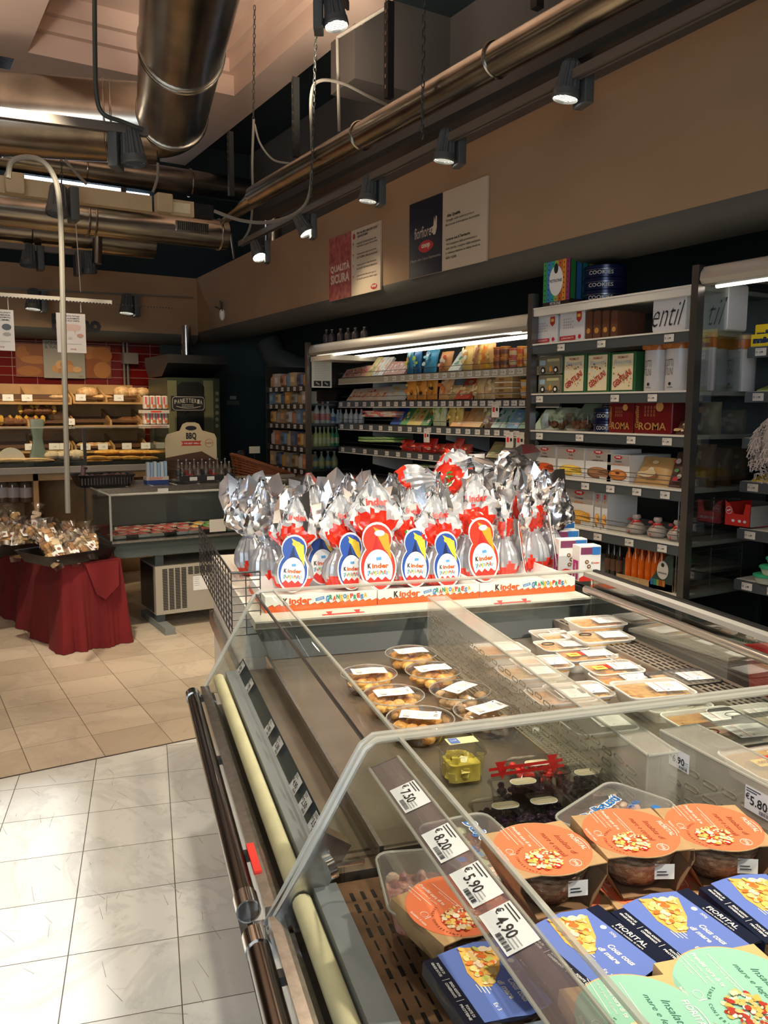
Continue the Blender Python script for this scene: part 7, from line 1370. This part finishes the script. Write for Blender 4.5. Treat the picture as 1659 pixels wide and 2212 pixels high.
m.tube([(cx2+W*.36*u,YO-.201,cz2-Hs*(.30-.12*u*u)) for u in [k/6-1 for k in range(13)]],.004,cmat((.4,.4,.35)),4); m.lines(T,cx2-W*.2,cz2-Hs*.08,W*.4,2,Hs*.1,Hs*.03,cmat((.35,.35,.3)))
m.build('sign_board',label='black PANETTERIA sign with white outline in front of the oven',cat='sign')
m=M(); m.tube([(cx2,YO-.17,a.z),(cx2,YO-.05,a.z-.02)],.01,black,6); m.build('sign_bracket',label='small black bracket holding the PANETTERIA sign',cat='bracket')
# door in the far wall
a=P(482,990,9.44); b=P(588,822,9.44); m=M(); m.box(a.x,9.41,.02,b.x,9.44,b.z,cmat((.03,.055,.06))); m.box(a.x-.05,9.40,0,a.x,9.45,b.z+.05,cmat((.04,.06,.055))); m.box(b.x,9.40,0,b.x+.05,9.45,b.z+.05,cmat((.04,.06,.055))); m.box(a.x,9.40,b.z,b.x,9.45,b.z+.05,cmat((.04,.06,.055))); d_=m.build('door_1',kind='structure')
q=P(504,870,9.4); m=M(); m.rect(FRONT(q.x,9.405,q.z),0,0,.16,.05,cmat((.12,.14,.12))); m.rect(FRONT(q.x,9.405,q.z+.06),0,0,.08,.04,cmat((.4,.42,.36))); m.build('door_notice',d_)
m=M(); q=P(617,765,8.6); m.tube([(q.x+.35,8.4,1.98),(q.x+.1,8.5,2.0),(q.x-.08,8.7,2.12),(q.x-.12,8.8,2.3)],.14,cmat((.10,.11,.10)),18); m.build('vent_elbow',label='dull grey vent elbow under the soffit beyond the dairy chiller',cat='duct')
# posters on the red tile wall
def poster(label,a,b,Y,col,draw,cat='poster'):
    A=P(*a,Y); B_=P(*b,Y); W=B_.x-A.x; H_=A.z-B_.z; m=M(); m.box(A.x,Y,B_.z,B_.x,Y+.012,A.z,col); T=FRONT(A.x,Y-.001,B_.z); draw(m,T,W,H_); return m.build('poster',label=label,cat=cat)
def d_bread(m,T,W,H_):
    for x,y_,rx,ry in ((.07,.7,.07,.2),(.2,.8,.1,.13),(.2,.5,.16,.12),(.13,.17,.13,.15),(.3,.15,.1,.15),(.78,.75,.1,.2),(.9,.7,.12,.25),(.82,.3,.14,.3),(.95,.25,.1,.25)): m.flat(sc(circ(1,20),W*rx*.95,H_*ry,W*min(x,.9),H_*y_),T@Tr(0,0,.0008*len(m.f)%.004+.001),cmat([(.30,.11,.03),(.22,.07,.02),(.34,.14,.04)][len(m.f)%3]))
poster('wide bread photograph poster on the red tiles',(32,738),(241,818),9.43,cmat((.22,.07,.03)),d_bread)
def d_sce(m,T,W,H_):
    m.text('SCEGLI',T,W*.22,H_*.92,w=W*.34,m=cmat((.08,.08,.09)),bold=.03); m.text('IL TUO',T,W*.20,H_*.82,w=W*.30,m=cmat((.08,.08,.09)),bold=.03)
    for k,(x,y_,rx,ry) in enumerate(((.3,.25,.12,.1),(.42,.36,.14,.12),(.55,.36,.16,.13),(.62,.26,.14,.10),(.8,.24,.11,.08),(.45,.2,.12,.08))): m.flat(sc(circ(1,18),W*rx,H_*ry,W*x,H_*y_),T@Tr(0,0,.001*k+.001),cmat([(.45,.24,.10),(.55,.33,.16),(.38,.18,.07)][k%3]))
    m.text('coop',T,W*.88,H_*.05,w=W*.1,m=cmat((.2,.1,.08)),bold=.03)
poster('pale poster lettered SCEGLI IL TUO with a heap of rolls',(92,734),(185,818),9.40,cmat((.28,.27,.24)),d_sce)
rail_Y=5.5; a=P(-60,633,rail_Y); b=P(241,654,rail_Y); m=M(); zz=(P(120,645,rail_Y).z); m.box(a.x,rail_Y-.012,zz-.012,b.x,rail_Y+.012,zz+.012,cmat((.55,.50,.40)))
for k in range(60): m.box(a.x+.02*k,rail_Y-.014,zz-.016,a.x+.02*k+.01,rail_Y-.010,zz-.009,dkplastic)
m.build('poster_rail',label='pale horizontal rail holding hanging posters in front of the bakery',cat='rail')
def d_an(kind):
    def f(m,T,W,H_):
        for k in range(3 if kind else 4): m.text(('RISPETTO TOTALE','DALL ALLEVAMENTO','FINO ALLA CARTA') [k%3] if kind else ('ALLEVATI','SENZA','ANTIBIOTICI','')[k] or 'x',T,W*.5 if kind else W*.72,H_*(.93-.06*k),w=W*(.6 if kind else .35),h=H_*.035,m=black,bold=.03)
        if kind:
            pk=cmat((.62,.45,.38)); m.flat([(W*.2,H_*.6),(W*.3,H_*.72),(W*.7,H_*.72),(W*.85,H_*.68),(W*.8,H_*.58),(W*.65,H_*.56),(W*.62,H_*.45),(W*.58,H_*.56),(W*.36,H_*.56),(W*.33,H_*.45),(W*.29,H_*.56)],T@Tr(0,0,.001),pk); m.flat(sc(circ(1,10),W*.12,H_*.05,W*.8,H_*.44),T@Tr(0,0,.002),cmat((.5,.28,.22)))
            m.flat(sc(circ(1,10),W*.08,H_*.03,W*.45,H_*.37),T@Tr(0,0,.002),cmat((.5,.5,.4)))
        else:
            m.flat(sc(circ(1,12),W*.16,H_*.08,W*.75,H_*.58),T@Tr(0,0,.001),cmat((.1,.12,.13))); m.flat(sc(circ(1,10),W*.14,H_*.05,W*.75,H_*.40),T@Tr(0,0,.001),cmat((.35,.33,.3)))
        m.rect(T,W*.5,H_*.22,W*.7,H_*.02,cmat((.45,.43,.38))); m.text('coop',T,W*.55,H_*.08,w=W*.2,m=cmat((.35,.12,.08)),bold=.02)
    return f
poster('hanging poster with a pink pig and piglet drawing, in front of the cable',(121,675),(187,763),rail_Y,cmat((.66,.61,.56)),d_an(1)); poster('hanging poster with hen drawings at the left picture edge',(-38,666),(33,758),rail_Y,cmat((.66,.62,.57)),d_an(0))
m=M()
for px in (130,175,18): x=P(px,665,rail_Y).x; m.tube([(x,rail_Y+.005,zz-.012),(x,rail_Y+.005,P(px,675,rail_Y).z)],.003,cmat((.5,.45,.38)),5)
m.build('poster_hooks',label='small pale bead chains holding the hanging posters',cat='hooks')
q=P(283,774,9.35); m=M(); m.box(q.x-.08,9.35,q.z-.06,q.x+.08,9.44,q.z+.06,cmat((.16,.15,.13))); 
for dx in (-.06,-.02): m.tube([(q.x+dx,9.42,1.7),(q.x+dx,9.42,2.35)],.014,cmat((.13,.12,.10)),8)
m.build('electrical_box',label='grey electrical box with two conduits on the red tiles',cat='electrical box')
# ---------------- signs on the beige wall ----------------
XW=3.085
def wsign(label,pts,draw,name='wall_sign'):
    (ax,ay),(bx_,by_),(cx3,cy3)=pts; A=onX(ax,ay,XW); B_=onX(bx_,by_,XW); Cc=onX(cx3,cy3,XW); W=A.y-B_.y; H_=A.z-Cc.z; zt=(A.z+B_.z)/2; m=M(); T=Fr((XW,A.y,zt-H_),(0,-1,0),(0,0,1)); m.T=T; m.box(0,0,-.012,W,H_,0,cmat((.52,.44,.33))); draw(m,W,H_); m.T=I4; return m.build(name,label=label,cat='sign')
def d_q(m,W,H_):
    T=Tr(0,0,.001); T2=Tr(0,0,.002); s=W*.46; m.rect(T,s/2,H_/2,s,H_,mat('salami_red',(.20,.012,.016),.5,nz=.6,ns=22,c2=(.42,.09,.07))); tx=cmat((.62,.52,.40)); m.text('QUALITÀ',T2,s*.5,H_*.50,w=s*.86,h=H_*.15,m=tx,bold=.04); m.text('SICURA',T2,s*.5,H_*.33,w=s*.84,h=H_*.15,m=tx,bold=.04)
    ik=cmat((.05,.03,.02)); m.text('PER I SALUMI A MARCHIO COOP',T2,W*.76,H_*.93,w=W*.38,h=H_*.035,m=ik,bold=.04); m.text('GARANTIAMO',T2,W*.68,H_*.88,w=W*.2,h=H_*.035,m=ik,bold=.04)
    for k,(a_,b_) in enumerate((('metodi di lavorazione che','valorizzano il gusto dei prodotti'),("l'alimentazione degli animali priva",'di OGM e farine animali'),('l\'assenza ulteriore degli allevamenti','dei macelli e dei centri di lavorazione'),('controlli della filiera più rigorosi','di quelli previsti dalla legge'))):
        y_=H_*(.78-.165*k); m.flat([(W*.49,y_+.01),(W*.51,y_+.01),(W*.50,y_-.014)],T2,cmat((.3,.02,.02))); m.text(a_,T2,W*.75,y_,w=W*.36,h=H_*.035,m=ik); m.text(b_,T2,W*.76,y_-H_*.05,w=W*.38,h=H_*.035,m=ik)
    lens(m,Tr(W*.89,H_*.07,.002),W*.12,H_*.085,cmat((.35,.01,.01))); m.text('coop',Tr(W*.89,H_*.07,.003),0,0,w=W*.08,m=tx,bold=.04); m.flat(sc(circ(1,12),W*.025,H_*.045,W*.515,H_*.90),T2,cmat((.35,.03,.03)))
wsign('red and cream QUALITÀ SICURA sign on the beige wall',((711,520),(822,473),(729,650)),d_q)
def d_f(m,W,H_):
    T=Tr(0,0,.001); T2=Tr(0,0,.002); s=W*.46; m.rect(T,s/2,H_/2,s,H_,cmat((.004,.006,.018))); tx=cmat((.60,.50,.38)); ik=cmat((.04,.03,.02)); m.text('fiorfiore',T2,s*.42,H_*.58,w=s*.5,h=H_*.15,m=tx,bold=0,shear=.05)
    m.flat([(s*.70,H_*.55),(s*.74,H_*.50),(s*.80,H_*.50),(s*.84,H_*.58),(s*.84,H_*.72),(s*.81,H_*.74),(s*.79,H_*.66),(s*.76,H_*.74),(s*.74,H_*.62),(s*.70,H_*.60)],T2,tx); m.tube([(s*.70+.012*cos(q),H_*.57+.016*sin(q),.003) for q in [2*pi*k/12 for k in range(12)]],.003,tx,4,closed=True)
    lens(m,Tr(s*.52,H_*.38,.002),s*.46,H_*.16,cmat((.42,.01,.01))); m.text('coop',Tr(s*.52,H_*.38,.003),0,0,w=s*.26,h=H_*.075,m=tx,bold=.05); m.text('Il Meglio della Cultura Gastronomica',T2,s*.5,H_*.22,w=s*.92,h=H_*.045,m=cmat((.3,.27,.22)))
    m.text('Alta Qualità',T2,W*.60,H_*.68,w=W*.17,h=H_*.045,m=ik,bold=.04); m.text('Il meglio delle materie prime e',T2,W*.68,H_*.62,w=W*.34,h=H_*.04,m=ik); m.text('dei processi di lavorazione dei prodotti.',T2,W*.71,H_*.565,w=W*.42,h=H_*.04,m=ik)
    m.text('Legame con il Territorio',T2,W*.66,H_*.38,w=W*.3,h=H_*.045,m=ik,bold=.04)
    for k,(s_,w) in enumerate((('Valorizzazione della provenienza e',.38),('della tipicità, recupero della tradizione',.42),('e reinterpretazione in chiave moderna',.42),('delle ricette.',.14))): m.text(s_,T2,W*.51+W*w/2,H_*(.32-.055*k),w=W*w,h=H_*.04,m=ik)
wsign('navy and cream sign with two columns of print on the beige wall',((885,445),(1054,376),(905,600)),d_f)
# ---------------- light ----------------
def area(n,p,tgt,sx,sy,e,c):
    L=bpy.data.lights.new(n,'AREA'); L.shape='RECTANGLE'; L.size=sx; L.size_y=sy; L.energy=e; L.color=c
    o=bpy.data.objects.new(n,L); C.objects.link(o); o.location=p; o.rotation_euler=(Vector(tgt)-Vector(p)).to_track_quat('-Z','Y').to_euler(); return o
def sp(n,p,tgt,e,c,size=60,soft=.06,blend=.7):
    L=bpy.data.lights.new(n,'SPOT'); L.energy=e; L.color=c; L.spot_size=R(size); L.spot_blend=blend; L.shadow_soft_size=soft
    o=bpy.data.objects.new(n,L); C.objects.link(o); o.location=p; o.rotation_euler=(Vector(tgt)-Vector(p)).to_track_quat('-Z','Y').to_euler(); return o
W=bpy.data.worlds.new('w'); bpy.context.scene.world=W; W.use_nodes=True; W.node_tree.nodes['Background'].inputs[0].default_value=(.55,.7,.9,1); W.node_tree.nodes['Background'].inputs[1].default_value=.9
area('window_daylight',(-1.6,-1.75,1.9),(-.6,3,.3),3.0,2.6,60,(.80,.91,1))
L=bpy.data.lights.new('sun','SUN'); L.energy=3.6; L.angle=R(1.6); L.color=(1,.99,.96); o=bpy.data.objects.new('sun',L); C.objects.link(o); o.rotation_euler=Vector((.13,1,-.62)).to_track_quat('-Z','Y').to_euler()
# overhead shop lamps above the near case (out of frame, on the same tracks)
sp('case_lamp',(2.2,-.3,3.0),(1.3,1.6,.8),200,(1,.88,.68),70); sp('case_lamp',(.2,.6,3.2),(1.2,1.3,.8),130,(1,.9,.72),70); sp('case_lamp',(2.4,1.9,3.0),(1.5,2.4,1.0),85,(1,.9,.74),70)
sp('floor_lamp_a',(-.8,3.2,3.3),(.3,3.6,0),60,(1,.84,.6),100)
sp('counter_fill',(.6,4.4,3.2),(1.5,5.6,.8),200,(1,.85,.65),60); sp('bakery_lamp',(.6,7.0,3.0),(1.2,8.4,1.3),150,(1,.76,.45),80); sp('bakery_lamp',(1.9,7.0,3.0),(2.0,8.4,1.4),70,(1,.76,.45),70)  # the counter spot is added, without a fixture, to lighten the meat trays

for q_ in ((-.6,1.2,3.2),(.2,4.6,3.3),(-1.2,6.8,3.1),(2.25,5.0,3.5)): sp('ceiling_fill',q_,(q_[0]+.2,q_[1]+.6,5),75,(1,.82,.66),150,.12)  # added upward spots with no fixtures, only to brighten the ceiling
sc_=bpy.context.scene; sc_.view_settings.view_transform='Standard'; sc_.view_settings.look='None'; sc_.view_settings.exposure=.5; sc_.view_settings.gamma=1; sc_.view_settings.use_curve_mapping=False
sp('case_lamp',(1.9,1.2,3.0),(1.3,2.0,.8),60,(1,.88,.68),50)
